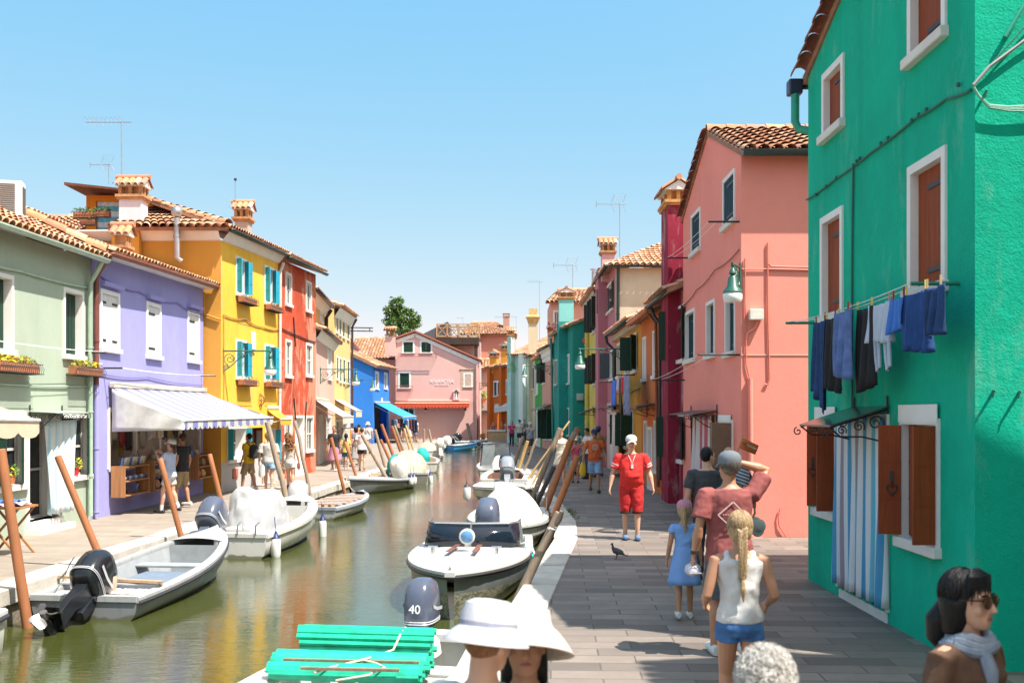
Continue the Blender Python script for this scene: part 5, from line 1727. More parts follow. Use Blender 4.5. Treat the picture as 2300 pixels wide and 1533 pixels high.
def leaves(mb, c, rx, ry, rz, n, s, rnd, cols=(0, 1, 2), flat=False):
    for i in range(n):
        while True:
            p = V((rnd.uniform(-1, 1), rnd.uniform(-1, 1), rnd.uniform(-1, 1)))
            if p.length < 1: break
        p = V(c) + V((p.x * rx, p.y * ry, p.z * rz))
        a = V((rnd.gauss(0, 1), rnd.gauss(0, 1), rnd.gauss(0, .6))).normalized()
        b = a.cross(V((rnd.gauss(0, 1), rnd.gauss(0, 1), rnd.gauss(0, 1)))).normalized()
        q = s * rnd.uniform(.6, 1.3)
        mb.cur = rnd.choice(cols)
        mb.quad(p - a * q, p + b * q * .45, p + a * q, p - b * q * .45)
    mb.cur = 0


def flower_box(label, f_, u0, u1, z, cols, n=160, group='flower boxes on the left facades', box=None):
    t_ = thing('flower_box', label, 'flower box', f_.P(u0, .1, z), group)
    mb = MB()
    f_.box(mb, u0, u1, .06, .24, z, z + .16)
    obj('trough', mb, box or plain('terracotta_trough', (.36, .13, .06), .8), t_, mods=[bev(.01, 2)])
    rnd = random.Random(n + int(u0 * 10))
    mb = MB()
    for k in range(7):
        u = u0 + (u1 - u0) * (k + .5) / 7
        leaves(mb, f_.P(u, .16, z + .2), .09, .12, .1, n // 7, .035, rnd, cols)
    obj('flowers', mb, LEAF + [YFL, plain('red_petal', (.5, .02, .03), .6), plain('pink_petal', (.6, .2, .35), .6)], t_)
    mb = MB()
    k = max(6, round((u1 - u0) / .07))
    for i in range(k + 1):
        u = u0 - .03 + (u1 - u0 + .06) * i / k
        mb.tube([f_.P(u, .26, z + .15), f_.P(u, .30, z + .08), f_.P(u, .28, z - .01), f_.P(u, .02, z - .02)], .005, 4)
    for o, zz in ((.27, .16), (.29, -.01)): mb.tube([f_.P(u0 - .05, o, z + zz), f_.P(u1 + .05, o, z + zz)], .007, 4)
    obj('iron_basket', mb, IRON, t_)
    return t_


def fb(f_, x0, x1, y, lab, cols, **k):
    u0, z = f_.uz(x0, y); u1, _ = f_.uz(x1, y)
    flower_box(lab, f_, u0, u1, z, cols, **k)


fb(f1, -30, 60, 832, 'flower box full of yellow flowers at the left picture edge', (3, 3, 3, 0, 1), n=420)
fb(f1, 146, 205, 840, 'flower box with yellow flowers beside the brown downpipe', (3, 3, 1, 0), n=300)
f3 = Fac((-8.0, 28.15), (-7.65, 33.5), (1, 0))
fb(f3, 530, 560, 677, 'empty looking iron flower box under the upper left turquoise window', (0, 2, 0), n=40)
fb(f3, 592, 618, 694, 'iron flower box under the upper right turquoise window', (0, 2, 4), n=50)
fb(f3, 530, 560, 864, 'iron flower box under the lower left turquoise window', (0, 1, 2), n=50)
fb(f3, 592, 619, 868, 'iron flower box under the lower right turquoise window', (0, 4, 2), n=60)


def pot(label, c, r, h, cols, m, n=90, group='potted plants'):
    t_ = thing('potted_plant', label, 'potted plant', c, group)
    mb = MB(); mb.lathe([(r * .7, 0), (r, h), (r * 1.08, h), (r * 1.08, h * 1.12), (r * .9, h * 1.12), (r * .85, h * .95)], c, 14)
    obj('pot', mb, m, t_, smooth=True)
    mb = MB(); rnd = random.Random(n); leaves(mb, V(c) + V((0, 0, h * 1.7)), r * 1.5, r * 1.5, r * 1.3, n, r * .38, rnd, cols)
    obj('foliage', mb, LEAF + [YFL, MC['red_petal'], MC['pink_petal']], t_)


REDP = plain('red_plastic_pot', (.6, .03, .04), .4)
u, z = f1.uz(164, 1068); pot('yellow flowers in a red pot on the sage window sill', f1.P(u, .03, z + .01), .1, .14, (1, 3, 0), REDP)
u, z = f1.uz(18, 1088); pot('green plant in orange pot at the left sill', f1.P(u, .03, z + .01), .1, .14, (1, 0, 3), plain('orange_pot', (.55, .2, .06), .6))
u, z = f3.uz(538, 846); pot('plant in terracotta pot in the lower left turquoise window', f3.P(u, -.02, z + .02), .1, .2, (0, 1, 4), plain('terracotta_pot', (.5, .16, .06), .8), 120)
u, z = f3.uz(602, 853); pot('red flowers in the lower right turquoise window', f3.P(u, -.02, z + .02), .1, .2, (0, 1, 4, 4), MC['terracotta_pot'], 120)
for i, (px, py, Y, r) in enumerate(((1083, 895, 91.5, .35), (1085, 982, 86.9, .2))):
    pot(('yellow green bush on the passage balcony', 'green shrub in pot by the restaurant corner')[i], Wp(px, py, Y) - V((0, 0, r)), r, r, (1, 1, 0, 3), MC['terracotta_pot'], 140)
for i, (px, py) in enumerate(((1402, 985), (1412, 968), (1382, 960))):
    u, z = fY.uz(px, py)
    pot(('pink flowers under the ochre window', 'pink flowers higher by the ochre shutter', 'pink flowers beside the white curtain')[i], fY.P(u, .12, z - .15), .1, .15, (0, 5, 5, 2), MC['terracotta_pot'], 70)
t_ = thing('potted_plant', 'reddish potted plant on the roof edge before the pink attic', 'potted plant', (2.2, 60.5, 6.9), 'potted plants')
mb = MB(); mb.lathe([(.2, 0), (.26, .35)], (2.35, 60.8, 6.75), 12); obj('pot', mb, MC['terracotta_pot'], t_)
mb = MB(); mb.cur = 0; leaves(mb, (2.35, 60.8, 7.3), .3, .3, .35, 120, .11, random.Random(3), (0,)); obj('foliage', mb, plain('red_leaf', (.2, .07, .06), .7), t_)
t_ = thing('hanging_pot', 'small red pot hanging on the teal wall', 'flower pot', (3.2, 51.3, 4.5))
c = Wp(1314, 764, 51.2)
mb = MB(); mb.ell(c, .14, .14, .15, 12, 8); obj('pot', mb, REDP, t_, smooth=True)
mb = MB(); mb.tube([c + V((0, 0, .14)), c + V((0, .0, .35)), c + V((.3, .0, .45)), c + V((.35, .4, .45))], .012, 5); obj('hanger', mb, IRON, t_)
# terrace plants before the attic curtain
for i, (px0, px1, py) in enumerate(((172, 222, 492), (222, 252, 490), (186, 220, 508))):
    ff_ = Fac((Wp(px0, 0, 28.9).x, 28.9), (Wp(px1, 0, 28.9).x, 28.9), (0, -1))
    flower_box(('long planter box of dry plants on the roof terrace', 'short planter box on the roof terrace', 'lowest planter box at the roof terrace edge')[i], ff_, 0, ff_.L, Wp(0, py, 28.9).z, (0, 1, 2), n=(260, 160, 120)[i], group='planters on the roof terrace')

# the tree behind the roofs
def tree(label, x, y, z0, blobs, seed):
    t_ = thing('tree', label, 'tree', (x, y, 0))
    mb = MB()
    mb.tube([(x, y, 0), (x + .1, y, z0 * .6), (x - .05, y, z0 + 2)], [.28, .22, .1], 10)
    for bx, bz, r in blobs: mb.tube([(x, y, z0), (x + bx * .6, y, z0 + (bz - z0) * .5), (x + bx, y, bz)], [.12, .07, .02], 6)
    obj('trunk', mb, wood('tree_bark', (.13, .09, .06), .9), t_, smooth=True)
    mb = MB(); rnd = random.Random(seed)
    for bx, bz, r in blobs:
        for k in range(int(26 * r * r) + 6):
            a = V((rnd.gauss(0, 1), rnd.gauss(0, 1), rnd.gauss(0, 1))).normalized() * r * rnd.uniform(.55, 1.05)
            leaves(mb, (x + bx + a.x, y + a.y, bz + a.z), .34, .34, .3, 17, .17, rnd, (0, 0, 1, 1, 2))
    obj('crown', mb, [plain('tree_leaf_mid', (.055, .13, .025), .55, .25), plain('tree_leaf_light', (.14, .22, .03), .55, .25), plain('tree_leaf_dark', (.022, .065, .018), .55, .25)], t_)


k103 = lambda px, py: ((px - CX) / F * 104 + 11.2, H - (py - HY) / F * 104)
tree('tall bushy green tree rising behind the tiled roofs', -11.2, 104, 7.5, [k103(893, 682) + (.8,), k103(880, 700) + (.8,), k103(900, 700) + (.8,), k103(885, 722) + (1.0,), k103(905, 722) + (1.1,), k103(925, 720) + (.7,), k103(938, 722) + (.5,), k103(925, 702) + (.35,), k103(893, 740) + (1.3,), k103(915, 742) + (1.2,)], 4)

# ---------------------------------------------------------------- washing lines
def line_rack(label, p0, p1, n0, n1, ln=.45, m=None, group='clothes lines on the facades'):
    """two wall poles carrying two cords"""
    t_ = thing('clothes_line', label, 'clothes line', p0, group)
    p0, p1, n0, n1 = V(p0), V(p1), V(n0), V(n1)
    for p, n_ in ((p0, n0), (p1, n1)):
        mb = MB(); mb.tube([p, p + n_ * ln], .018, 8); obj('pole', mb, m or IRON, t_)
    for k in (.72, .97):
        mb = MB()
        a, b = p0 + n0 * ln * k, p1 + n1 * ln * k
        mb.tube([a.lerp(b, i / 10) + V((0, 0, .012 - .05 * 4 * (i / 10) * (1 - i / 10))) for i in range(11)], .005, 5)
        obj('cord', mb, plain('white_cord', (.7, .7, .68), .7), t_)


LX = V((-1, 0, 0))
line_rack('clothes line full of dark washing on the emerald house', (3.87, 8.86, 3.28), (3.87, 12.9, 3.3), LX, LX, .42, plain('green_pole', (.015, .2, .12), .5))
line_rack('empty upper clothes line on the salmon house', (4.03, 18.15, 5.56), (4.03, 23.0, 5.66), LX, LX, .55)
line_rack('empty lower clothes line on the salmon house', (4.03, 18.1, 3.2), (4.03, 23.9, 2.95), LX, LX, .75)
line_rack('clothes line with washing on the ochre house', (3.9, 32.6, 3.4), (3.9, 38.1, 3.35), LX, LX, .7)
line_rack('clothes line on the pale sage house', (-8.65, 14.5, 3.35), (-8.62, 20.7, 3.4), V((1, 0, 0)), V((1, 0, 0)), .4)
line_rack('clothes line on the lilac house', (-8.58, 21.5, 3.12), (-8.47, 27.9, 3.2), V((1, 0, 0)), V((1, 0, 0)), .4)


def denim(name, col, worn=.25):
    if name in MC: return MC[name]
    t = NT(name)
    n = t.noise(7, 6, .65); n2 = t.noise(260, 2)
    c = t.mix(t.ramp(n, [(.35, 0), (.75, 1)]), sc3(col, .75), sc3(col, 1.3 + worn))
    t.bump(n2, .15, .003)
    MC[name] = t.out(c, .9)
    return MC[name]


DN, DNL, BLK = denim('dark_denim', (.012, .042, .13)), denim('light_denim', (.085, .14, .32)), plain('black_cloth', (.010, .010, .012), .85, .3)
wx = 3.52
def yw(px): return wx * F / (px - CX)
wash = [((1830, 1856), .93, 'long dark blue jeans, outermost on the emerald washing line', 'jeans', DN, .3, 2), ((1853, 1889), .80, 'long black trousers hanging beside dark jeans', 'trousers', BLK, .1, 2),
        ((1880, 1916), .42, 'short faded denim shorts with frayed hem', 'shorts', DNL, .1, 2), ((1895, 1934), .68, 'faded blue denim leg hanging behind the frayed shorts', 'jeans', DNL, .1, 2),
        ((1922, 1964), .82, 'black top hanging in the middle of the emerald washing line', 'top', BLK, -.1, 2), ((1952, 2004), .38, 'pale grey blue strappy top on the emerald washing line', 'top', plain('pale_blue_cloth', (.42, .48, .58), .85), .1, 3),
        ((2003, 2034), .30, 'small bright blue garment pinned with red pegs', 'top', plain('bright_blue_cloth', (.05, .18, .55), .85), -.2, 2), ((2030, 2086), .52, 'gathered royal blue skirt on the emerald washing line', 'skirt', plain('royal_blue_cloth', (.012, .06, .22), .85, .2), .1, 6),
        ((2078, 2118), .40, 'dark denim shorts nearest the corner of the emerald house', 'shorts', DN, .05, 2)]
for i, ((x0, x1), dp, lab, cat, m, hm, fo) in enumerate(wash):
    k = .0 if i not in (3,) else .11
    y0, y1 = yw(x0), yw(x1)
    o = cloth((wx - k, y0, 3.25 - .03), (wx - k, y1, 3.25 - .03), dp, cat, lab, cat, m, fo + 1, .045, 'washing on the emerald house line', 22, 12, hem=hm, flare=.08 if cat == 'skirt' else -.05, th=.008 if cat in ('jeans', 'trousers', 'shorts') else .004, seed=i)
    for e in (.12, .88):
        mb = MB(); c = V((wx - k, y0 + (y1 - y0) * e, 3.25)); mb.box(c.x - .008, c.x + .008, c.y - .006, c.y + .006, c.z - .04, c.z + .045)
        tag(obj('clothes_peg', mb, plain(('red_peg', 'yellow_peg', 'wood_peg')[i % 3], ((.4, .03, .04), (.7, .6, .1), (.5, .32, .16))[i % 3], .6)), 'small ' + ('red', 'yellow', 'wooden')[i % 3] + ' clothes peg on the emerald house line', 'clothes peg', ('red', 'yellow', 'wooden')[i % 3] + ' pegs on the emerald line')
mb = MB()
for e in (0, 1):
    c = V((wx, yw(1966 + 22 * e), 2.9)); mb.tube([c, c + V((0, -.02, -.2)), c + V((0, -.06, -.34)), c + V((0, -.12, -.3)), c + V((0, -.09, .0))], [.02, .018, .016, .018, .02], 6)
for o in bpy.data.objects:
    if o.get('label', '').startswith('pale grey blue strappy'): obj('strap', mb, MC['pale_blue_cloth'], o, smooth=True)
ow = 3.35
for i, (x0, x1, dp, lab, m) in enumerate(((1376, 1384, .85, 'bright blue garment hanging on the ochre house line', plain('bright_blue_cloth2', (.04, .16, .7), .85)), (1385, 1391, .4, 'pale lilac garment on the ochre house line', plain('pale_lilac_cloth', (.4, .4, .6), .85)), (1391, 1397, 1.1, 'dark camouflage trousers on the ochre house line', plain('camouflage_cloth', (.06, .05, .03), .85, .6, scale=12)), (1396, 1401, .5, 'red garment on the ochre house line', plain('red_cloth', (.5, .02, .03), .85)), (1400, 1412, 1.15, 'long blue grey jeans on the ochre house line', denim('grey_denim', (.17, .2, .32))))):
    y0, y1 = ow * F / (x0 - CX), ow * F / (x1 - CX)
    cloth((ow, y0, 3.28), (ow, y1, 3.28), dp, 'garment', lab, 'garment', m, 2, .04, 'washing on the ochre house line', 14, 8, seed=i)

# ---------------------------------------------------------------- writing and small fittings
def text(s_, c, size, X, Z, m, parent, name='lettering', ext=.004):
    cu = bpy.data.curves.new(name, 'FONT')
    cu.body = s_; cu.size = size; cu.extrude = ext; cu.align_x = 'CENTER'; cu.align_y = 'CENTER'; cu.resolution_u = 3
    cu.materials.append(m)
    tmp = bpy.data.objects.new(name, cu); COL.objects.link(tmp)
    me = bpy.data.meshes.new_from_object(tmp.evaluated_get(bpy.context.evaluated_depsgraph_get()))
    bpy.data.objects.remove(tmp)
    me.materials.clear(); me.materials.append(m)
    o = bpy.data.objects.new(name, me); COL.objects.link(o)
    X, Z = V(X).normalized(), V(Z).normalized()
    N = X.cross(Z)
    M = Matrix((X, Z, N)).transposed().to_4x4()
    M.translation = V(c)
    if parent is not None:
        o.parent = parent
        M.translation = V(c) - ORG[parent]
    o.matrix_local = M if parent is not None else M
    return o


LET = plain('white_lettering', (.78, .74, .72), .6)
sg = tag(text('RIVAROSA', ((993 - CX) / F * 88, 87.96, H - (856 - HY) / F * 88), .44, (1, 0, 0), (0, 0, 1), LET, hr), kind=None)
text('RISTORANTE', ((993 - CX) / F * 88, 87.96, H - (863.5 - HY) / F * 88), .2, (1, 0, 0), (0, 0, 1), LET, hr)
# balconies, niche and lamps on the restaurant
fr_ = Fac((-10.0, 88.0), (-2.75, 88.0), (0, -1))
def railing(u0, u1, z, h_, out, lab):
    t_ = thing('flower_rail', lab, 'railing', fr_.P(u0, 0, z), 'iron rails on the restaurant front')
    mb = MB()
    RI = plain('reddish_iron', (.24, .07, .06), .6)
    for zz in (z, z + h_): mb.tube([fr_.P(u0, .02, zz), fr_.P(u0, out, zz), fr_.P(u1, out, zz), fr_.P(u1, .02, zz)], .02, 5)
    k = round((u1 - u0) / .12)
    for i in range(k + 1): mb.tube([fr_.P(u0 + (u1 - u0) * i / k, out, z), fr_.P(u0 + (u1 - u0) * i / k, out, z + h_)], .012, 4)
    if out > .3:
        for i in range(k + 1): mb.tube([fr_.P(u0 + (u1 - u0) * i / k, .02, z), fr_.P(u0 + (u1 - u0) * i / k, out, z)], .012, 4)
    obj('rail', mb, RI, t_)
railing(gx(897), gx(982), gz(801), gz(794) - gz(801), .45, 'long iron flower rail under the upper restaurant windows')
railing(gx(888), gx(927), gz(875), gz(866) - gz(875), .4, 'small iron balcony rail under the lower restaurant window')
t_ = thing('wall_shrine', 'small gabled wall niche with a white statue on the restaurant', 'shrine', fr_.P(gx(1025), 0, gz(897)))
mb = MB()
f_ = fr_
f_.box(mb, gx(1019), gx(1021.5), 0, .2, gz(897), gz(880)); f_.box(mb, gx(1029), gx(1031), 0, .2, gz(897), gz(880)); f_.box(mb, gx(1018), gx(1032), 0, .25, gz(898), gz(896))
mb.bar(f_.P(gx(1017.5), .13, gz(880)), f_.P(gx(1025.2), .13, gz(873.5)), .26, .08); mb.bar(f_.P(gx(1025), .13, gz(873.5)), f_.P(gx(1032), .13, gz(880)), .26, .08)
obj('niche', mb, plain('pale_pink_niche', (.66, .5, .46), .8), t_)
mb = MB(); f_.box(mb, gx(1021.5), gx(1029), .002, .02, gz(896), gz(879)); obj('niche_back', mb, plain('blue_grey_niche', (.25, .27, .33), .8), t_)
mb = MB(); mb.lathe([(.1, 0), (.12, .1), (.09, .35), (.1, .45), (.05, .5), (.06, .55), (.055, .62), (.01, .66)], f_.P(gx(1025), .1, gz(896)), 10); obj('statue', mb, WHITE, t_, smooth=True)
for px in (957, 1045.5):
    t_ = thing('wall_light', 'small dark wall light under the red awning, ' + ('near the middle of the pink wall' if px < 1000 else 'near the right end of the pink wall'), 'wall light', fr_.P(gx(px), 0, gz(920)), 'wall lights of the restaurant')
    mb = MB(); mb.lathe([(.03, .25), (.05, .1), (.14, .0), (.15, -.02), (.02, -.02)], fr_.P(gx(px), .2, gz(920)), 10); mb.tube([fr_.P(gx(px), 0, gz(914)), fr_.P(gx(px), .2, gz(914))], .02, 5); obj('lamp_hood', mb, IRON, t_, smooth=True)
    mb = MB(); mb.ell(fr_.P(gx(px), .2, gz(921.5)), .09, .09, .09, 8, 6); obj('lamp_globe', mb, MILK, t_, smooth=True)
# white name plate on the azure house
mb = MB(); mb.box(-10.19, -10.15, 79.6, 80.5, 3.15, 3.45)
tag(obj('sign_plate', mb, plain('pale_sign', (.6, .5, .5), .5), mods=[bev(.01, 1)]), 'small pale sign plate above the blue awning', 'sign')
# ================================================================ BOATS
def hullpaint(name, col, rough=.3, grime=.5):
    """worn boat paint: run marks, scuffs and a slimy line just above the water"""
    t = NT(name)
    st = t.ramp(t.noise(1, 5, .65, t.pos((9, 9, .9)), .3), [(.5, 0), (.75, 1)])
    sc_ = t.ramp(t.noise(1, 6, .75, t.pos((5, 5, 26)), .8), [(.6, 0), (.66, 1)])
    bl = t.ramp(t.noise(2.2, 6, .65), [(.4, 0), (.7, 1)])
    z = t.n('SeparateXYZ', Vector=t.n('NewGeometry').outputs['Position']).outputs['Z']
    sl = t.ramp(t.math('ADD', t.math('MULTIPLY', t.math('ADD', z, .45), 5.0), t.math('MULTIPLY', t.math('SUBTRACT', t.noise(5, 5), .5), .9)), [(.18, 1.0), (.34, 0.0)])
    c = t.mix(t.math('MULTIPLY', bl, .5), col, sc3(col, .82))
    c = t.mix(t.math('MULTIPLY', st, grime), c, tuple(.55 * v * k for v, k in zip(col, (1, .93, .8))))
    c = t.mix(t.math('MULTIPLY', sc_, grime * .7), c, sc3(col, .45))
    c = t.mix(t.math('MULTIPLY', sl, .85), c, (.10, .10, .05))
    t.bump(t.noise(30, 3), .06, .01)
    MC[name] = t.out(c, t.math('ADD', t.math('MULTIPLY', bl, .25), rough))
    return MC[name]


GREYB, GREYL = hullpaint('grey_boat_paint', (.21, .22, .23), .3), hullpaint('light_grey_boat_paint', (.38, .39, .39), .35, .6)
WHITEB, DIRTYW = hullpaint('white_gelcoat', (.61, .60, .57), .2, .3), hullpaint('stained_white_boat', (.60, .58, .52), .35, .7)
NAVY = plain('navy_bottom_paint', (.015, .03, .12), .4)
DKRUB = plain('dark_rubber', (.035, .035, .042), .6, .2)
MOTG = plain('blue_grey_motor', (.075, .09, .13), .22, .08, scale=2)
MOTB = plain('black_motor', (.012, .014, .018), .18, .2)
STEEL = plain('stainless_steel', (.5, .5, .5), .25, .05, metal=.9)
PLANK = wood('old_plank', (.45, .32, .2), .7)
SILVT = plain('silver_tarpaulin', (.42, .42, .43), .38, .1, bump=.2)
t = NT('weedy_hull')
_g = t.ramp(t.noise(9, 7, .7, None, 1.5), [(.45, (.10, .11, .07)), (.56, (.36, .33, .24)), (.7, (.16, .17, .10))])
WEEDY = t.out(_g, .5)
t = NT('rusty_white')
_g = t.mix(t.ramp(t.noise(2.2, 6, .7), [(.56, 0), (.62, 1)]), (.66, .65, .6), (.45, .2, .06))
RUSTYW = t.out(_g, .5)


def boat(label, x, y, hd, L=4.3, B=1.5, fs=.3, fb=.6, hull=GREYB, rim=None, inside=None, strake=None, deck=.72, floor=.05, bottom=None, stern_w=.9, full=2.2, group='small motor boats moored along the canal', thw=(.28, .5), cover=None, rimw=.1, low=None):
    """open boat: local y from transom (0) to bow (L), z = 0 on the water"""
    M = Matrix.Translation((x, y, WZ)) @ Matrix.Rotation(rad(hd), 4, 'Z')
    t_ = thing('motor_boat', label, 'boat', (x, y, WZ), group)
    rim = rim or hull
    inside = inside or rim

    def hb(s):
        k = max(0, (s - .35) / .65)
        return B / 2 * (stern_w + (1 - stern_w) * min(1, s / .35)) * max(.02, 1 - k ** full) ** .75

    def sh(s): return fs + (fb - fs) * s ** 1.8

    def yy(s): return L * s
    N = 18
    S = [i / N for i in range(N + 1)]
    mb = MB(M)
    rg = []
    for s in S:
        b, z = hb(s), sh(s)
        rk = .35 * max(0, (s - .6) / .4) ** 2       # raked stem
        k = 1 - .35 * s
        rg.append([(sx * b * w_, yy(s) - rk * (1 - zz / z if z else 0) * .6, zz) for sx, w_, zz in ((-1, 1, z), (-1, .985 * k + (1 - k) * .9, z * .55), (-1, .93 * k + .02, .06), (-1, .85 * k, -.03), (-1, .45 * k, -.16), (1, .0, -.22), (1, .45 * k, -.16), (1, .85 * k, -.03), (1, .93 * k + .02, .06), (1, .985 * k + (1 - k) * .9, z * .55), (1, 1, z))])
    n = 11
    vs = [p for r in rg for p in r]
    fsx = [(i * n + j, i * n + j + 1, (i + 1) * n + j + 1, (i + 1) * n + j) for i in range(N) for j in range(n - 1)]
    b0 = len(mb.v)
    mb.add(vs, fsx)
    if bottom or low:
        for i in range(N):
            for j in range(n - 1):
                if (low and j not in (0, 9)) or (not low and 2 <= j <= 7): mb.m[i * (n - 1) + j] = 1
    mb.add(rg[0], [tuple(range(n))[::-1]])
    if low: mb.m[-1] = 1
    ho = obj('hull', mb, [hull, bottom or low or hull], t_, smooth=True)
    # gunwale with rubbing strake
    mb = MB(M)
    rr = []
    for s in [i / 24 for i in range(25)]:
        b, z = hb(s), sh(s)
        rr.append((b, yy(s), z))
    path = [(-b, y_, z) for b, y_, z in rr] + [(b, y_, z) for b, y_, z in rr[::-1]]
    rings = []
    m_ = len(path)
    for i, p in enumerate(path):
        p = V(p)
        a, c = V(path[max(0, i - 1)]), V(path[min(m_ - 1, i + 1)])
        d = (c - a).normalized()
        inn = V((d.y, -d.x, 0)).normalized()
        w_ = min(rimw, abs(p.x) + .02)
        rings.append([p - inn * .03 + V((0, 0, -.05)), p - inn * .03 + V((0, 0, .015)), p + V((0, 0, .035)), p + inn * w_ * .9 + V((0, 0, .03)), p + inn * w_ + V((0, 0, -.02)), p + inn * w_ * .8 + V((0, 0, -.06))])
    mb.loft(rings, True, True, True)
    st = hb(0)
    mb.box(-st, st, -.02, rimw, fs - .04, fs + .032)
    obj('gunwale', mb, rim, t_, smooth=True)
    if strake:
        mb = MB(M)
        mb.tube([V(p) + V((0, 0, -.05)) + (V((p[0], 0, 0)).normalized() * .02 if abs(p[0]) > .01 else V((0, .02, 0))) for p in path], .032, 6)
        obj('rubbing_strake', mb, strake, t_, smooth=True)
    # inside
    mb = MB(M)
    S2 = [i / N for i in range(N + 1) if i / N <= deck + 1e-6]
    rg = []
    for s in S2:
        b, z = max(.03, hb(s) - rimw * .9), sh(s)
        rg.append([(-b, yy(s) + (.06 if s == 0 else 0), z), (-b * .88, yy(s) + (.06 if s == 0 else 0), floor), (0, yy(s) + (.06 if s == 0 else 0), floor), (b * .88, yy(s) + (.06 if s == 0 else 0), floor), (b, yy(s) + (.06 if s == 0 else 0), z)])
    mb.loft(rg, False)
    mb.add(rg[0], [(0, 1, 2, 3, 4)]); mb.add(rg[-1], [(0, 1, 2, 3, 4)])
    obj('interior', mb, inside, t_, smooth=30)
    if deck < .98:
        mb = MB(M)
        rg = []
        for i in range(11):
            s = deck + (1 - deck) * i / 10
            b, z = max(.0, hb(s) - .02), sh(s)
            rg.append([(b * (j / 4 - 1), yy(s), z + .035 + .05 * (1 - (j / 4 - 1) ** 2)) for j in range(9)])
        mb.loft(rg, False)
        obj('foredeck', mb, rim, t_, smooth=True)
    for s in thw:
        mb = MB(M)
        b = hb(s) - rimw * .7
        mb.box(-b, b, yy(s) - .14, yy(s) + .14, sh(s) - .16, sh(s) - .12)
        obj('thwart', mb, inside, t_, mods=[bev(.012, 2)])
    return t_, M, hb, sh


def motor(t_, M, fs, tilt=0.0, s=1.0, cow=MOTG, leg=None, dx=0.0, shift=0.0, turn=0.0, bag=None, num=None):
    """outboard motor clamped on the transom"""
    leg = leg or cow
    X = M @ Matrix.Translation((dx, -.07 + shift, fs)) @ Matrix.Rotation(rad(turn), 4, 'Z') @ Matrix.Rotation(rad(-tilt), 4, 'X') @ Matrix.Diagonal((s, s, s, 1))
    mb = MB(X)
    mb.box(-.11, .11, -.03, .09, -.28, .06)
    mb.tube([(-.13, .0, .0), (.13, .0, .0)], .035, 8)
    mb.loft([[(-.07, -.2, z), (.07, -.2, z), (.09, -.02, z), (-.09, -.02, z)] for z in (.1, -.1)] + [[(-.045, -.24, z), (.045, -.24, z), (.05, -.06, z), (-.05, -.06, z)] for z in (-.3, -.62)], True, True, True)
    mb.loft([[(-.11 * q, -.38, z), (.11 * q, -.38, z), (.08 * q, .02, z), (-.08 * q, .02, z)] for z, q in ((-.60, .9), (-.625, 1))], True, True, True)
    mb.lathe([(.01, -.22), (.05, -.16), (.06, 0), (.055, .18), (.03, .28), (.005, .32)], (0, -.13, -.74), 12, axis=(0, 1, 0))
    mb.loft([[(-.02, -.22, z), (.02, -.22, z), (.025, -.02, z), (-.025, -.02, z)] for z in (-.6, -.74)], True, True, True)
    mb.loft([[(-.012, -.16 + q, z), (.012, -.16 + q, z), (.012, .0 - q, z), (-.012, .0 - q, z)] for z, q in ((-.74, 0), (-.93, .05))], True, True, True)
    mo = obj('outboard_motor', mb, leg, t_, smooth=True, mods=[bev(.008, 2)])
    mb = MB(X)
    mb.lathe([(.04, -.05), (.045, 0), (.03, .06)], (0, -.36, -.74), 10, axis=(0, 1, 0))
    for k in range(3):
        a = k * 2.094 + .4
        d, e = V((math.cos(a), 0, math.sin(a))), V((-math.sin(a), 0, math.cos(a)))
        c = V((0, -.36, -.74))
        mb.loft([[c + d * r + e * w_ * q + V((0, .05 * q, 0)) + V((0, o, 0)) for q, o in ((-1, 0), (0, -.012), (1, 0), (0, .012))] for r, w_ in ((.03, .03), (.08, .075), (.13, .08), (.165, .05), (.175, .01))], True, True, True)
    obj('propeller', mb, plain('propeller_metal', (.16, .15, .15), .4, metal=.5), mo, smooth=True)
    if bag is not None:
        mb = MB(X)
        rnd = random.Random(3)
        rings = []
        for z, w_, d_ in ((-.25, .15, .2), (-.05, .2, .26), (.15, .24, .32), (.38, .24, .31), (.52, .2, .26), (.6, .1, .13), (.61, .01, .01)):
            rings.append([(w_ * math.cos(a) * (1 + .07 * math.sin(a * 5 + z * 9)), -.12 + d_ * math.sin(a) * (1 + .07 * math.sin(a * 4 + z * 11)), z + .02 * math.sin(a * 3)) for a in [k * math.pi / 12 for k in range(24)]])
        mb.loft(rings, True, True, True)
        obj('motor_cover', mb, bag, mo, smooth=True)
        return mo
    mb = MB(X)
    rings = []
    for z, w_, d0, d1 in ((.02, .12, -.24, .1), (.06, .165, -.32, .16), (.12, .175, -.36, .19), (.28, .18, -.38, .2), (.42, .172, -.36, .18), (.52, .15, -.31, .13), (.575, .1, -.22, .05), (.59, .03, -.12, -.05)):
        c, h = (d0 + d1) / 2, (d1 - d0) / 2
        rings.append([(w_ * (abs(math.cos(a)) ** .6) * (1 if math.cos(a) > 0 else -1), c + h * (abs(math.sin(a)) ** .7) * (1 if math.sin(a) > 0 else -1), z) for a in [k * math.pi / 14 for k in range(28)]])
    mb.loft(rings, True, True, True)
    cw = obj('cowling', mb, cow, mo, smooth=True)
    mb = MB(X)
    for z in (.1, .125): mb.tube([(x * 1.02, y_ * 1.0, z) for x, y_, _ in [rings[2][k % 28] for k in range(29)]], .007, 5)
    for sx in (-1, 1):
        mb.loft([[(sx * .181, -.3 + q, z0) for z0 in (.2 + h, .24 + h)] for q, h in ((0, 0), (.2, .02), (.36, .07))], False)
    obj('trim_band', mb, plain('motor_trim', (.45, .46, .48), .3), mo, smooth=True)
    if num:
        text(num, X @ V((-.0, .203, .27)), .14 * s, X.to_3x3() @ V((-1, 0, 0)), X.to_3x3() @ V((0, -.1, 1)), plain('motor_number', (.75, .75, .75), .4), mo)
    return mo


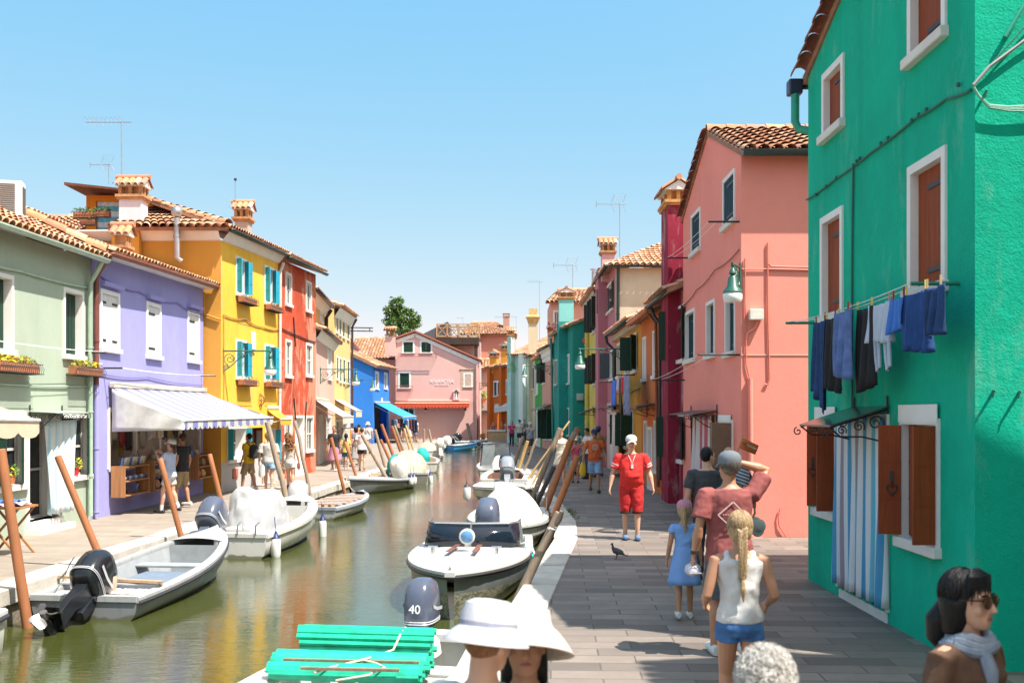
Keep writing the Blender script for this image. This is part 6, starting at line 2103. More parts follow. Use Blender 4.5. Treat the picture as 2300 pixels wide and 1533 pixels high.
def fender(label, c, r=.09, h=.42, top=NAVY, group='white boat fenders'):
    t_ = thing('fender', label, 'fender', c, group)
    mb = MB(); mb.lathe([(.02, -h / 2), (r * .8, -h / 2 + .03), (r, -h / 2 + .1), (r, h / 2 - .1), (r * .8, h / 2 - .03), (.03, h / 2)], c, 14)
    obj('body', mb, plain('white_fender', (.66, .66, .64), .4, .08), t_, smooth=True)
    mb = MB(); mb.lathe([(r * .85, 0), (r * .6, .05), (.03, .08), (.02, .13)], V(c) + V((0, 0, h / 2 - .03)), 12); mb.tube([V(c) + V((0, 0, h / 2 + .08)), V(c) + V((-.05, .1, h / 2 + .35))], .008, 5)
    obj('end_cap', mb, top, t_, smooth=True)


FOLD = bpy.data.textures.new('folds', 'CLOUDS')
FOLD.noise_scale = .34
FOLD.noise_depth = 2


def lumpy(M, rings, name, label, cat, m, parent=None, amp=.03, seed=1, group=None, n=28, wr=.09):
    """a draped cover: rings of (z, half width, y0, y1)"""
    rnd = random.Random(seed)
    ph = [rnd.random() * 6 for _ in range(4)]
    mb = MB(M)
    rg = []
    for i, (z, w_, y0, y1) in enumerate(rings):
        c, h = (y0 + y1) / 2, (y1 - y0) / 2
        r = []
        for k in range(n):
            a = 2 * math.pi * k / n
            q = 1 + amp * (math.sin(5 * a + ph[0] + i) + .6 * math.sin(9 * a + ph[1] - i * .7))
            r.append((w_ * q * (abs(math.cos(a)) ** .75) * (1 if math.cos(a) > 0 else -1), c + h * q * (abs(math.sin(a)) ** .75) * (1 if math.sin(a) > 0 else -1), z + amp * .6 * math.sin(3 * a + ph[2])))
        rg.append(r)
    mb.loft(rg, True, False, True)
    o = obj(name, mb, m, parent, smooth='all', mods=[('SUBSURF', dict(levels=2, render_levels=2)), ('DISPLACE', dict(texture=FOLD, strength=wr, mid_level=.5, texture_coords='LOCAL'))] if wr else [])
    if parent is None: tag(o, label, cat, group)
    return o


def rope(label, pts, m=None, r=.009, group='mooring ropes'):
    mb = MB(); mb.tube(pts, r, 6)
    return tag(obj('rope', mb, m or plain('pale_rope', (.5, .44, .34), .9), smooth=True), label, 'rope', group)


# left bank, near to far
tA, MA, hA_, sA_ = boat('grey open boat with black outboard, nearest on the left bank', -5.42, 12.95, -6, 4.35, 1.5, .28, .66, GREYB, GREYL, plain('grey_boat_inside', (.30, .32, .33), .5), DKRUB, deck=.80, stern_w=.94, thw=(.62,))
motor(tA, MA, .28, 62, 1.12, MOTB, MOTB, dx=.05, shift=.02)
lumpy(MA @ Matrix.Translation((.0, .35, .3)), ((.0, .2, -.2, .22), (.2, .24, -.25, .25), (.42, .2, -.2, .2), (.55, .06, -.06, .06)), 'cover', 'beige cloth wrapped round the black motor head', 'cover', plain('beige_wrap', (.50, .37, .28), .9, .12), amp=.05)
mb = MB(MA); mb.box(-.66, .72, .62, .74, .33, .37); mb.box(-.66, .66, .06, .6, .24, .27)
obj('stern_seat', mb, GREYL, tA, mods=[bev(.015, 2)])
mb = MB(MA); mb.bar((-.75, .75, .42), (.75, .62, .39), .07, .035)
tag(obj('oar', mb, PLANK), 'wooden plank oar laid across the grey boat stern', 'oar')
mb = MB(MA); mb.grid(lambda a, b: (.1 + .5 * a, .22 + .35 * b, .30 + .025 * math.sin(a * 17 + b * 5) * math.sin(b * 13)), 14, 10)
tag(obj('rag', mb, plain('pale_rag', (.62, .55, .5), .9, .2), smooth='all'), 'crumpled pale rag on the grey boat stern', 'cloth')
mb = MB(MA); mb.box(-.42, .42, 1.5, 2.6, .06, .22); obj('storage_box', mb, plain('blue_grey_box', (.14, .18, .24), .6), tA, mods=[bev(.02, 2)])

tB, MB_, hB_, sB_ = boat('white motor boat with navy bottom and silver covered console', -5.22, 18.5, -7, 4.5, 1.8, .42, .78, WHITEB, WHITEB, WHITEB, None, deck=.8, bottom=NAVY, thw=(), rimw=.2)
motor(tB, MB_, .42, 48, 1.2, MOTG, MOTG, dx=-.25)
lumpy(MB_ @ Matrix.Translation((0, 1.75, .1)), ((.1, .6, -.55, .7), (.4, .56, -.5, .6), (.72, .6, -.35, .35), (.98, .44, -.28, .1), (1.03, .3, -.2, .0)), 'console_cover', '', '', SILVT, tB, .07, 4, wr=.16)
mb = MB(MB_); mb.box(-.7, .7, .25, .75, .1, .42); mb.box(-.1, .42, .3, .62, .42, .52); obj('stern_bench', mb, WHITEB, tB, mods=[bev(.03, 3)])
mb = MB(MB_)
for x in (.28, .62): mb.tube([(x, -.03, .45), (x, -.02, .6), (x, .12, .64), (x, .25, .5)], .015, 6)
obj('stern_rail', mb, STEEL, tB, smooth=True)
text('40', MB_ @ V((.55, .9, .1)), .01, (1, 0, 0), (0, 0, 1), LET, tB) if False else None
fender('white fender with navy cap at the right stern of the silver covered boat', MB_ @ V((.88, .3, .16)))
fender('white fender hanging at the bow of the silver covered boat', MB_ @ V((.75, 3.5, .12)), .085, .5)

tC, MC_, _, _ = boat('small grey boat with wooden slats across its deck', -4.85, 25.3, -12, 3.4, 1.15, .28, .42, GREYL, plain('blue_grey_rim', (.28, .31, .36), .5), PLANK, None, deck=.9, thw=())
for k in range(7):
    mb = MB(MC_); yk = .35 + k * .36; b = .5 if k < 5 else .44 - .07 * (k - 5); mb.box(-b, b, yk, yk + .16, .34 + .008 * k, .37 + .008 * k)
    tag(obj('plank', mb, wood('pale_slat', (.55, .42, .36), .7)), ('first slat from the stern of', 'second slat from the stern of', 'third slat from the stern of', 'middle slat on', 'third slat from the bow of', 'second slat from the bow of', 'slat nearest the bow of')[k] + ' the small grey boat', 'plank', 'slats laid across the small grey boat')
motor(tC, MC_, .3, 12, 1.05, MOTG, plain('white_motor_leg', (.6, .6, .6), .4), dx=-.42, bag=SILVT)

tD, MD, _, _ = boat('grey boat with pale foredeck pointing at the viewer', -4.05, 36.4, 161, 3.7, 1.5, .35, .55, GREYB, GREYL, GREYL, DKRUB, deck=.45, thw=(.25,))
motor(tD, MD, .35, 20, 1.2, MOTG, MOTG, bag=plain('white_motor_bag', (.66, .64, .58), .7, .1))
mb = MB(MD); mb.bar((-.1, 1.6, .55), (-.1, 2.3, .62), .05); obj('deck_bar', mb, PLANK, tD)
for k in (0, 1): fender(('blue and white fender at the grey boat stern', 'second blue and white fender beside it')[k], MD @ V((-.78 - .02 * k, .35 + .3 * k, .3)), .1, .3)

tE, ME, _, _ = boat('boat under a beige canvas dome with teal net at its stern', -3.85, 38.4, 7, 4.0, 1.55, .38, .55, plain('brown_grey_hull', (.15, .14, .12), .5), GREYL, GREYL, None, deck=.9, thw=())
CANV = plain('beige_canvas_cover', (.34, .30, .23), .85, .1, bump=.2)
lumpy(ME @ Matrix.Translation((0, 1.9, .34)), ((.0, .78, -1.75, 1.9), (.35, .74, -1.5, 1.7), (.62, .56, -1.1, 1.4), (.8, .3, -.6, .9), (.85, .05, -.1, .2)), 'canvas_cover', '', '', CANV, tE, .02, 5)
TEALN = plain('teal_net', (.015, .25, .24), .85, .2, bump=.3)
lumpy(ME @ Matrix.Translation((-.5, .35, .4)), ((-.4, .2, -.18, .2), (0, .32, -.25, .3), (.35, .34, -.25, .3), (.6, .22, -.15, .2), (.68, .05, -.05, .05)), 'net_bundle', 'teal net bundle on the stern of the beige domed boat', 'net', TEALN, None, .07, 6)
motor(tE, ME, .38, 25, 1.0, plain('white_motor', (.6, .58, .54), .4), dx=-.35)
fender('white fender on the right side of the beige domed boat', ME @ V((.82, .5, .1)))

tF, MF, _, _ = boat('pale open boat with teal sacks beyond the beige dome', -4.1, 45.5, 4, 4.4, 1.7, .45, .6, DIRTYW, WHITEB, plain('sand_inside', (.52, .44, .34), .7), None, deck=.85, thw=(.4,))
lumpy(MF @ Matrix.Translation((.1, .7, .4)), ((-.1, .3, -.3, .3), (.2, .36, -.35, .3), (.5, .3, -.25, .25), (.7, .1, -.1, .1)), 'sack', 'upright teal sack in the pale open boat', 'sack', plain('bright_teal_cloth', (.01, .32, .28), .8, .15), None, .06, 8)
lumpy(MF @ Matrix.Translation((-.5, .1, .3)), ((-.2, .25, -.2, .25), (.1, .34, -.3, .3), (.3, .26, -.2, .25), (.42, .08, -.1, .1)), 'sack', 'slumped blue teal sack at the pale boat stern', 'sack', plain('blue_teal_cloth', (.01, .24, .33), .8, .15), None, .08, 9)
tG, MG_, _, _ = boat('white boat under a crumpled beige cover, far left', -4.95, 60, 5, 4.2, 1.7, .45, .6, WHITEB, WHITEB, WHITEB, None, deck=.85, thw=())
lumpy(MG_ @ Matrix.Translation((0, 1.8, .4)), ((.0, .7, -1.4, 1.3), (.35, .5, -.9, .9), (.55, .15, -.3, .3)), 'canvas_cover', '', '', CANV, tG, .05, 12)
motor(tG, MG_, .45, 45, 1.3, plain('white_motor', (.6, .58, .54), .4), dx=.75)
tH, MH, _, _ = boat('small bright blue boat with cream inside near the canal end', -4.6, 72.5, -38, 3.2, 1.4, .38, .62, plain('bright_blue_hull', (.02, .20, .50), .4), plain('dark_blue_rim', (.05, .1, .2), .5), plain('cream_boat_inside', (.6, .55, .4), .6), None, deck=.85, thw=(.35, .6))
motor(tH, MH, .4, 60, 1.3, plain('white_motor', (.6, .58, .54), .4), dx=-.2)
tI, MI, _, _ = boat('long grey boat with white ring fenders across the canal end', -4.6, 82.6, -86, 4.3, 1.5, .42, .75, GREYL, WHITEB, GREYL, None, deck=.7, thw=(.3,), low=GREYB)
motor(tI, MI, .4, 55, 1.3, MOTB)
for k in range(3):
    c = MI @ V((.80, .95 + k * .95, .22))
    mb = MB(); mb.tube([c + V((.22 * math.cos(a), -.03, .22 * math.sin(a))) for a in [q * math.pi / 8 for q in range(17)]], .05, 6)
    tag(obj('ring_fender', mb, WHITEB, smooth=True), ('ring fender nearest the motor of', 'middle ring fender on', 'ring fender nearest the bow of')[k] + ' the long grey boat', 'fender', 'ring fenders on the long grey boat')

# right bank, near to far
rA, RA, _, _ = boat('white boat carrying green rolled mats, lowest in the picture', -.80, 10.2, 168, 4.9, 1.74, .43, .6, WHITEB, WHITEB, WHITEB, DKRUB, deck=.62, stern_w=.72, thw=(.2,), rimw=.2)
motor(rA, RA, .42, 0, .88, MOTG, MOTB, dx=.16, shift=-.05, num='40')
GRM = plain('green_painted_reed', (.008, .40, .24), .5, .25, scale=9)
TWINE = plain('pale_twine', (.58, .50, .36), .9)
def roll(c, d, L_, r, n, label, flat=1.0):
    c, d = V(c), V(d).normalized()
    a, b = perp(d)
    if abs(a.z) > abs(b.z): a, b = b, a
    mb = MB()
    rnd = random.Random(n)
    for k in range(n):
        q = 2 * math.pi * k / n
        p = c + a * (r * math.cos(q)) + V((0, 0, 1)) * (r * flat * math.sin(q))
        e = rnd.uniform(-.03, .03)
        mb.tube([p - d * (L_ / 2 + e), p, p + d * (L_ / 2 + e)], r * 3.4 / n, 7)
    mb.tube([c - d * L_ * .49, c + d * L_ * .49], r * .85, 12, squash=1.0)
    return tag(obj('rolled_mat', mb, GRM, smooth=True), label, 'rolled mat', 'green reed mats on the white boat')
dM = (1, -.06, -.015)
roll((-1.25, 8.85, .19), dM, 1.16, .105, 13, 'thick round green reed mat, upper roll on the white boat')
roll((-1.32, 8.45, .10), dM, 1.28, .12, 15, 'flattened green reed mat below the thick roll', .35)
roll((-1.32, 8.14, .10), dM, 1.22, .09, 13, 'thin green reed mat nearest the bow', .5)
for (p, q, lab) in (((-1.85, 8.3, .165), (-.75, 8.24, .155), 'dark brown stick between the green mats'), ((-1.65, 8.0, .17), (-.88, 7.97, .16), 'grey wooden lath on the lowest green mat')):
    mb = MB(); mb.bar(p, q, .035, .02); tag(obj('lath', mb, wood('grey_lath', (.22, .16, .11), .8)), lab, 'lath')
rope('pale twine tying the green mats', [(-.9, 8.95, .25), (-.92, 8.85, .31), (-.95, 8.76, .28), (-1.0, 8.62, .17), (-1.12, 8.45, .16), (-1.22, 8.25, .17), (-1.42, 8.08, .16), (-1.54, 7.98, .14)], TWINE, .009)
rope('second pale twine looped over the lowest mat', [(-1.22, 8.28, .17), (-1.08, 8.16, .17), (-1.0, 8.04, .165), (-1.12, 7.94, .13), (-1.36, 7.9, .1)], TWINE, .008)
lumpy(RA @ Matrix.Translation((.1, .55, .35)), ((0, .35, -.25, .3), (.12, .33, -.23, .28), (.2, .25, -.15, .2)), 'seat_box', '', '', WHITEB, rA, .0, 2, wr=0)

rB, RB, _, sB2 = boat('white boat with tinted wraparound windscreen and brown deck stripes', -.46, 17.25, 176, 4.5, 1.72, .55, .62, plain('grey_green_topside', (.17, .19, .18), .35, .15), WHITEB, WHITEB, plain('dark_strake', (.03, .033, .033), .4), deck=.42, low=WEEDY, thw=(.2,), full=2.6)
TINT = plain('tinted_windscreen', (.008, .013, .022), .05, .1)
mb = MB(RB)
ws = [(-.74, 1.55), (-.72, 1.95), (-.60, 2.12), (0, 2.2), (.60, 2.12), (.72, 1.95), (.74, 1.55)]
mb.loft([[(x, y_, .62) for x, y_ in ws], [(x * .93, y_ - .14, .98) for x, y_ in ws]], False)
obj('windscreen', mb, TINT, rB, smooth=50, mods=[solid(.008)])
mb = MB(RB)
mb.tube([(x * .93, y_ - .14, .985) for x, y_ in ws], .014, 6); mb.tube([(x, y_ + .005, .625) for x, y_ in ws], .014, 6)
mb.tube([(0, 2.205, .62), (0, 2.065, .98)], .016, 6)
for x, y_ in (ws[0], ws[-1]): mb.tube([(x, y_, .62), (x * .93, y_ - .14, .98)], .012, 6)
obj('windscreen_frame', mb, STEEL, rB, smooth=True)
mb = MB(RB)
mb.tube([(-.02, 2.75, .72), (-.02, 2.75, .80)], .04, 8); mb.lathe([(.02, -.12), (.085, -.06), (.11, .0), (.115, .05), (.1, .06)], (-.02, 2.75, .88), 16, axis=(0, 1, -.1))
lo = obj('searchlight', mb, WHITEB, rB, smooth=True)
mb = MB(RB); mb.lathe([(.098, .05), (.07, .075), (.01, .085)], (-.02, 2.75, .88), 16, axis=(0, 1, -.1)); obj('lens', mb, plain('blue_glass_lens', (.10, .25, .45), .05), lo, smooth=True)
for sx in (-.16, .16):
    mb = MB(RB); mb.grid(lambda a, b: (sx - .035 + .07 * a + (0.02 if sx > 0 else -.02) * b, 2.35 + 1.0 * b, .668 + .03 * b + .05 * (1 - (sx / .8) ** 2) - .012), 1, 6)
    obj('deck_stripe', mb, plain('brown_deck_stripe', (.18, .06, .035), .5), rB, mods=[solid(.006, 1)])
for x, y_ in ((-.45, 2.9), (.45, 2.9)):
    mb = MB(RB); mb.tube([(x, y_, .62), (x, y_, .74)], .025, 8); mb.tube([(x - .07, y_, .74), (x + .07, y_, .74)], .02, 8); obj('cleat', mb, STEEL, rB, smooth=True)
for x in (-.66, .66):
    mb = MB(RB); mb.ell((x, 2.7, .60), .045, .05, .03, 10, 6); obj('deck_light', mb, STEEL, rB, smooth=True)
motor(rB, RB, .5, 25, 1.15, MOTG, MOTG, dx=-.05)
for k in range(2):
    rope(('turquoise mooring rope hanging beside the windscreen boat', 'second turquoise rope loop by the quay pole')[k], [RB @ V((-.78, 1.8 + .1 * k, .6)), RB @ V((-.92, 2.0 + .1 * k, .5)), RB @ V((-1.02, 2.3 + .2 * k, .25)), RB @ V((-1.08, 2.6, .1 + .1 * k)), RB @ V((-1.06, 2.9, .22))], plain('turquoise_rope', (.01, .42, .42), .7), .016)
rope('white knotted rope at the windscreen boat corner', [RB @ V((-.7, 1.9, .66)), RB @ V((-.86, 2.0, .72)), RB @ V((-.98, 2.3, .5)), RB @ V((-1.0, 2.5, .2)), RB @ V((-.98, 2.7, .35))], plain('white_rope', (.66, .64, .58), .9), .014)

rC, RC, _, _ = boat('rounded boat under a smooth white canvas with rust stains', .0, 22.95, 178, 4.2, 1.6, .5, .55, RUSTYW, DIRTYW, DIRTYW, plain('green_grey_strake', (.18, .2, .18), .5), deck=.9, thw=(), full=3.2, low=WEEDY)
lumpy(RC @ Matrix.Translation((0, 2.05, .55)), ((.0, .7, -1.75, 1.5), (.12, .62, -1.65, 1.25), (.3, .48, -1.45, .8), (.46, .32, -1.15, .3), (.54, .14, -.7, -.1), (.56, .02, -.5, -.3)), 'canvas_cover', '', '', plain('white_canvas_cover', (.56, .53, .46), .8, .06), rC, .008, 3, wr=.03)
mb = MB(RC)
for k in range(16):
    a = math.pi * k / 15
    mb.ell((.66 * math.cos(a), 2.2 + 1.33 * math.sin(a), .6), .014, .014, .014, 6, 4)
obj('cover_studs', mb, STEEL, rC)
motor(rC, RC, .45, 10, 1.05, WHITEB, WHITEB, dx=.25)
rD, RD, _, _ = boat('cream boat with plain foredeck and weedy hull behind the white canvas', -.25, 31.3, 179, 3.7, 1.65, .5, .62, DIRTYW, DIRTYW, WHITEB, plain('grey_strake', (.3, .3, .29), .5), deck=.5, thw=(), low=WEEDY, full=3)
fender('mossy fender at the left bow of the cream boat', RD @ V((.95, 2.9, .42)), .11, .4, DKRUB)
rE, RE, _, _ = boat('pale blue white boat with grey motor tilted towards the viewer', -.25, 32.6, -1, 4.3, 1.6, .5, .7, plain('pale_blue_white', (.58, .63, .64), .35), WHITEB, plain('brown_boat_inside', (.22, .12, .08), .6), None, deck=.7, thw=(.45,), rimw=.2)
motor(rE, RE, .5, 50, 1.35, plain('silver_grey_motor', (.22, .24, .27), .25), None, dx=.1)
rF, RF, _, _ = boat('farther boat with upright glass windscreen and white cover', -.55, 39.2, 3, 4.4, 1.5, .5, .68, GREYL, WHITEB, GREYL, None, deck=.75, thw=())
mb = MB(RF); mb.loft([[(-.62, 1.9, .55), (0, 2.1, .55), (.62, 1.9, .55)], [(-.52, 1.75, 1.45), (0, 1.9, 1.45), (.52, 1.75, 1.45)]], False)
obj('windscreen', mb, plain('grey_glass', (.28, .32, .33), .08), rF, mods=[solid(.01)])
mb = MB(RF); mb.tube([(-.62, 1.9, .55), (-.52, 1.75, 1.45), (0, 1.9, 1.45), (.52, 1.75, 1.45), (.62, 1.9, .55)], .025, 6); obj('windscreen_frame', mb, NAVY, rF, smooth=True)
lumpy(RF @ Matrix.Translation((.1, 1.2, .3)), ((0, .35, -.35, .35), (.4, .3, -.3, .3), (.7, .12, -.12, .12)), 'seat_cover', '', '', WHITEB, rF, .04, 3)
motor(rF, RF, .5, 65, 1.1, MOTB, MOTB, dx=.25)
# a boat nose at the left picture edge
boat('white boat whose stern just enters at the left edge', -6.0, 10.9, 184, 4.0, 1.3, .5, .6, WHITEB, WHITEB, WHITEB, DKRUB, deck=.5)

# ---------------------------------------------------------------- mooring poles
POLEB = wood('brown_mooring_pole', (.34, .135, .06), .6, (9, 9, .5), .2)
POLEG = wood('grey_driftwood_pole', (.34, .26, .19), .85, (16, 16, .7), .4)
POLEY = wood('pale_bamboo_pole', (.52, .34, .14), .6, (12, 12, .6), .2)


def pole(label, top, bot, Y, r, m, wob=0.0, dy=0.0, group='mooring poles leaning out of the canal'):
    p, q = Wp(bot[0], bot[1], Y), Wp(top[0], top[1], Y + dy)
    d = (q - p)
    k = (p.z + 1.3) / d.z
    p0 = p - d * max(k, 0)
    rnd = random.Random(int(top[0] * 7 + top[1]))
    n = 7
    pts, rs = [], []
    for i in range(n + 1):
        a = i / n
        pts.append(p0.lerp(q, a) + V((rnd.uniform(-wob, wob), rnd.uniform(-wob, wob), 0)) * (0 if i in (0, n) else 1))
        rs.append(r * (1.08 - .16 * a))
    pts.append(q + d.normalized() * .012); rs.append(r * .7)
    mb = MB(); mb.tube(pts, rs, 12)
    return tag(obj('mooring_pole', mb, m, smooth=True, org=p0), label, 'mooring pole', group)


PL = [('thick brown mooring pole at the left edge, nearest on the left bank', (2, 1010), (53, 1345), 12.5, .062, POLEB), ('brown mooring pole leaning behind the black outboard motor', (130, 1025), (218, 1235), 14.4, .052, POLEB),
      ('brown mooring pole rising before the woman in white shorts', (360, 1030), (403, 1190), 17.7, .05, POLEB), ('brown mooring pole behind the silver covered white boat', (471, 1020), (500, 1137), 20.2, .05, POLEB),
      ('grey driftwood pole in front of the grey shirt man', (600, 948), (640, 1106), 24.6, .07, POLEG, .012), ('crooked thin grey pole beside the curly haired woman', (662, 945), (697, 1112), 26.8, .05, POLEG, .03),
      ('brown pole with yellow band near the slatted boat', (744, 983), (772, 1097), 31, .055, POLEB), ('brown pole in front of the child in yellow', (775, 992), (803, 1078), 33.5, .05, POLEB),
      ('grey pole beside the woman in black shorts', (813, 976), (860, 1060), 36, .07, POLEG, .01), ('grey pole nearest the blue house corner', (842, 965), (862, 1036), 41, .07, POLEG, .01), ('short brown pole left of the clothes racks', (855, 987), (877, 1036), 40, .06, POLEB),
      ('tall brown pole before the blue shop, left one', (857, 953), (886, 1030), 42, .07, POLEB), ('tall brown pole before the blue shop, right one', (880, 957), (903, 1022), 44, .07, POLEB), ('grey pole just behind the right brown pole', (886, 955), (907, 1014), 46, .06, POLEG, .01),
      ('pale bamboo pole left of the couple', (908, 962), (918, 1002), 50, .05, POLEY), ('second pale bamboo pole by the couple', (912, 955), (926, 1001), 51, .05, POLEY), ('grey stub pole standing upright before the pink wall', (952.5, 963), (952.5, 988), 74, .09, POLEG), ('slightly leaning grey pole before the pink wall', (963, 964), (968, 988), 75, .09, POLEG), ('dark leaning pole at the right end of the pink wall', (1049, 950), (1058, 986), 84, .13, POLEG)]
PR = [('thick split driftwood pole beside the windscreen boat', (1256, 1152), (1152, 1372), 12.9, .062, POLEG, .012), ('long brown pole, upper of two beside the white canvas boat', (1283, 986), (1215, 1168), 23, .075, POLEB), ('long brown pole, lower of two beside the white canvas boat', (1297, 1024), (1232, 1187), 21, .07, POLEB),
      ('grey pole crossing the woman in cream romper', (1258, 962), (1203, 1100), 28, .075, POLEG, .012), ('dark wet pole beside the cream boat', (1244, 1048), (1200, 1142), 25, .06, wood('dark_wet_pole', (.09, .08, .075), .7)), ('long thin bamboo pole with the highest tip', (1279, 946), (1184, 1076), 33, .033, POLEY), ('thin bamboo stick below the long one', (1228, 1029), (1193, 1091), 31, .03, POLEY), ('short grey stump pole by the pale blue boat', (1200, 1060), (1187, 1083), 34, .05, POLEG),
      ('crooked knotty pole, right of the yellowish one', (1205, 986), (1175, 1063), 38, .055, POLEG, .03), ('square yellowish pole by the glass windscreen boat', (1185, 990), (1164, 1056), 39.5, .075, POLEY), ('grey pole leftmost by the glass windscreen boat', (1175, 980), (1153, 1048), 41.5, .07, POLEG), ('dark thin pole between the yellowish and leftmost ones', (1170, 996), (1156, 1047), 42, .05, MC['dark_wet_pole']), ('driftwood pole rising behind the upper brown pole', (1290, 972), (1222, 1135), 24.5, .07, POLEG, .015)]
for a in PL + PR: pole(*a)
# fork at the head of the split pole
o = [o for o in bpy.data.objects if o.get('label', '').startswith('thick split')][0]
mb = MB(); p, q = Wp(1244, 1180, 12.9), Wp(1262, 1150, 12.85)
mb.tube([p, p.lerp(q, .5) + V((.02, -.03, 0)), q + V((.0, -.04, .02))], [.05, .035, .028], 8)
obj('fork', mb, POLEG, o, smooth=True)
rope('pale rope knotted round the split pole', [Wp(1240, 1186, 12.8) + V((.06 * math.cos(a), .06 * math.sin(a), .012 * math.sin(2 * a))) for a in [k * math.pi / 8 for k in range(17)]], MC['white_rope'], .01)
rope('mooring rope from the black motor boat to the quay', [Wp(132, 1302, 13.3), (-6.05, 13.9, .02), (-6.3, 14.6, .03), (-6.5, 15.2, .03)], DKRUB, .008)

for lab, a, b in (('slack rope from the silver covered boat bow to its pole', MB_ @ V((-.2, 4.2, .8)), (-5.5, 24.2, .35)), ('slack rope from the slatted boat to the yellow banded pole', MC_ @ V((-.1, 3.2, .45)), (-5.0, 30.9, .2)), ('slack rope from the grey pointed boat to the quay', MD @ V((.3, 3.4, .6)), (-5.35, 33.2, .03)),
                  ('slack rope from the white canvas boat to a brown pole', RC @ V((-.75, 1.2, .6)), (.78, 22.9, .3)), ('slack rope from the cream boat to the dark wet pole', RD @ V((-.8, 2.6, .6)), (.62, 25.2, .4)), ('slack rope from the grey boat bow to the kerb', MA @ V((.1, 4.1, .66)), (-5.75, 18.2, .02))):
    a, b = V(a), V(b)
    rope(lab, [a.lerp(b, i / 8) - V((0, 0, .5 * (i / 8) * (1 - i / 8) * min(1, (a - b).length))) for i in range(9)], None, .010)
for k in range(3):
    c = MB_ @ V((.2 - .25 * k, 2.9 + .2 * k, .34)); rope(('coil of pale rope in the silver covered boat', 'second coil of rope in the silver covered boat', 'third coil of rope in the silver covered boat bow')[k], [c + V(((.12 + .004 * i) * math.cos(i * .7), (.12 + .003 * i) * math.sin(i * .7), .004 * i)) for i in range(26)], None, .013)
# ================================================================ SHOP GOODS
fL = Fac((-8.6, 20.95), (-8.47, 28.1), (1, 0))
ul = lambda px: fL.uz(px, HY)[0]
SHW = wood('shop_shelf_wood', (.40, .19, .075), .6)
GCOL = [plain('goods_blue', (.06, .14, .38), .5), plain('goods_cream', (.60, .52, .40), .6), plain('goods_white', (.62, .62, .62), .4), plain('goods_brown', (.28, .15, .07), .6), plain('goods_red', (.42, .04, .05), .5), plain('goods_black', (.02, .02, .022), .5), plain('goods_gold', (.40, .26, .07), .4)]


def shelf(label, u0, u1, z0, z1, n):
    t_ = thing('display_shelf', label, 'shelf', fL.P(u0, .1, z0), 'display shelves under the striped awning')
    for a, b in ((u0, u0 + .03), (u1 - .03, u1)):
        mb = MB(); fL.box(mb, a, b, .06, .36, z0, z1); obj('side_panel', mb, SHW, t_)
    zs = [z0 + .02 + (z1 - z0 - .06) * i / (n - 1) for i in range(n)]
    for z in zs:
        mb = MB(); fL.box(mb, u0 + .03, u1 - .03, .06, .38, z, z + .025); obj('shelf_board', mb, SHW, t_)
    return zs


zs = shelf('wooden display shelf with cups and cards, left of the shop', ul(243), ul(300), .38, 1.05, 3)
zs2 = shelf('wooden display shelf with straw hats, middle of the shop', ul(312), ul(358), .38, 1.1, 3)
zs3 = shelf('dark wooden display shelf with bags, right of the shop', ul(415), ul(448), .45, 1.1, 3)
rnd = random.Random(12)
def good(nm, u, o, z, kind, m, lab, grp):
    mb = MB(); c = fL.P(u, o, z)
    if kind == 'cup': mb.lathe([(.028, 0), (.035, .02), (.04, .085), (.036, .085), (.03, .02)], c, 10); mb.tube([c + V((.038, 0, .07)), c + V((.065, 0, .055)), c + V((.05, 0, .02)), c + V((.034, 0, .02))], .006, 5)
    elif kind == 'card': mb.obox(c + V((0, 0, .09)), fL.t * .065, fL.n * .006, V((.02, 0, .09)))
    elif kind == 'hat': mb.lathe([(.19, .0), (.2, .01), (.11, .025), (.1, .11), (.06, .13), (.01, .132)], c, 16)
    elif kind == 'bag': mb.loft([[c + fL.t * (w_ * x) + fL.n * (d_ * y) + V((0, 0, z_)) for x, y in ((-1, -1), (1, -1), (1, 1), (-1, 1))] for z_, w_, d_ in ((0, .12, .06), (.08, .15, .08), (.2, .11, .04))], True, True, True); mb.tube([c + fL.t * -.08 + V((0, 0, .19)), c + V((0, 0, .32)), c + fL.t * .08 + V((0, 0, .19))], .008, 5)
    elif kind == 'pic': mb.obox(c, fL.t * .1, fL.n * .012, V((0, 0, .13)))
    elif kind == 'mask':
        mb.ell(c, .05, .11, .15, 12, 8); mb.ell(c + V((.05, 0, -.02)), .03, .02, .04, 8, 6)
        for k in range(7): mb.ell(c + V((0, .16 * math.cos(k * .5), .06 + .16 * math.sin(k * .5))), .02, .03, .05, 6, 4)
    elif kind == 'cloth': mb.grid(lambda a, b: c + fL.t * ((a - .5) * .34) + fL.n * (.03 * math.sin(a * 14 + u * 5)) + V((0, 0, -.55 * b - .05 * math.sin(a * 3.1))), 12, 6)
    o = tag(obj(nm, mb, m, smooth=True, mods=[solid(.006)] if kind == 'cloth' else [], org=c), lab, nm, grp)
    return o
for i in range(8): good('cup', ul(246) + .12 + i * .165, .25, zs[1] + .026, 'cup', GCOL[(2, 0)[i % 2]], ('white' if i % 2 == 0 else 'blue') + ' souvenir cup in the row on the left shop shelf', ('white' if i % 2 == 0 else 'blue') + ' cups on the left shelf')
for i in range(9): good('card', ul(246) + .1 + i * .15, .24, zs[2] + .03, 'card', GCOL[(0, 2, 1)[i % 3]], ('blue', 'white', 'cream')[i % 3] + ' picture card standing on top of the left shop shelf', ('blue', 'white', 'cream')[i % 3] + ' picture cards on the left shelf')
good('box', ul(285), .22, zs[0] + .03, 'card', GCOL[0], 'blue box on the lowest board of the left shop shelf', None)
good('box', ul(262), .22, zs[0] + .03, 'card', GCOL[5], 'black box on the lowest board of the left shop shelf', None)
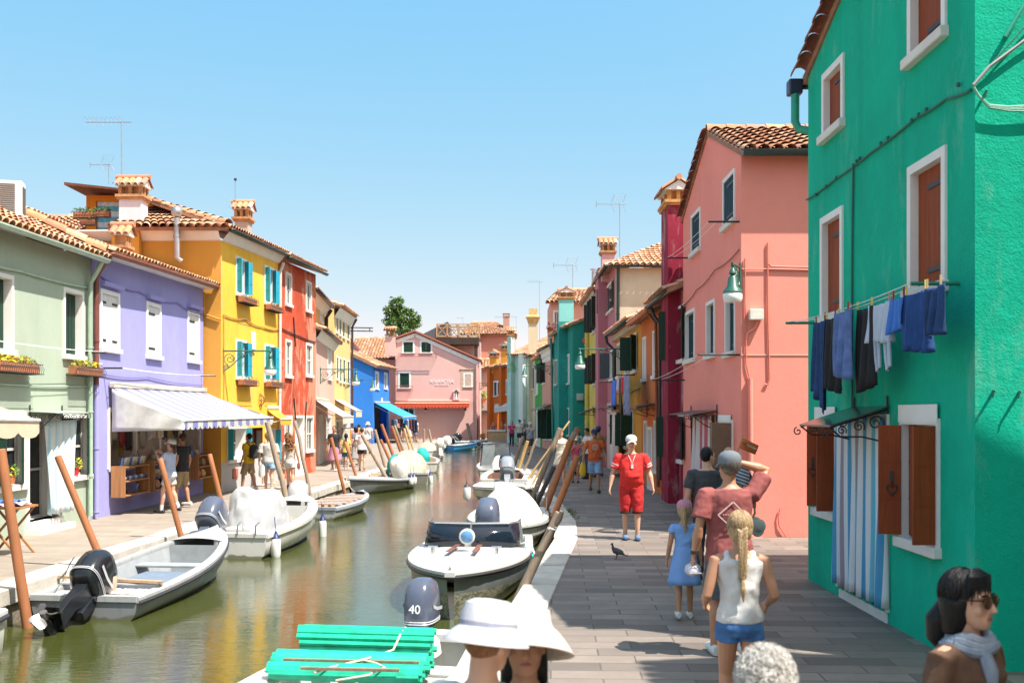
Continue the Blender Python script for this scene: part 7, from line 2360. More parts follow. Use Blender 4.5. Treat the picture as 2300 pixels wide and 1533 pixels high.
for i in range(6): good('straw_hat', ul(318) + .2 + (i % 3) * .36, .24, (zs2[1], zs2[2])[i // 3] + .03, 'hat', GCOL[1] if i != 5 else GCOL[4], ('cream straw hat on the middle board of the middle shop shelf' if i < 3 else 'cream straw hat on top of the middle shop shelf') if i != 5 else 'red hat on top of the middle shop shelf', ('straw hats on the middle board' if i < 3 else 'straw hats on the top board') if i != 5 else None)
for i in range(3): good('bag', ul(322) + .15 + i * .4, .22, zs2[0] + .03, 'bag', GCOL[(3, 5, 1)[i]], ('brown', 'black', 'cream')[i] + ' bag on the lowest board of the middle shop shelf', None)
for i in range(4): good('bag', ul(418) + .15 + (i % 2) * .4, .22, zs3[i // 2] + .03, 'bag', GCOL[(4, 6, 5, 3)[i]], ('red', 'golden', 'black', 'brown')[i] + ' bag on the right shop shelf', None)
for i in range(8):
    good('picture', ul(256) + (i % 2) * .28, -.5, 1.25 + (i // 2) * .28, 'pic', GCOL[5], 'small black framed picture in the left bay of the lilac shop window', 'black framed pictures in the lilac shop')
for i, (px, z) in enumerate(((322, 1.62), (336, 1.4), (250, 1.2), (312, 1.3))): good('mask', ul(px), -.42, z, 'mask', GCOL[6 if i != 2 else 3], ('golden carnival mask high in the second shop bay', 'golden mask low in the second shop bay', 'brown mask at the lower left of the shop window', 'small golden mask between the shop bays')[i], None)
for i, px in enumerate((300, 306, 352, 372, 380, 430, 436, 441)): good('garment', ul(px), .08 if i in (2,) else -.4, 2.15, 'cloth', GCOL[(1, 1, 1, 2, 1, 5, 3, 5)[i]], ('cream lace garment left of the first post', 'second cream lace garment by the first post', 'cream lace blouse hanging in front of the shop posts', 'white garment behind the visitors', 'cream garment behind the visitors', 'black beads on the right shop bay', 'brown beads on the right shop bay', 'second black beads at the far shop end')[i], None)
for i in range(16):
    k = i % 4; cn = ('blue', 'cream', 'white', 'brown', 'red', 'black', 'golden')[i % 7]
    good('garment' if k < 2 else 'bag', ul(262 + 11 * i), -.3 if k < 2 else .14, (2.12 - .1 * (i % 3)) if k < 2 else 1.02, 'cloth' if k < 2 else 'bag', GCOL[i % 7], '%s souvenir %s in the crowded lilac shop front' % (cn, 'cloth' if k < 2 else 'bag'), '%s %s crowding the shop front' % (cn, 'cloths' if k < 2 else 'bags'))
# clothes racks further along
def rack(label, p, q, h_, n, cols, labs):
    p, q = V(p), V(q)
    t_ = thing('clothes_rack', label, 'clothes rack', p, 'clothes racks on the left quay')
    mb = MB()
    for c in (p, q):
        mb.tube([c, c + V((0, 0, h_))], .02, 6); mb.tube([c + V((-.22, 0, .02)), c + V((.22, 0, .02))], .018, 6)
    mb.tube([p + V((0, 0, h_)), q + V((0, 0, h_))], .02, 6)
    obj('frame', mb, MC['dark_sheet_metal'], t_)
    for i in range(n):
        c = p.lerp(q, (i + .5) / n) + V((0, 0, h_ - .03))
        d = (q - p).normalized(); e = V((-d.y, d.x, 0))
        ln = .75 + .25 * ((i * 7) % 3) / 2
        mb = MB(); mb.loft([[c + e * (w_ * math.cos(k * math.pi / 6)) + d * (.05 * math.sin(k * math.pi / 6) * (1 + .4 * math.sin(k * 2 + i))) + V((0, 0, z)) for k in range(12)] for z, w_ in ((0, .03), (-.06, .2), (-.25, .19), (-ln, .24))], True, True, True)
        tag(obj('garment', mb, plain('rack_cloth_%s' % cols[i % len(cols)][0], cols[i % len(cols)][1], .85, .15), smooth=True, org=c), '%s garment on the %s' % (cols[i % len(cols)][0].replace('_', ' '), labs), 'garment', '%s garments on the %s' % (cols[i % len(cols)][0].replace('_', ' '), labs))
rack('clothes rack of pale shirts under the white awning', (-7.3, 44, 0), (-7.0, 47.5, 0), 1.55, 10, [('cream', (.58, .52, .42)), ('white', (.62, .61, .58)), ('orange', (.5, .22, .05)), ('pink', (.5, .2, .25))], 'rack under the white awning')
rack('clothes rack of blue and grey garments at the azure house', (-8.9, 75.5, 0), (-7.2, 77.5, 0), 1.8, 9, [('navy', (.03, .05, .12)), ('pale_blue', (.4, .46, .55)), ('dark_red', (.25, .05, .07)), ('dark_grey', (.06, .06, .07))], 'rack at the azure house')
rack('clothes rack of dark garments below the blue awning', (-8.6, 79, 0), (-7.6, 80.5, 0), 1.8, 6, [('black', (.015, .015, .02)), ('bright_blue', (.04, .2, .5)), ('slate', (.1, .13, .18))], 'rack below the blue awning')
# folding table with scarves at the left edge
t_ = thing('folding_table', 'small wooden folding table with scarves at the left edge', 'table', (-7.75, 15.7, 0))
c = V((-7.75, 15.7, 0))
mb = MB(); mb.box(c.x - .35, c.x + .35, c.y - .3, c.y + .3, .72, .75); obj('tabletop', mb, SHW, t_)
for s_ in (-1, 1):
    for e in (-1, 1):
        mb = MB(); mb.bar(c + V((e * .3, s_ * .26, .72)), c + V((-e * .3, s_ * .26, 0)), .035, .03); obj('leg', mb, SHW, t_)
for i, (dx, dy, m, lab) in enumerate(((-.15, 0, plain('violet_scarf', (.25, .18, .45), .85, .3), 'violet scarf heaped on the folding table'), (.12, -.05, plain('flowery_scarf', (.55, .40, .48), .85, .5, scale=20), 'pale flowery scarf on the folding table'), (-.05, .12, GCOL[0], 'blue scarf on the folding table'))):
    mb = MB(); mb.grid(lambda a, b: (c.x + dx + (a - .5) * .42, c.y + dy + (b - .5) * .35, .765 + .02 * i + .035 * math.sin(a * 9 + i) * math.sin(b * 8 + i)), 12, 10); tag(obj('scarf', mb, m, smooth='all', mods=[solid(.006)]), lab, 'scarf')
mb = MB(); f3_ = f3
r_ = f3.rect(521, 532, 1052, 1074)
f3.box(mb, r_[0], r_[1], .013, .04, r_[2], r_[3])
tag(obj('notice_board', mb, plain('red_notice', (.45, .14, .08), .7, .3)), 'small red framed notice on the grey base of the yellow house', 'notice', None)

# ================================================================ PEOPLE
SKIN = [plain('fair_skin', (.56, .31, .20), .5, .06), plain('tanned_skin', (.42, .21, .12), .5, .06), plain('olive_skin', (.36, .19, .11), .5, .06)]
def hairmat(n_, c):
    t = NT(n_)
    g = t.noise(1.0, 3, .6, t.pos((110, 110, 7)), .6)
    cc = t.mix(t.ramp(g, [(.3, 0), (.7, 1)]), sc3(c, .45), sc3(c, 1.45))
    t.bump(g, .7, .006)
    t.b.inputs['Specular IOR Level'].default_value = .3
    return t.out(cc, .5)


HAIR = {k: hairmat(k + '_hair', c) for k, c in dict(black=(.006, .005, .005), brown=(.07, .035, .018), blond=(.34, .235, .125), auburn=(.20, .085, .03), grey=(.66, .63, .58), grizzled=(.16, .13, .11)).items()}
CLO = {}


def cl(name, col=None, rough=.85, var=.1):
    n_ = 'cloth_' + name
    if n_ in MC: return MC[n_]
    t = NT(n_)
    w_ = t.noise(4.5, 5, .6, t.pos((1, 1, .55), (.4, 0, .3)), .8)
    c = t.mix(t.ramp(w_, [(.35, 0), (.7, 1)]), sc3(col, 1 - var), sc3(col, 1 + var))
    t.bump(t.mix(.12, w_, t.noise(240, 2)), .5, .035)
    MC[n_] = t.out(c, rough)
    return MC[n_]


CFOLD = bpy.data.textures.new('cloth_folds', 'CLOUDS')
CFOLD.noise_scale = .085
CFOLD.noise_depth = 1


def remesh(v): return ('REMESH', dict(mode='VOXEL', voxel_size=v, use_smooth_shade=True))


def smooth_mod(k, f=.5): return ('SMOOTH', dict(iterations=k, factor=f))


EYE = plain('dark_eye', (.015, .012, .012), .2)
LIP = plain('lip_colour', (.33, .10, .085), .5)
SOLE = plain('pale_sole', (.6, .58, .54), .7)


def person(label, x, y, face, h=1.72, top=None, bot=None, shoes=None, hair=('short', 'brown'), hat=None, larm=None, rarm=None, stride=.12, skin=0, vox=.014, belly=0.0, female=False, yaw=0, pitch=0, lean=0, headk=1.0, sleeve=.55, hem=.86, long_=.5, curl=.35, wide=1.0, z=0.0, glasses=False, face_on=None, group=None, socks=None, strap=None):
    """a whole figure: one continuous body; clothes, hair and shoes as its children.  Local: y forward, x to the right hand"""
    S = h / 1.75
    M = Matrix.Translation((x, y, z)) @ Matrix.Rotation(rad(face), 4, 'Z') @ Matrix.Diagonal((S, S, S, 1))
    UM = M @ Matrix.Translation((0, 0, .95)) @ Matrix.Rotation(rad(-lean), 4, 'X') @ Matrix.Translation((0, 0, -.95))
    HM = UM @ Matrix.Translation((0, .0, 1.50)) @ Matrix.Rotation(rad(yaw), 4, 'Z') @ Matrix.Rotation(rad(pitch), 4, 'X') @ Matrix.Diagonal((headk, headk, headk, 1)) @ Matrix.Translation((0, 0, -1.50))
    t_ = thing('person', label, 'person', (x, y, z), group)
    sk = SKIN[skin]
    W_ = wide * (.93 if female else 1.0)
    sx_ = .183 * W_
    tor = [(.84, .13, .10, 0), (.90, .165 * W_ * (1.04 if female else 1), .118, -.01), (.98, .165 * W_ * (1.0 if female else 1), .115 + belly * .3, belly * .3), (1.08, (.128 if female else .148) * W_, .10 + belly * .8, belly * .7), (1.20, (.138 if female else .160) * W_, .108 + belly * .5, belly * .4), (1.32, .168 * W_, .118, .005 + (.012 if female else 0)), (1.40, .172 * W_, .10, -.005), (1.44, .13 * W_, .082, -.01), (1.475, .075, .065, -.008), (1.50, .056, .056, 0)]

    def ring(z_, rx, ry, cy, n=20): return [(rx * math.cos(a), cy + ry * math.sin(a), z_) for a in [2 * math.pi * k / n for k in range(n)]]
    legs = []
    for sg, st in ((-1, stride), (1, -stride)):
        hip = V((sg * .085 * W_, 0, .90)); an = V((sg * .10, st, .075 + (.05 if st < -.1 else 0)))
        kn = hip.lerp(an, .48) + V((0, .03 + abs(st) * .16, 0))
        legs.append((hip, kn, an))
    arms = []
    for sg, a_ in ((-1, larm), (1, rarm)):
        sh = V((sg * sx_, -.005, 1.405))
        if a_ is None: a_ = ((.055, -.03, -.27), (.085, .055, -.50))
        el = sh + V((sg * a_[0][0], a_[0][1], a_[0][2])); wr = sh + V((sg * a_[1][0], a_[1][1], a_[1][2]))
        arms.append((sh, el, wr, sg))
    mb = MB(UM)
    mb.loft([ring(*r) for r in tor], True, True, True)
    mb.tube([(0, -.012, 1.44), (0, .0, 1.52), (0, .012, 1.58)], [.062, .055, .056], 12)
    hands = []
    for sh, el, wr, sg in arms:
        mb.tube([sh + V((-sg * .05, 0, .012)), sh, sh.lerp(el, .35), sh.lerp(el, .75), el, el.lerp(wr, .3), el.lerp(wr, .7), wr], [.05, .056, .050 * W_, .043, .038, .042 * W_, .033, .026], 10)
        f_ = (wr - el).normalized()
        side = f_.cross(V((sg, 0, 0)))
        side = V((0, 1, 0)) - f_ * f_.y if side.length < .3 else side
        side.normalize()                       # across the palm
        pn = f_.cross(side).normalized()
        if pn.dot(V((-sg, .0, 0))) < 0: pn = -pn
        pc = wr + f_ * .05
        mb.loft([[wr + f_ * q + side * (w_ * math.cos(a)) + pn * (.016 * math.sin(a)) for a in [k * math.pi / 5 for k in range(10)]] for q, w_ in ((-.005, .024), (.03, .036), (.075, .042), (.095, .04))], True, True, True)
        fr = max(.0088, vox * .62)
        for k, ln in ((-1.5, .065), (-.5, .078), (.5, .082), (1.5, .072)):
            p = wr + f_ * .088 + side * (k * .0205)
            pts = [p - f_ * .01]
            an = 0
            for q in (.42, .33, .25):
                an += curl
                pts.append(pts[-1] + (f_ * math.cos(an) + pn * math.sin(an)) * ln * q * 1.05)
            mb.tube(pts, [fr, fr, fr * .92, fr * .8], 6)
        tb = wr + f_ * .03 + side * .034
        mb.tube([tb - side * .012, tb + side * .02 + f_ * .03 + pn * .008, tb + side * .022 + f_ * .062 + pn * .02], [.013, .0115, fr * .9], 6)
        hands.append(UM @ (wr + f_ * .07))
    mb.M = HM
    mb.ell((0, .0, 1.650), .076, .094, .104, 18, 12)
    mb.loft([[(w_ * math.cos(a), cy + d_ * math.sin(a), z_) for a in [k * math.pi / 8 for k in range(16)]] for z_, w_, d_, cy in ((1.525, .022, .022, .062), (1.535, .042, .04, .05), (1.56, .057, .062, .035), (1.60, .069, .078, .018), (1.64, .073, .088, .008))], True, True, True)
    mb.tube([(0, .088, 1.655), (0, .104, 1.625), (0, .112, 1.608), (0, .094, 1.600)], [.010, .012, .016, .012], 8)
    for sg in (-1, 1):
        mb.ell((sg * .077, -.005, 1.628), .010, .020, .032, 8, 6)
        mb.ell((sg * .034, .078, 1.665), .03, .015, .009, 8, 6)
        mb.ell((sg * .038, .066, 1.605), .024, .022, .022, 8, 6)
    mb.tube([(-.02, .083, 1.572), (0, .09, 1.574), (.02, .083, 1.572)], .009, 6)
    mb.M = M
    for hip, kn, an in legs:
        mb.tube([hip + V((0, 0, .04)), hip, hip.lerp(kn, .4), hip.lerp(kn, .85), kn, kn.lerp(an, .3) + V((0, -.015, 0)), kn.lerp(an, .7), an], [.09 * W_, .092 * W_, .080 * W_, .060, .054, .056, .042, .036], 12)
        mb.loft([[(an.x + w_ * math.cos(a), an.y + yq, an.z - .075 + .042 + hz * math.sin(a)) for a in [k * math.pi / 5 for k in range(10)]] for yq, w_, hz in ((-.06, .022, .03), (-.045, .035, .04), (.03, .038, .042), (.12, .044, .028), (.175, .036, .02), (.195, .02, .012))], True, True, True)
    body = obj('body', mb, sk, t_, smooth='all', mods=[remesh(vox), smooth_mod(2, .4)])
    if face_on is None: face_on = True
    if face_on:
        for sg in (-1, 1):
            mb = MB(HM); mb.ell((sg * .033, .0865, 1.648), .014, .007, .0075, 8, 6); obj('eye', mb, EYE, t_, smooth=True)
            mb = MB(HM); mb.tube([(sg * .016, .094, 1.668), (sg * .034, .096, 1.675), (sg * .054, .082, 1.668)], .0042, 5); obj('eyebrow', mb, HAIR[hair[1]], t_, smooth=True)
        mb = MB(HM); mb.tube([(-.024, .0855, 1.572), (-.008, .0985, 1.576), (0, .0985, 1.573), (.008, .0985, 1.576), (.024, .0855, 1.572)], [.003, .006, .0065, .006, .003], 6); obj('mouth', mb, LIP, t_, smooth=True)
    # ---- clothes
    g = .012 + vox * .45
    if top:
        kind, m = top
        mb = MB(UM)
        rr = [r for r in tor if r[0] > hem + .02]
        k0 = 1.04
        base = (hem, rr[0][1] * (1.06 if not female else 1.0), rr[0][2] * 1.04, rr[0][3])
        neck = 1.425 if kind in ('tank', 'strapless') else 1.455
        if kind == 'strapless': neck = 1.33
        rr = [base] + [r for r in rr if r[0] < neck]
        last = (neck, .095 if kind != 'strapless' else .165 * W_, .08 if kind != 'strapless' else .115, -.01)
        if kind == 'tank': last = (1.43, .085, .08, -.01)
        rr.append(last)
        mb.loft([ring(z_, rx * 1.03 + g, ry * 1.04 + g, cy) for z_, rx, ry, cy in rr], True, True, True)
        if kind in ('tee', 'long', 'dress_tee'):
            for sh, el, wr, sg in arms:
                if kind == 'long':
                    mb.tube([sh + V((-sg * .06, 0, .0)), sh, sh.lerp(el, .5), el, el.lerp(wr, .5), wr], [.062, .070, .063, .058, .054, .044], 12)
                else:
                    e = sh.lerp(el, sleeve)
                    mb.tube([sh + V((-sg * .06, 0, .0)), sh + V((0, 0, -.002)), sh.lerp(el, sleeve * .5), e], [.062, .066 * W_ + g * .4, .068 * W_ + g * .5, .072 * W_ + g * .5], 14)
        if kind == 'tank':
            for sg in (-1, 1): mb.tube([(sg * .095, -.085, 1.36), (sg * .098, -.065, 1.43), (sg * .098, -.01, 1.462), (sg * .095, .06, 1.43), (sg * .09, .09, 1.36)], .027, 8)
        obj('shirt', mb, m, t_, smooth='all', mods=[remesh(max(vox * .9, .009)), smooth_mod(3, .45)] + ([('DISPLACE', dict(texture=CFOLD, strength=.022, mid_level=.5, texture_coords='LOCAL')), smooth_mod(1, .3)] if vox < .0115 else []))
    if bot:
        kind, m = bot
        mb = MB(M)
        if kind in ('shorts', 'trousers'):
            mb.loft([ring(z_, rx + g * .8, ry + g * .8, cy) for z_, rx, ry, cy in ((.82, .135 * W_, .11, 0), (.88, .168 * W_, .122, -.008), (.95, .163 * W_, .117, 0), (1.0, .15 * W_, .112 + belly * .3, belly * .2))], True, True, True)
            for hip, kn, an in legs:
                if kind == 'shorts':
                    e = hip.lerp(kn, long_ * 1.0) if long_ <= 1 else kn.lerp(an, long_ - 1)
                    pts = [hip + V((0, 0, .03)), hip, hip.lerp(e, .5), e] if long_ <= 1 else [hip + V((0, 0, .03)), hip, hip.lerp(kn, .6), kn, e]
                    mb.tube(pts, ([.092 * W_, .1 * W_, .095 * W_ + g * .4, .098 * W_ + g * .4] if long_ <= 1 else [.092 * W_, .1 * W_, .098 * W_, .086, .085]), 14)
                else:
                    mb.tube([hip + V((0, 0, .03)), hip, hip.lerp(kn, .5), kn, kn.lerp(an, .5), an + V((0, 0, .02))], [.092 * W_, .1 * W_, .086, .07, .064, .058], 14)
            obj('shorts' if kind == 'shorts' else 'trousers', mb, m, t_, smooth='all', mods=[remesh(max(vox * .9, .009)), smooth_mod(3, .4)] + ([('DISPLACE', dict(texture=CFOLD, strength=.018, mid_level=.5, texture_coords='LOCAL'))] if vox < .0115 else []))
        else:
            zb_ = .92 - long_ * .85
            rg = []
            for i in range(9):
                a = i / 8
                z_ = (1.0 if kind == 'skirt' else 1.12) * (1 - a) + zb_ * a
                r0 = (.14 * W_ + g) * (1 - a) + (.15 + .12 * long_ + .05) * a
                rg.append([(r0 * (1 + .05 * a * math.sin(6 * q)) * math.cos(q), .78 * r0 * (1 + .05 * a * math.sin(6 * q)) * math.sin(q), z_) for q in [2 * math.pi * k / 36 for k in range(36)]])
            mb.loft(rg, True, True, False)
            obj('skirt', mb, m, t_, smooth='all', mods=[solid(.008)])
    if shoes:
        for hip, kn, an in legs:
            mb = MB(M)
            mb.loft([[(an.x + w_ * math.cos(a), an.y + yq, max(an.z - .077, an.z - .075 + .044 + hz * math.sin(a))) for a in [k * math.pi / 6 for k in range(12)]] for yq, w_, hz in ((-.078, .025, .04), (-.06, .044, .052), (.02, .046, .056), (.1, .052, .042), (.18, .046, .032), (.212, .025, .02))], True, True, True)
            s_ = obj('shoe', mb, shoes, t_, smooth=True)
            if socks:
                mb = MB(M); mb.tube([an + V((0, 0, -.02)), an + V((0, 0, .05)), an.lerp(kn, .3)], [.042, .042, .048], 10); obj('sock', mb, socks, t_, smooth=True)
    # ---- hair and hats
    st, hc = hair
    hm = HAIR[hc]
    mb = MB(HM)
    strands = []
    if st != 'bald':
        mb.ell((0, -.016, 1.663), .084, .097, .106, 18, 12)
        if st in ('long', 'bob', 'pony', 'braid', 'curly', 'big'):
            mb.ell((0, -.03, 1.64), .088, .09, .11, 16, 10)
        if st == 'bob' or st == 'big':
            mb.loft([ring(z_, rx, ry, cy) for z_, rx, ry, cy in ((1.50, .085, .05, -.045), (1.56, .098, .07, -.035), (1.64, .098, .088, -.028))], True, True, True)
        if st == 'long':
            mb.loft([ring(z_, rx, ry, cy) for z_, rx, ry, cy in ((1.20, .06, .02, -.115), (1.30, .095, .035, -.115), (1.42, .10, .045, -.095), (1.55, .098, .07, -.05), (1.64, .09, .08, -.03))], True, True, True)
        if st == 'curly':
            r2 = random.Random(9)
            for k in range(70):
                z_ = r2.uniform(1.27, 1.72); q = 1 - max(0, (z_ - 1.6)) * 2.2
                a = r2.uniform(math.pi * .95, math.pi * 2.05)
                mb.ell((.115 * q * math.cos(a), -.045 + .105 * q * math.sin(a), z_), .034, .034, .038, 6, 4)
        if st == 'wool':
            r2 = random.Random(4)
            mb.ell((0, -.014, 1.655), .094, .104, .112, 16, 10)
            for k in range(2600):
                d = V((r2.gauss(0, 1), r2.gauss(0, 1), r2.gauss(0, 1))).normalized()
                if d.y > .6 and d.z < .25: continue
                c = V((.094 * d.x, -.014 + .104 * d.y, 1.655 + .112 * d.z))
                e = V((r2.gauss(0, 1), r2.gauss(0, 1), r2.gauss(0, 1)))
                e = (e - d * e.dot(d)).normalized(); e2 = d.cross(e)
                q = r2.uniform(.008, .017); lf = r2.uniform(.01, .034)
                mb.tube([c + (e * math.cos(a) + e2 * math.sin(a)) * q + d * (lf * a / 5.5) for a in (0, 1.1, 2.2, 3.3, 4.4, 5.5)], [.0018, .002, .002, .0018, .0015, .0006], 3, False)
        if vox <= .0076 and st != 'wool':
            r2 = random.Random(2)
            for k in range(420):
                ph = r2.uniform(math.pi * .93, math.pi * 2.07)
                t0, t1 = r2.uniform(.05, .9), r2.uniform(1.3, 2.0)
                e = r2.uniform(.0, .006)
                pts = []
                for q in range(6):
                    th = t0 + (t1 - t0) * q / 5; p2 = ph + .12 * math.sin(q + k)
                    pts.append(((.086 + e) * math.sin(th) * math.cos(p2), -.018 + (.098 + e) * math.sin(th) * math.sin(p2), 1.662 + (.109 + e) * math.cos(th)))
                strands.append(pts)
        if st == 'pony':
            mb.tube([(0, -.10, 1.68), (0, -.145, 1.67), (.01, -.15, 1.58), (.015, -.135, 1.46), (.02, -.125, 1.36)], [.025, .032, .036, .03, .010], 10)
        if st == 'lowpony':
            mb.tube([(0, -.09, 1.60), (0, -.13, 1.57), (.0, -.145, 1.5), (.0, -.13, 1.42)], [.035, .045, .045, .014], 10)
        if st == 'bun': mb.ell((0, -.10, 1.74), .05, .05, .045, 10, 8)
        if st == 'braid':
            for k in range(13):
                a = k / 12
                zc = 1.63 - .33 * a; yc = -.116 - .018 * math.sin(a * 3)
                for sg in (-1, 1): mb.ell((sg * .016 * (1 - .3 * a), yc - .006, zc + .008 * sg), .015 * (1 - .3 * a), .018, .034, 8, 6, rot=Matrix.Rotation(sg * .75, 3, 'Y'))
            mb.tube([(0, -.135, 1.285), (0, -.14, 1.23), (.004, -.138, 1.14)], [.013, .022, .006], 8)
        mods = [remesh(max(.007, vox * .7)), smooth_mod(2, .4)] if vox < .02 else []
        if st == 'wool': mods = []
        ho = obj('hair', mb, hm, t_, smooth='all', mods=mods)
        if strands:
            mb = MB(HM)
            for pts in strands: mb.tube(pts, [.0012, .0026, .003, .0028, .002, .0006], 4, False)
            obj('strands', mb, hm, ho, smooth='all')
    if hat:
        kind, m = hat[0], hat[1]
        mb = MB(HM)
        if kind == 'cap':
            mb.lathe([(.094, 0), (.096, .03), (.090, .06), (.07, .088), (.035, .104), (.004, .108)], (0, -.008, 1.672), 22, sy=1.14)
            rev = hat[2] if len(hat) > 2 else 1
            mb.grid(lambda a, b: ((a - .5) * .165 * (1 - .15 * b * b), rev * (.085 + .085 * b * math.cos((a - .5) * 1.9)), 1.682 - .018 * b - .05 * (a - .5) ** 2 * 4), 10, 5)
            o = obj('cap', mb, m, t_, smooth=True, mods=[solid(.006)])
        elif kind == 'bucket':
            mb.lathe([(.152, -.055), (.145, -.038), (.104, .0), (.1, .05), (.088, .085), (.06, .1), (.004, .104)], (0, -.006, 1.682), 36, sy=1.12)
            o = obj('hat', mb, m, t_, smooth=40, mods=[solid(.006)])
            b2 = MB(HM); b2.lathe([(.1055, .005), (.1045, .02)], (0, -.006, 1.682), 36, sy=1.12); obj('hat_band', b2, hat[2] if len(hat) > 2 else m, o, smooth=True, mods=[solid(.003)])
        elif kind == 'sun':
            mb.M = HM @ Matrix.Translation((0, -.01, 1.70)) @ Matrix.Rotation(rad(17), 4, 'X') @ Matrix.Translation((0, 0, -1.69))
            mb.grid(lambda a, b: (lambda q, r: (r * math.cos(q), -.006 + 1.1 * r * math.sin(q), 1.69 + ((.088 - .02 * (b / .45) ** 2 * 1) * (b < .45) if b < .45 else (.068 * (1 - (b - .45) / .12) if b < .57 else -.105 * ((b - .57) / .43) ** 1.35 * (1 + .07 * math.cos(q * 2 + .6))))))(2 * math.pi * a, (.1 * (b / .45) ** .6 if b < .45 else (.1 + .012 * (b - .45) / .12 if b < .57 else .112 + .085 * ((b - .57) / .43)))), 48, 20)
            o = obj('hat', mb, m, t_, smooth='all', mods=[solid(.005)])
    if glasses:
        mb = MB(HM)
        for sg in (-1, 1):
            mb.loft([[(sg * .036 + w_ * math.cos(a), .104 - .25 * abs(sg * .036 + w_ * math.cos(a)) ** 1.6 + o, 1.645 + hgt * math.sin(a)) for a in [k * math.pi / 8 for k in range(16)]] for w_, hgt, o in ((.031, .026, -.004), (.033, .028, .002), (.028, .023, .005))], True, True, True)
            mb.bar((sg * .066, .09, 1.655), (sg * .079, .0, 1.648), .01, .006)
        mb.bar((-.012, .1, 1.652), (.012, .1, 1.652), .008, .006)
        obj('sunglasses', mb, glasses if not isinstance(glasses, bool) else plain('black_sunglasses', (.012, .01, .01), .12), t_, smooth=True)
    if strap:
        pts = [V((-.10, .02, 1.47)), V((-.03, .135 + belly, 1.30)), V((.10, .14 + belly * 1.5, 1.12)), V((.19, .06, .98)), V((.12, -.13, 1.10)), V((-.02, -.14, 1.30)), V((-.10, -.04, 1.47))]
        mb = MB(UM); mb.tube(pts, .012, 6); obj('bag_strap', mb, strap, t_, smooth=True)
    return t_, M, UM, HM, hands


BLKS, WHTS = plain('black_shoe', (.02, .02, .022), .5), plain('white_shoe', (.62, .62, .6), .5)
RED = cl('bright_red', (.58, .018, .014)); CAPW = cl('white_cap', (.56, .54, .50)); NAVC = cl('navy_cap', (.02, .035, .11))
WTEE = cl('white_tee', (.58, .57, .55)); BTEE = cl('black_tee', (.016, .016, .018)); KHK = cl('khaki', (.30, .22, .12)); LDEN = denim('pale_denim', (.20, .32, .48)); MDEN = denim('mid_denim', (.05, .15, .36)); DKC = cl('dark_cotton', (.03, .035, .045))
# right bank
RM = person('person in bright red shirt and red shorts walking towards the camera', 2.05, 17.6, 178, 1.77, ('tee', RED), ('shorts', cl('deep_red', (.45, .012, .012))), plain('blue_sandal', (.10, .17, .30), .6), ('short', 'grizzled'), ('cap', CAPW), larm=((.10, -.02, -.26), (.15, .05, -.50)), rarm=((.10, -.02, -.26), (.15, .05, -.50)), vox=.009, belly=.06, wide=1.14, long_=1.06, stride=.05, sleeve=.75, hem=.86, skin=0)
t_, M, UM, HM, hd = RM
for sg in (-1, 1):
    for q in (.48, .62):
        sh = V((sg * .183 * 1.14, -.005, 1.405)); el = sh + V((sg * .10, -.02, -.26)); a = sh.lerp(el, q)
        d = (el - sh).normalized() * .009
        mb = MB(UM); mb.tube([a - d, a + d], .088, 16); obj('sleeve_stripe', mb, WTEE, t_, smooth=True)
    mb = MB(M); mb.tube([(sg * .085 * 1.14 + sg * .004, .04, .475), (sg * .085 * 1.14 + sg * .004, .04, .45)], .093, 14); obj('hem_band', mb, BTEE, t_, smooth=True)
mb = MB(UM); mb.tube([(-.06, .10, 1.44), (-.015, .165, 1.34), (0, .18, 1.28), (.015, .165, 1.34), (.06, .10, 1.44)], .005, 5); mb.obox((0, .185, 1.25), (.02, 0, 0), (0, .004, 0), (0, 0, .035)); obj('lanyard', mb, WTEE, t_)
OM = person('person in orange printed shirt and pale denim shorts, wearing navy cap', 2.27, 28.2, 183, 1.72, ('tee', cl('orange_tee', (.56, .11, .03))), ('shorts', LDEN), BLKS, ('short', 'black'), ('cap', NAVC), larm=((.09, .0, -.27), (.13, .1, -.5)), rarm=((.1, -.03, -.26), (.14, .02, -.5)), vox=.011, skin=2, long_=.95, stride=.14, belly=.02)
t_, M, UM, HM, hd = OM
mb = MB(UM)
for k in range(14):
    a = k * 2 * math.pi / 14
    mb.ell((.075 * math.cos(a), .15, 1.27 + .075 * math.sin(a)), .02, .004, .014, 6, 4)
    if k % 2: mb.ell((.035 * math.cos(a), .155, 1.27 + .035 * math.sin(a)), .016, .004, .012, 6, 4)
obj('shirt_print', mb, cl('print_cream', (.55, .42, .32)), t_, smooth=True)
mb = MB(); c = hd[1]; mb.loft([[c + V((w_ * math.cos(a), d_ * math.sin(a), z_)) for a in [k * math.pi / 6 for k in range(12)]] for z_, w_, d_ in ((.02, .03, .03), (-.05, .06, .04), (-.25, .1, .06), (-.36, .07, .04), (-.38, .01, .01))], True, True, True)
tag(obj('bag', mb, cl('yellow_bag', (.70, .45, .02)), smooth=True), 'yellow bag held by the person in the orange shirt', 'bag')
person('person in cream sleeveless romper behind the crossing grey pole', 1.52, 31.9, 175, 1.66, ('tank', cl('cream_romper', (.60, .54, .44))), ('skirt', MC['cloth_cream_romper']), plain('pink_sandal', (.5, .22, .16), .6), ('bun', 'brown'), None, vox=.012, female=True, long_=.36, rarm=((.08, .03, -.26), (.02, .18, -.2)), larm=((.08, .03, -.26), (.0, .2, -.22)))
person('child in pink top and white cap with hand at the mouth', 2.0, 32.3, 180, 1.40, ('tank', cl('pink_top', (.62, .10, .20))), ('shorts', cl('ice_blue', (.46, .56, .58))), BLKS, ('pony', 'brown'), ('cap', CAPW), vox=.012, female=True, headk=1.12, larm=((.14, -.02, -.22), (.03, .06, -.33)), rarm=((.06, .05, -.25), (-.08, .17, -.04)), skin=1, long_=.55, stride=.04)
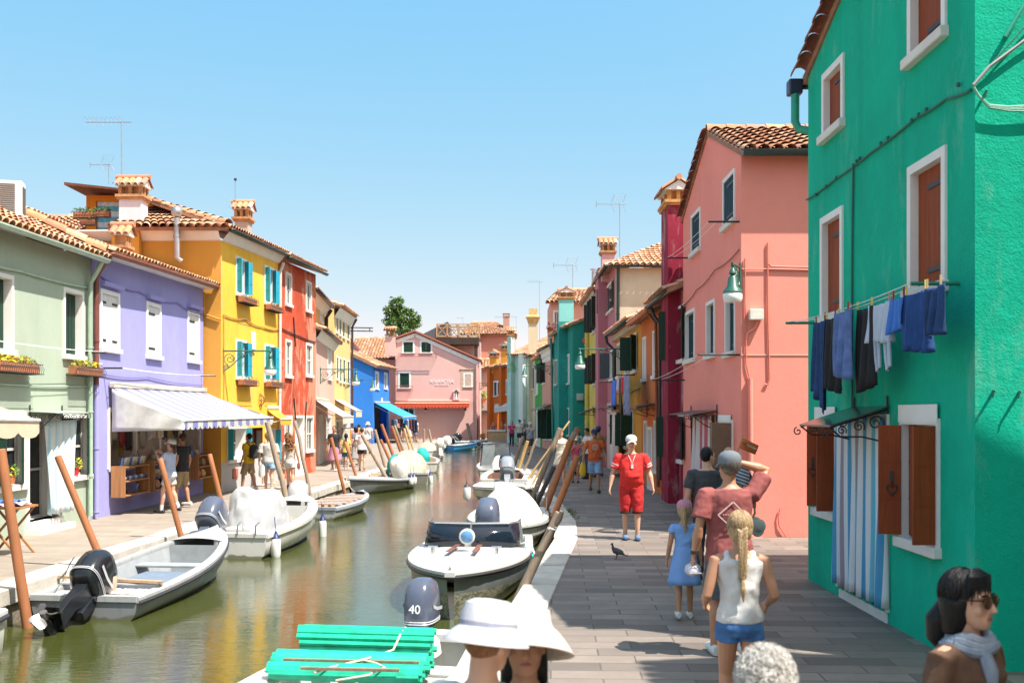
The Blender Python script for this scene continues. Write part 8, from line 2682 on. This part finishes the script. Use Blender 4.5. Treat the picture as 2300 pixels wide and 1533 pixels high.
person('person in white tee looking down at a phone, behind orange shirt', 2.55, 34.2, 120, 1.70, ('tee', WTEE), ('trousers', DKC), BLKS, ('short', 'black'), None, vox=.014, skin=2, larm=((.04, .08, -.27), (-.06, .28, -.24)), rarm=((.04, .08, -.27), (-.06, .28, -.24)), pitch=-25)
person('person in tan shirt and blue cap with back turned', 2.95, 35, 10, 1.72, ('tee', cl('tan_shirt', (.36, .22, .08))), ('shorts', cl('cream_romper2', (.5, .45, .38))), BLKS, ('short', 'black'), ('cap', NAVC), vox=.014, skin=2, strap=BLKS)
person('person in brown straw hat and floral dress with long hair', 2.3, 36.2, 150, 1.66, ('tank', cl('floral_teal', (.12, .30, .30), var=.6)), ('skirt', MC['cloth_floral_teal']), BLKS, ('long', 'auburn'), ('bucket', cl('brown_straw', (.24, .12, .06))), vox=.014, female=True, long_=.75)
UPA = ((.06, .18, -.13), (-.10, .26, .12))
person('person in grey blue shirt photographing with raised arms', .95, 53.6, 150, 1.72, ('tee', cl('grey_blue_tee', (.30, .36, .44))), ('shorts', DKC), BLKS, ('short', 'black'), ('cap', CAPW), larm=UPA, rarm=UPA, vox=.018, wide=1.15, belly=.05, strap=NAVC, long_=.95)
person('person in magenta top and black trousers by the green house', -.02, 69.5, 178, 1.70, ('tee', cl('magenta', (.42, .02, .12))), ('trousers', BTEE), BLKS, ('bob', 'black'), None, vox=.02, female=True, wide=1.1, larm=((.05, .1, -.25), (-.08, .22, -.2)))
person('person in white tee, dark shorts and cap beside the magenta top', .52, 70.2, 190, 1.76, ('tee', WTEE), ('shorts', DKC), WHTS, ('short', 'brown'), ('cap', DKC), vox=.02, long_=.9)
person('person in dark shirt behind the white tee and cap', .85, 71.6, 170, 1.80, ('tee', cl('slate_shirt', (.10, .12, .16))), ('trousers', DKC), BLKS, ('short', 'black'), None, vox=.02)
for i, (px, m, hc, lab) in enumerate(((1108, cl('dusky_red', (.36, .12, .11)), 'brown', 'person in dusky red shirt behind the left of the parapet'), (1127, cl('orange_tee2', (.55, .16, .05)), 'black', 'person in orange shirt behind the middle of the parapet'), (1140, cl('pale_grey', (.45, .45, .47)), 'black', 'taller person in pale grey behind the right end of the parapet'))):
    person(lab, (px - CX) / F * 81.2, 81.2, 170 + 10 * i, (1.60, 1.62, 1.72)[i], ('tee', m), ('trousers', DKC), BLKS, ('short', hc), None, vox=.022)
# walking away on the right
RS = cl('rose_tee', (.27, .07, .065))
t_, M, UM, HM, hd = person('person in dusty rose shirt seen from behind, hand on grey cap', 1.92, 9.05, 2, 1.80, ('tee', RS), ('shorts', cl('slate_shorts', (.09, .105, .13))), WHTS, ('short', 'grizzled'), ('cap', cl('grey_cap', (.13, .15, .17))), rarm=((.15, .10, .20), (-.11, .07, .27)), larm=((.07, -.04, -.28), (.10, .03, -.53)), vox=.0075, wide=1.1, belly=.03, hem=.84, sleeve=.72, long_=.95, yaw=12, skin=1, face_on=True, curl=.22)
mb = MB(UM); dq = [(-.13, 1.24), (.0, 1.35), (.12, 1.23), (-.0, 1.12)]
for a, b in zip(dq, dq[1:] + dq[:1]): mb.bar((a[0], -.137 - .004, a[1]), (b[0], -.137 - .004, b[1]), .006, .01)
for k in range(9): mb.bar((-.09 + k * .02, -.142, 1.243), (-.078 + k * .02, -.142, 1.243), .012, .006)
mb.bar((-.03, -.142, 1.175), (.045, -.142, 1.2), .006, .006)
obj('shirt_print', mb, cl('pale_print', (.60, .42, .40)), t_)
mb = MB(UM); wl = V((-.183 * 1.1 - .095, .018, 1.405 - .50)); mb.tube([wl + V((0, 0, -.015)), wl + V((0, 0, .015))], .037, 14); obj('wristwatch', mb, BLKS, t_, smooth=True)
mb = MB(Matrix.Translation(hd[0] + V((.01, .03, -.06)))); mb.ell((0, 0, 0), .075, .085, .06, 14, 8); mb.obox((0, -.09, -.02), (.05, 0, 0), (0, .05, -.01), (0, 0, .006))
tag(obj('baseball_cap', mb, cl('lilac_white_cap', (.56, .54, .60)), smooth=True), 'pale lilac cap held in the left hand of the rose shirt person', 'cap')
BLD = cl('cornflower_blue', (.17, .33, .66))
person('child in blue puff sleeve dress and pink cap with blond ponytail', 1.81, 10.75, -4, 1.20, ('tee', BLD), ('dress', BLD), WHTS, ('pony', 'blond'), ('cap', cl('pink_cap', (.46, .20, .27)), 1), vox=.0085, female=True, headk=1.2, long_=.44, sleeve=.3, skin=1, stride=-.13, socks=None, hem=1.0, yaw=-10)
t_, M, UM, HM, hd = person('person in white tank top and blue shorts with a blond braid', 1.50, 6.75, -3, 1.48, ('tank', WTEE), ('shorts', MDEN), WHTS, ('braid', 'blond'), None, larm=((.075, -.05, -.26), (.06, .16, -.36)), rarm=((.075, -.05, -.26), (.06, .16, -.36)), vox=.007, female=True, long_=.28, skin=1, headk=1.1, hem=.93, stride=.09, wide=1.08)
mb = MB(M); mb.obox((0, .27, 1.10), (.038, 0, 0), (0, .006, .003), (0, -.03, .075)); tag(obj('phone', mb, plain('black_phone', (.02, .02, .025), .15), mods=[bev(.006, 2)]), 'dark phone held by the person with the blond braid', 'phone')
person('person in charcoal tee with short black hair, head turned right', 2.52, 13.2, -6, 1.72, ('tee', cl('charcoal_tee', (.05, .05, .055))), ('trousers', DKC), BLKS, ('short', 'black'), None, vox=.009, yaw=-52, skin=0, sleeve=.7, wide=1.08)
t_, M, UM, HM, hd = person('balding guide in black shirt holding up an orange flag', 2.96, 14.0, -4, 1.70, ('tee', BTEE), ('trousers', DKC), BLKS, ('bald', 'grizzled'), None, rarm=((.13, -.03, -.25), (.16, .04, -.50)), larm=((-.02, .14, -.18), (-.18, .24, .08)), vox=.009, skin=1, wide=1.12, sleeve=.6)
mb = MB(HM); mb.loft([[(w_ * math.cos(a), -.01 + w_ * 1.15 * math.sin(a), z_) for a in [math.pi + k * math.pi / 12 for k in range(13)]] for z_, w_ in ((1.585, .072), (1.64, .084), (1.675, .078))], False); obj('hair', mb, HAIR['grizzled'], t_, smooth=True, mods=[solid(.012)])
mb = MB(Matrix.Translation(hd[1] + V((.02, 0, -.2)))); mb.lathe([(.14, 0), (.135, .015), (.085, .02), (.08, .1), (.05, .115), (.005, .118)], (0, 0, 0), 24, axis=(.5, -.8, .3)); tag(obj('held_hat', mb, cl('pale_straw', (.5, .48, .42)), smooth=True, mods=[solid(.005)]), 'pale brimmed hat held low in the right hand of the guide', 'hat')
fl = thing('guide_flag', 'orange flag with lettering on a thin stick above the guide', 'flag', (3.05, 13.9, 1.4))
p0, p1 = Wp(1652, 1032, 13.9), Wp(1668, 977, 13.9)
mb = MB(); mb.tube([hd[0], p0, p1], .007, 6); obj('stick', mb, PLANK, fl)
q = [Wp(1668, 983, 13.88), Wp(1705, 1000, 13.84), Wp(1697, 1021, 13.84), Wp(1661, 1006, 13.88)]
mb = MB(); mb.grid(lambda a, b: q[0].lerp(q[1], a).lerp(q[3].lerp(q[2], a), b) + V((0, -.015 * math.sin(a * 5), 0)), 10, 4)
obj('flag_cloth', mb, cl('flag_orange', (.50, .12, .02)), fl, smooth='all', mods=[solid(.003)])
cX = (q[1] - q[0]).normalized(); cc = (q[0] + q[1] + q[2] + q[3]) / 4 + V((0, -.03, .012))
cZ = (V((0, 0, 1)) - cX * cX.z).normalized()
text('city', cc - cX * .068, .055, cX, cZ, plain('dark_lettering', (.05, .03, .03), .7), fl, ext=.001)
text('wonders', cc + cX * .035, .05, cX, cZ, plain('pale_lettering', (.7, .6, .52), .7), fl, ext=.001)
mb = MB(); c = Wp(1666, 1066, 13.3); mb.loft([[c + V((w_ * math.cos(a), .08 * math.sin(a), z_)) for a in [k * math.pi / 7 for k in range(14)]] for z_, w_ in ((-.14, .06), (-.1, .1), (.08, .1), (.13, .04))], True, True, True)
tag(obj('shoulder_bag', mb, stripes('navy_white_stripe', [(.55, .55, .55), (.02, .03, .1)], (.35, 0, 1), .022), smooth=True), 'navy and white striped bag behind the raised arm', 'bag')
# close to the camera
t_, M, UM, HM, hd = person('dark haired person in brown sweater, scarf and sunglasses at the lower right', 1.80, 4.05, -146, 1.50, ('long', cl('brown_sweater', (.13, .065, .035), var=.25)), ('trousers', DKC), BLKS, ('bob', 'black'), None, vox=.0065, female=True, wide=1.08, glasses=plain('tortoise_sunglasses', (.05, .018, .008), .15), headk=1.1, yaw=8, skin=0)
mb = MB(UM)
for k in range(3): mb.tube([((.085 + .012 * k) * math.cos(a), .01 + (.08 + .014 * k) * math.sin(a), 1.465 + .018 * (1 - k) + .012 * math.sin(3 * a + k)) for a in [q_ * math.pi / 12 for q_ in range(25)]], .026, 8)
mb.tube([(.04, .10, 1.45), (.05, .145, 1.36), (.04, .15, 1.27)], [.03, .035, .02], 8)
obj('scarf', mb, cl('grey_blue_scarf', (.26, .30, .36), var=.35), t_, smooth=True)
mb = MB(HM); mb.tube([(.0, -.08, 1.60), (.02, -.115, 1.54), (.02, -.12, 1.47), (.0, -.10, 1.40)], [.05, .055, .045, .012], 12); obj('ponytail', mb, HAIR['black'], t_, smooth=True, mods=[remesh(.007)])
for k in range(44):
    mb = mb if k else MB(HM); a = -1.2 + 2.4 * k / 43; e_ = .022 * math.sin(k * 2.7) + .012 * math.sin(k * 5.1)
    mb.tube([(.03 * math.sin(a), .03, 1.768), (.075 * math.sin(a), .02 + .065 * math.cos(a), 1.745), (.088 * math.sin(a), -.005 + .098 * math.cos(a), 1.70 - .04 * abs(a) * abs(a) + e_)], [.010, .008, .0015], 5)
obj('fringe', mb, HAIR['black'], t_, smooth=True)
person('person with woolly grey hair in the foreground, seen from behind', .79, 3.2, 0, 1.405, ('tee', WTEE), ('trousers', DKC), BLKS, ('wool', 'grey'), None, vox=.009)
person('person in pale grey bucket hat and white shirt at the bottom edge', -.093, 3.3, -35, 1.52, ('tee', cl('white_shirt', (.60, .59, .57))), ('shorts', KHK), WHTS, ('short', 'auburn'), ('bucket', cl('pale_grey_hat', (.48, .48, .52)), cl('hat_band', (.25, .26, .33))), vox=.007, pitch=-12)
person('person in wide white sun hat facing the camera beside bucket hat', .045, 3.6, 172, 1.42, ('tank', WTEE), ('skirt', WTEE), BLKS, ('long', 'black'), ('sun', cl('white_sun_hat', (.58, .52, .44))), vox=.007, female=True, skin=1, yaw=10, pitch=5, headk=1.08, glasses=False)
# left bank
person('person in pale blue shirt, white shorts and white cap lifting a phone', -7.45, 22.3, 75, 1.60, ('tee', cl('pale_blue_shirt', (.38, .45, .60))), ('shorts', WTEE), BLKS, ('lowpony', 'brown'), ('cap', CAPW), vox=.010, female=True, larm=((.05, .12, -.22), (-.05, .28, .0)), rarm=((.05, .12, -.22), (-.05, .28, .0)), pitch=14, long_=.6, stride=.16, socks=WHTS)
person('person in black tee and khaki shorts at the souvenir shop', -7.6, 23.6, 70, 1.70, ('tee', BTEE), ('shorts', KHK), WHTS, ('short', 'brown'), None, vox=.011, skin=1, long_=1.0)
t_, M, UM, HM, hd = person('person in yellow tee with black backpack walking left', -7.35, 28.6, 62, 1.62, ('tee', cl('yellow_tee', (.66, .43, .01))), ('shorts', KHK), WHTS, ('short', 'black'), None, vox=.011, skin=1, long_=.95, stride=.18)
mb = MB(UM); mb.loft([[(w_ * math.cos(a) * 1.0, -.20 + d_ * math.sin(a), z_) for a in [k * math.pi / 8 for k in range(16)]] for z_, w_, d_ in ((1.0, .12, .08), (1.04, .16, .12), (1.25, .155, .115), (1.38, .12, .09), (1.42, .06, .05))], True, True, True)
for sg in (-1, 1): mb.tube([(sg * .1, -.13, 1.39), (sg * .115, -.01, 1.485), (sg * .12, .115, 1.33), (sg * .16, .02, 1.12), (sg * .12, -.12, 1.06)], .018, 6)
tag(obj('backpack', mb, cl('black_backpack', (.02, .02, .024)), smooth=True), 'black backpack on the person in the yellow tee', 'backpack')
person('blond person in pink top beside the shop entrance', -7.3, 30.6, 80, 1.64, ('tank', cl('dusty_pink', (.52, .25, .22))), ('shorts', cl('rust_shorts', (.4, .12, .05))), WHTS, ('long', 'blond'), None, vox=.013, female=True, long_=.5)
person('person in light grey checked shirt and denim shorts from behind', -6.72, 28.3, 8, 1.62, ('tee', cl('light_grey_check', (.48, .46, .42))), ('shorts', LDEN), WHTS, ('short', 'blond'), None, vox=.011, long_=.55, wide=1.12, sleeve=.85, hem=.80)
mb = MB(); c = Wp(588, 1055, 28.2); mb.loft([[c + V((w_ * math.cos(a), .04 * math.sin(a), z_)) for a in [k * math.pi / 6 for k in range(12)]] for z_, w_ in ((.16, .03), (.1, .08), (-.14, .09), (-.2, .05))], True, True, True)
tag(obj('shopping_bag', mb, WTEE, smooth=True), 'white plastic bag beside the grey checked shirt', 'bag')
person('dark haired person in white top turned to the shop', -6.45, 29.4, 70, 1.62, ('tee', WTEE), ('shorts', cl('beige_shorts', (.44, .36, .28))), WHTS, ('lowpony', 'brown'), None, vox=.012, female=True, long_=.7)
person('person with curly auburn hair, beige strapless top and white shorts', -6.15, 28.4, -5, 1.60, ('strapless', cl('beige_top', (.52, .45, .36))), ('shorts', WTEE), BLKS, ('curly', 'auburn'), None, vox=.010, female=True, long_=.42, socks=BLKS, hem=.98)
mb = MB(); c = Wp(671, 1044, 28.3); mb.loft([[c + V((.05 * w_ * math.cos(a), .03 * math.sin(a), z_)) for a in [k * math.pi / 5 for k in range(10)]] for z_, w_ in ((-.12, .6), (-.05, 1), (.05, .9), (.08, .2))], True, True, True); mb.tube([c + V((0, 0, .07)), c + V((-.08, 0, .45))], .006, 5)
tag(obj('handbag', mb, cl('red_brown_bag', (.26, .09, .06)), smooth=True), 'small red brown handbag hanging beside the white shorts', 'bag')
person('person in black printed tee and dusty pink skirt coming nearer', -6.75, 38.9, 176, 1.70, ('tee', BTEE), ('skirt', cl('mauve_skirt', (.42, .20, .28))), WHTS, ('short', 'black'), None, vox=.014, skin=2, long_=.62)
person('child in yellow and green top with dark ponytail', -6.42, 39.6, 10, 1.38, ('tee', cl('yellow_green', (.55, .48, .12), var=.4)), ('shorts', MDEN), WHTS, ('pony', 'black'), None, vox=.014, female=True, headk=1.12, long_=.6)
person('person in white tee and black shorts seen from behind', -5.7, 38.9, 4, 1.64, ('tee', WTEE), ('shorts', BTEE), plain('brown_boot', (.2, .13, .07), .6), ('short', 'brown'), None, vox=.013, female=True, wide=1.12, long_=.5)
person('person in grey shirt beside the clothes rack under the white awning', -6.45, 42.2, 60, 1.64, ('tee', cl('slate_grey', (.13, .13, .15))), ('skirt', cl('grey_skirt', (.3, .29, .28))), WHTS, ('bob', 'black'), None, vox=.016, female=True, long_=.7)
person('person in white tee and white hat with crossing strap', -7.75, 55, 10, 1.72, ('tee', WTEE), ('shorts', MDEN), BLKS, ('short', 'brown'), ('bucket', CAPW), vox=.018, strap=BLKS)
person('person in black with long black hair beside the white hat', -8.15, 54.5, 15, 1.62, ('tee', BTEE), ('trousers', BTEE), BLKS, ('long', 'black'), None, vox=.018, female=True)
person('person in black dress with long black hair by the blue shop', -7.25, 65.5, 150, 1.60, ('tee', BTEE), ('skirt', BTEE), WHTS, ('long', 'black'), None, vox=.02, female=True, long_=.6)
person('person in pale top and brown hat next to the pink wall', -7.95, 79, 175, 1.64, ('tee', cl('pale_floral', (.55, .46, .44))), ('skirt', cl('cream_skirt', (.56, .48, .36))), BLKS, ('bob', 'brown'), ('bucket', cl('straw_hat2', (.42, .3, .16))), vox=.022, female=True, long_=.55)
person('person in white tee and denim shorts with straw hat at the pink wall', -7.62, 80.5, 178, 1.78, ('tee', WTEE), ('shorts', LDEN), BLKS, ('short', 'brown'), ('bucket', cl('straw_hat3', (.55, .48, .34))), vox=.02, long_=.9)

# the pigeon
pg = thing('pigeon', 'dark grey pigeon standing on the shaded paving', 'pigeon', (1.56, 15.25, 0))
M = Matrix.Translation((1.56, 15.25, 0)) @ Matrix.Rotation(rad(62), 4, 'Z') @ Matrix.Diagonal((.78, .7, .92, 1))
mb = MB(M)
mb.tube([(0, -.17, .08), (0, -.10, .105), (0, -.02, .12), (0, .05, .135), (0, .085, .165), (0, .095, .20), (0, .10, .225)], [.012, .035, .055, .052, .034, .022, .018], 12)
mb.ell((0, .105, .235), .02, .026, .021, 10, 8)
mb.tube([(0, .125, .234), (0, .152, .226)], [.008, .002], 6)
mb.loft([[(-.03, -.15, .085), (.03, -.15, .085), (.03, -.15, .075), (-.03, -.15, .075)], [(-.035, -.25, .06), (.035, -.25, .06), (.035, -.25, .054), (-.035, -.25, .054)]], True, True, True)
for sg in (-1, 1):
    mb.tube([(sg * .02, .0, .09), (sg * .02, -.005, .045), (sg * .02, .01, .005)], [.012, .006, .004], 6)
    for q in (-.5, 0, .5): mb.tube([(sg * .02, .01, .005), (sg * .02 + .03 * math.sin(q), .01 + .03 * math.cos(q), .003)], .003, 4)
obj('body', mb, plain('pigeon_feathers', (.035, .035, .042), .6, .4, scale=20), pg, smooth=True)
for sg in (-1, 1):
    mb = MB(M); mb.ell((sg * .047, -.04, .12), .014, .10, .038, 10, 8, rot=Matrix.Rotation(.18, 3, 'X')); obj('wing', mb, plain('pigeon_wing', (.06, .06, .07), .6, .4, scale=25), pg, smooth=True)
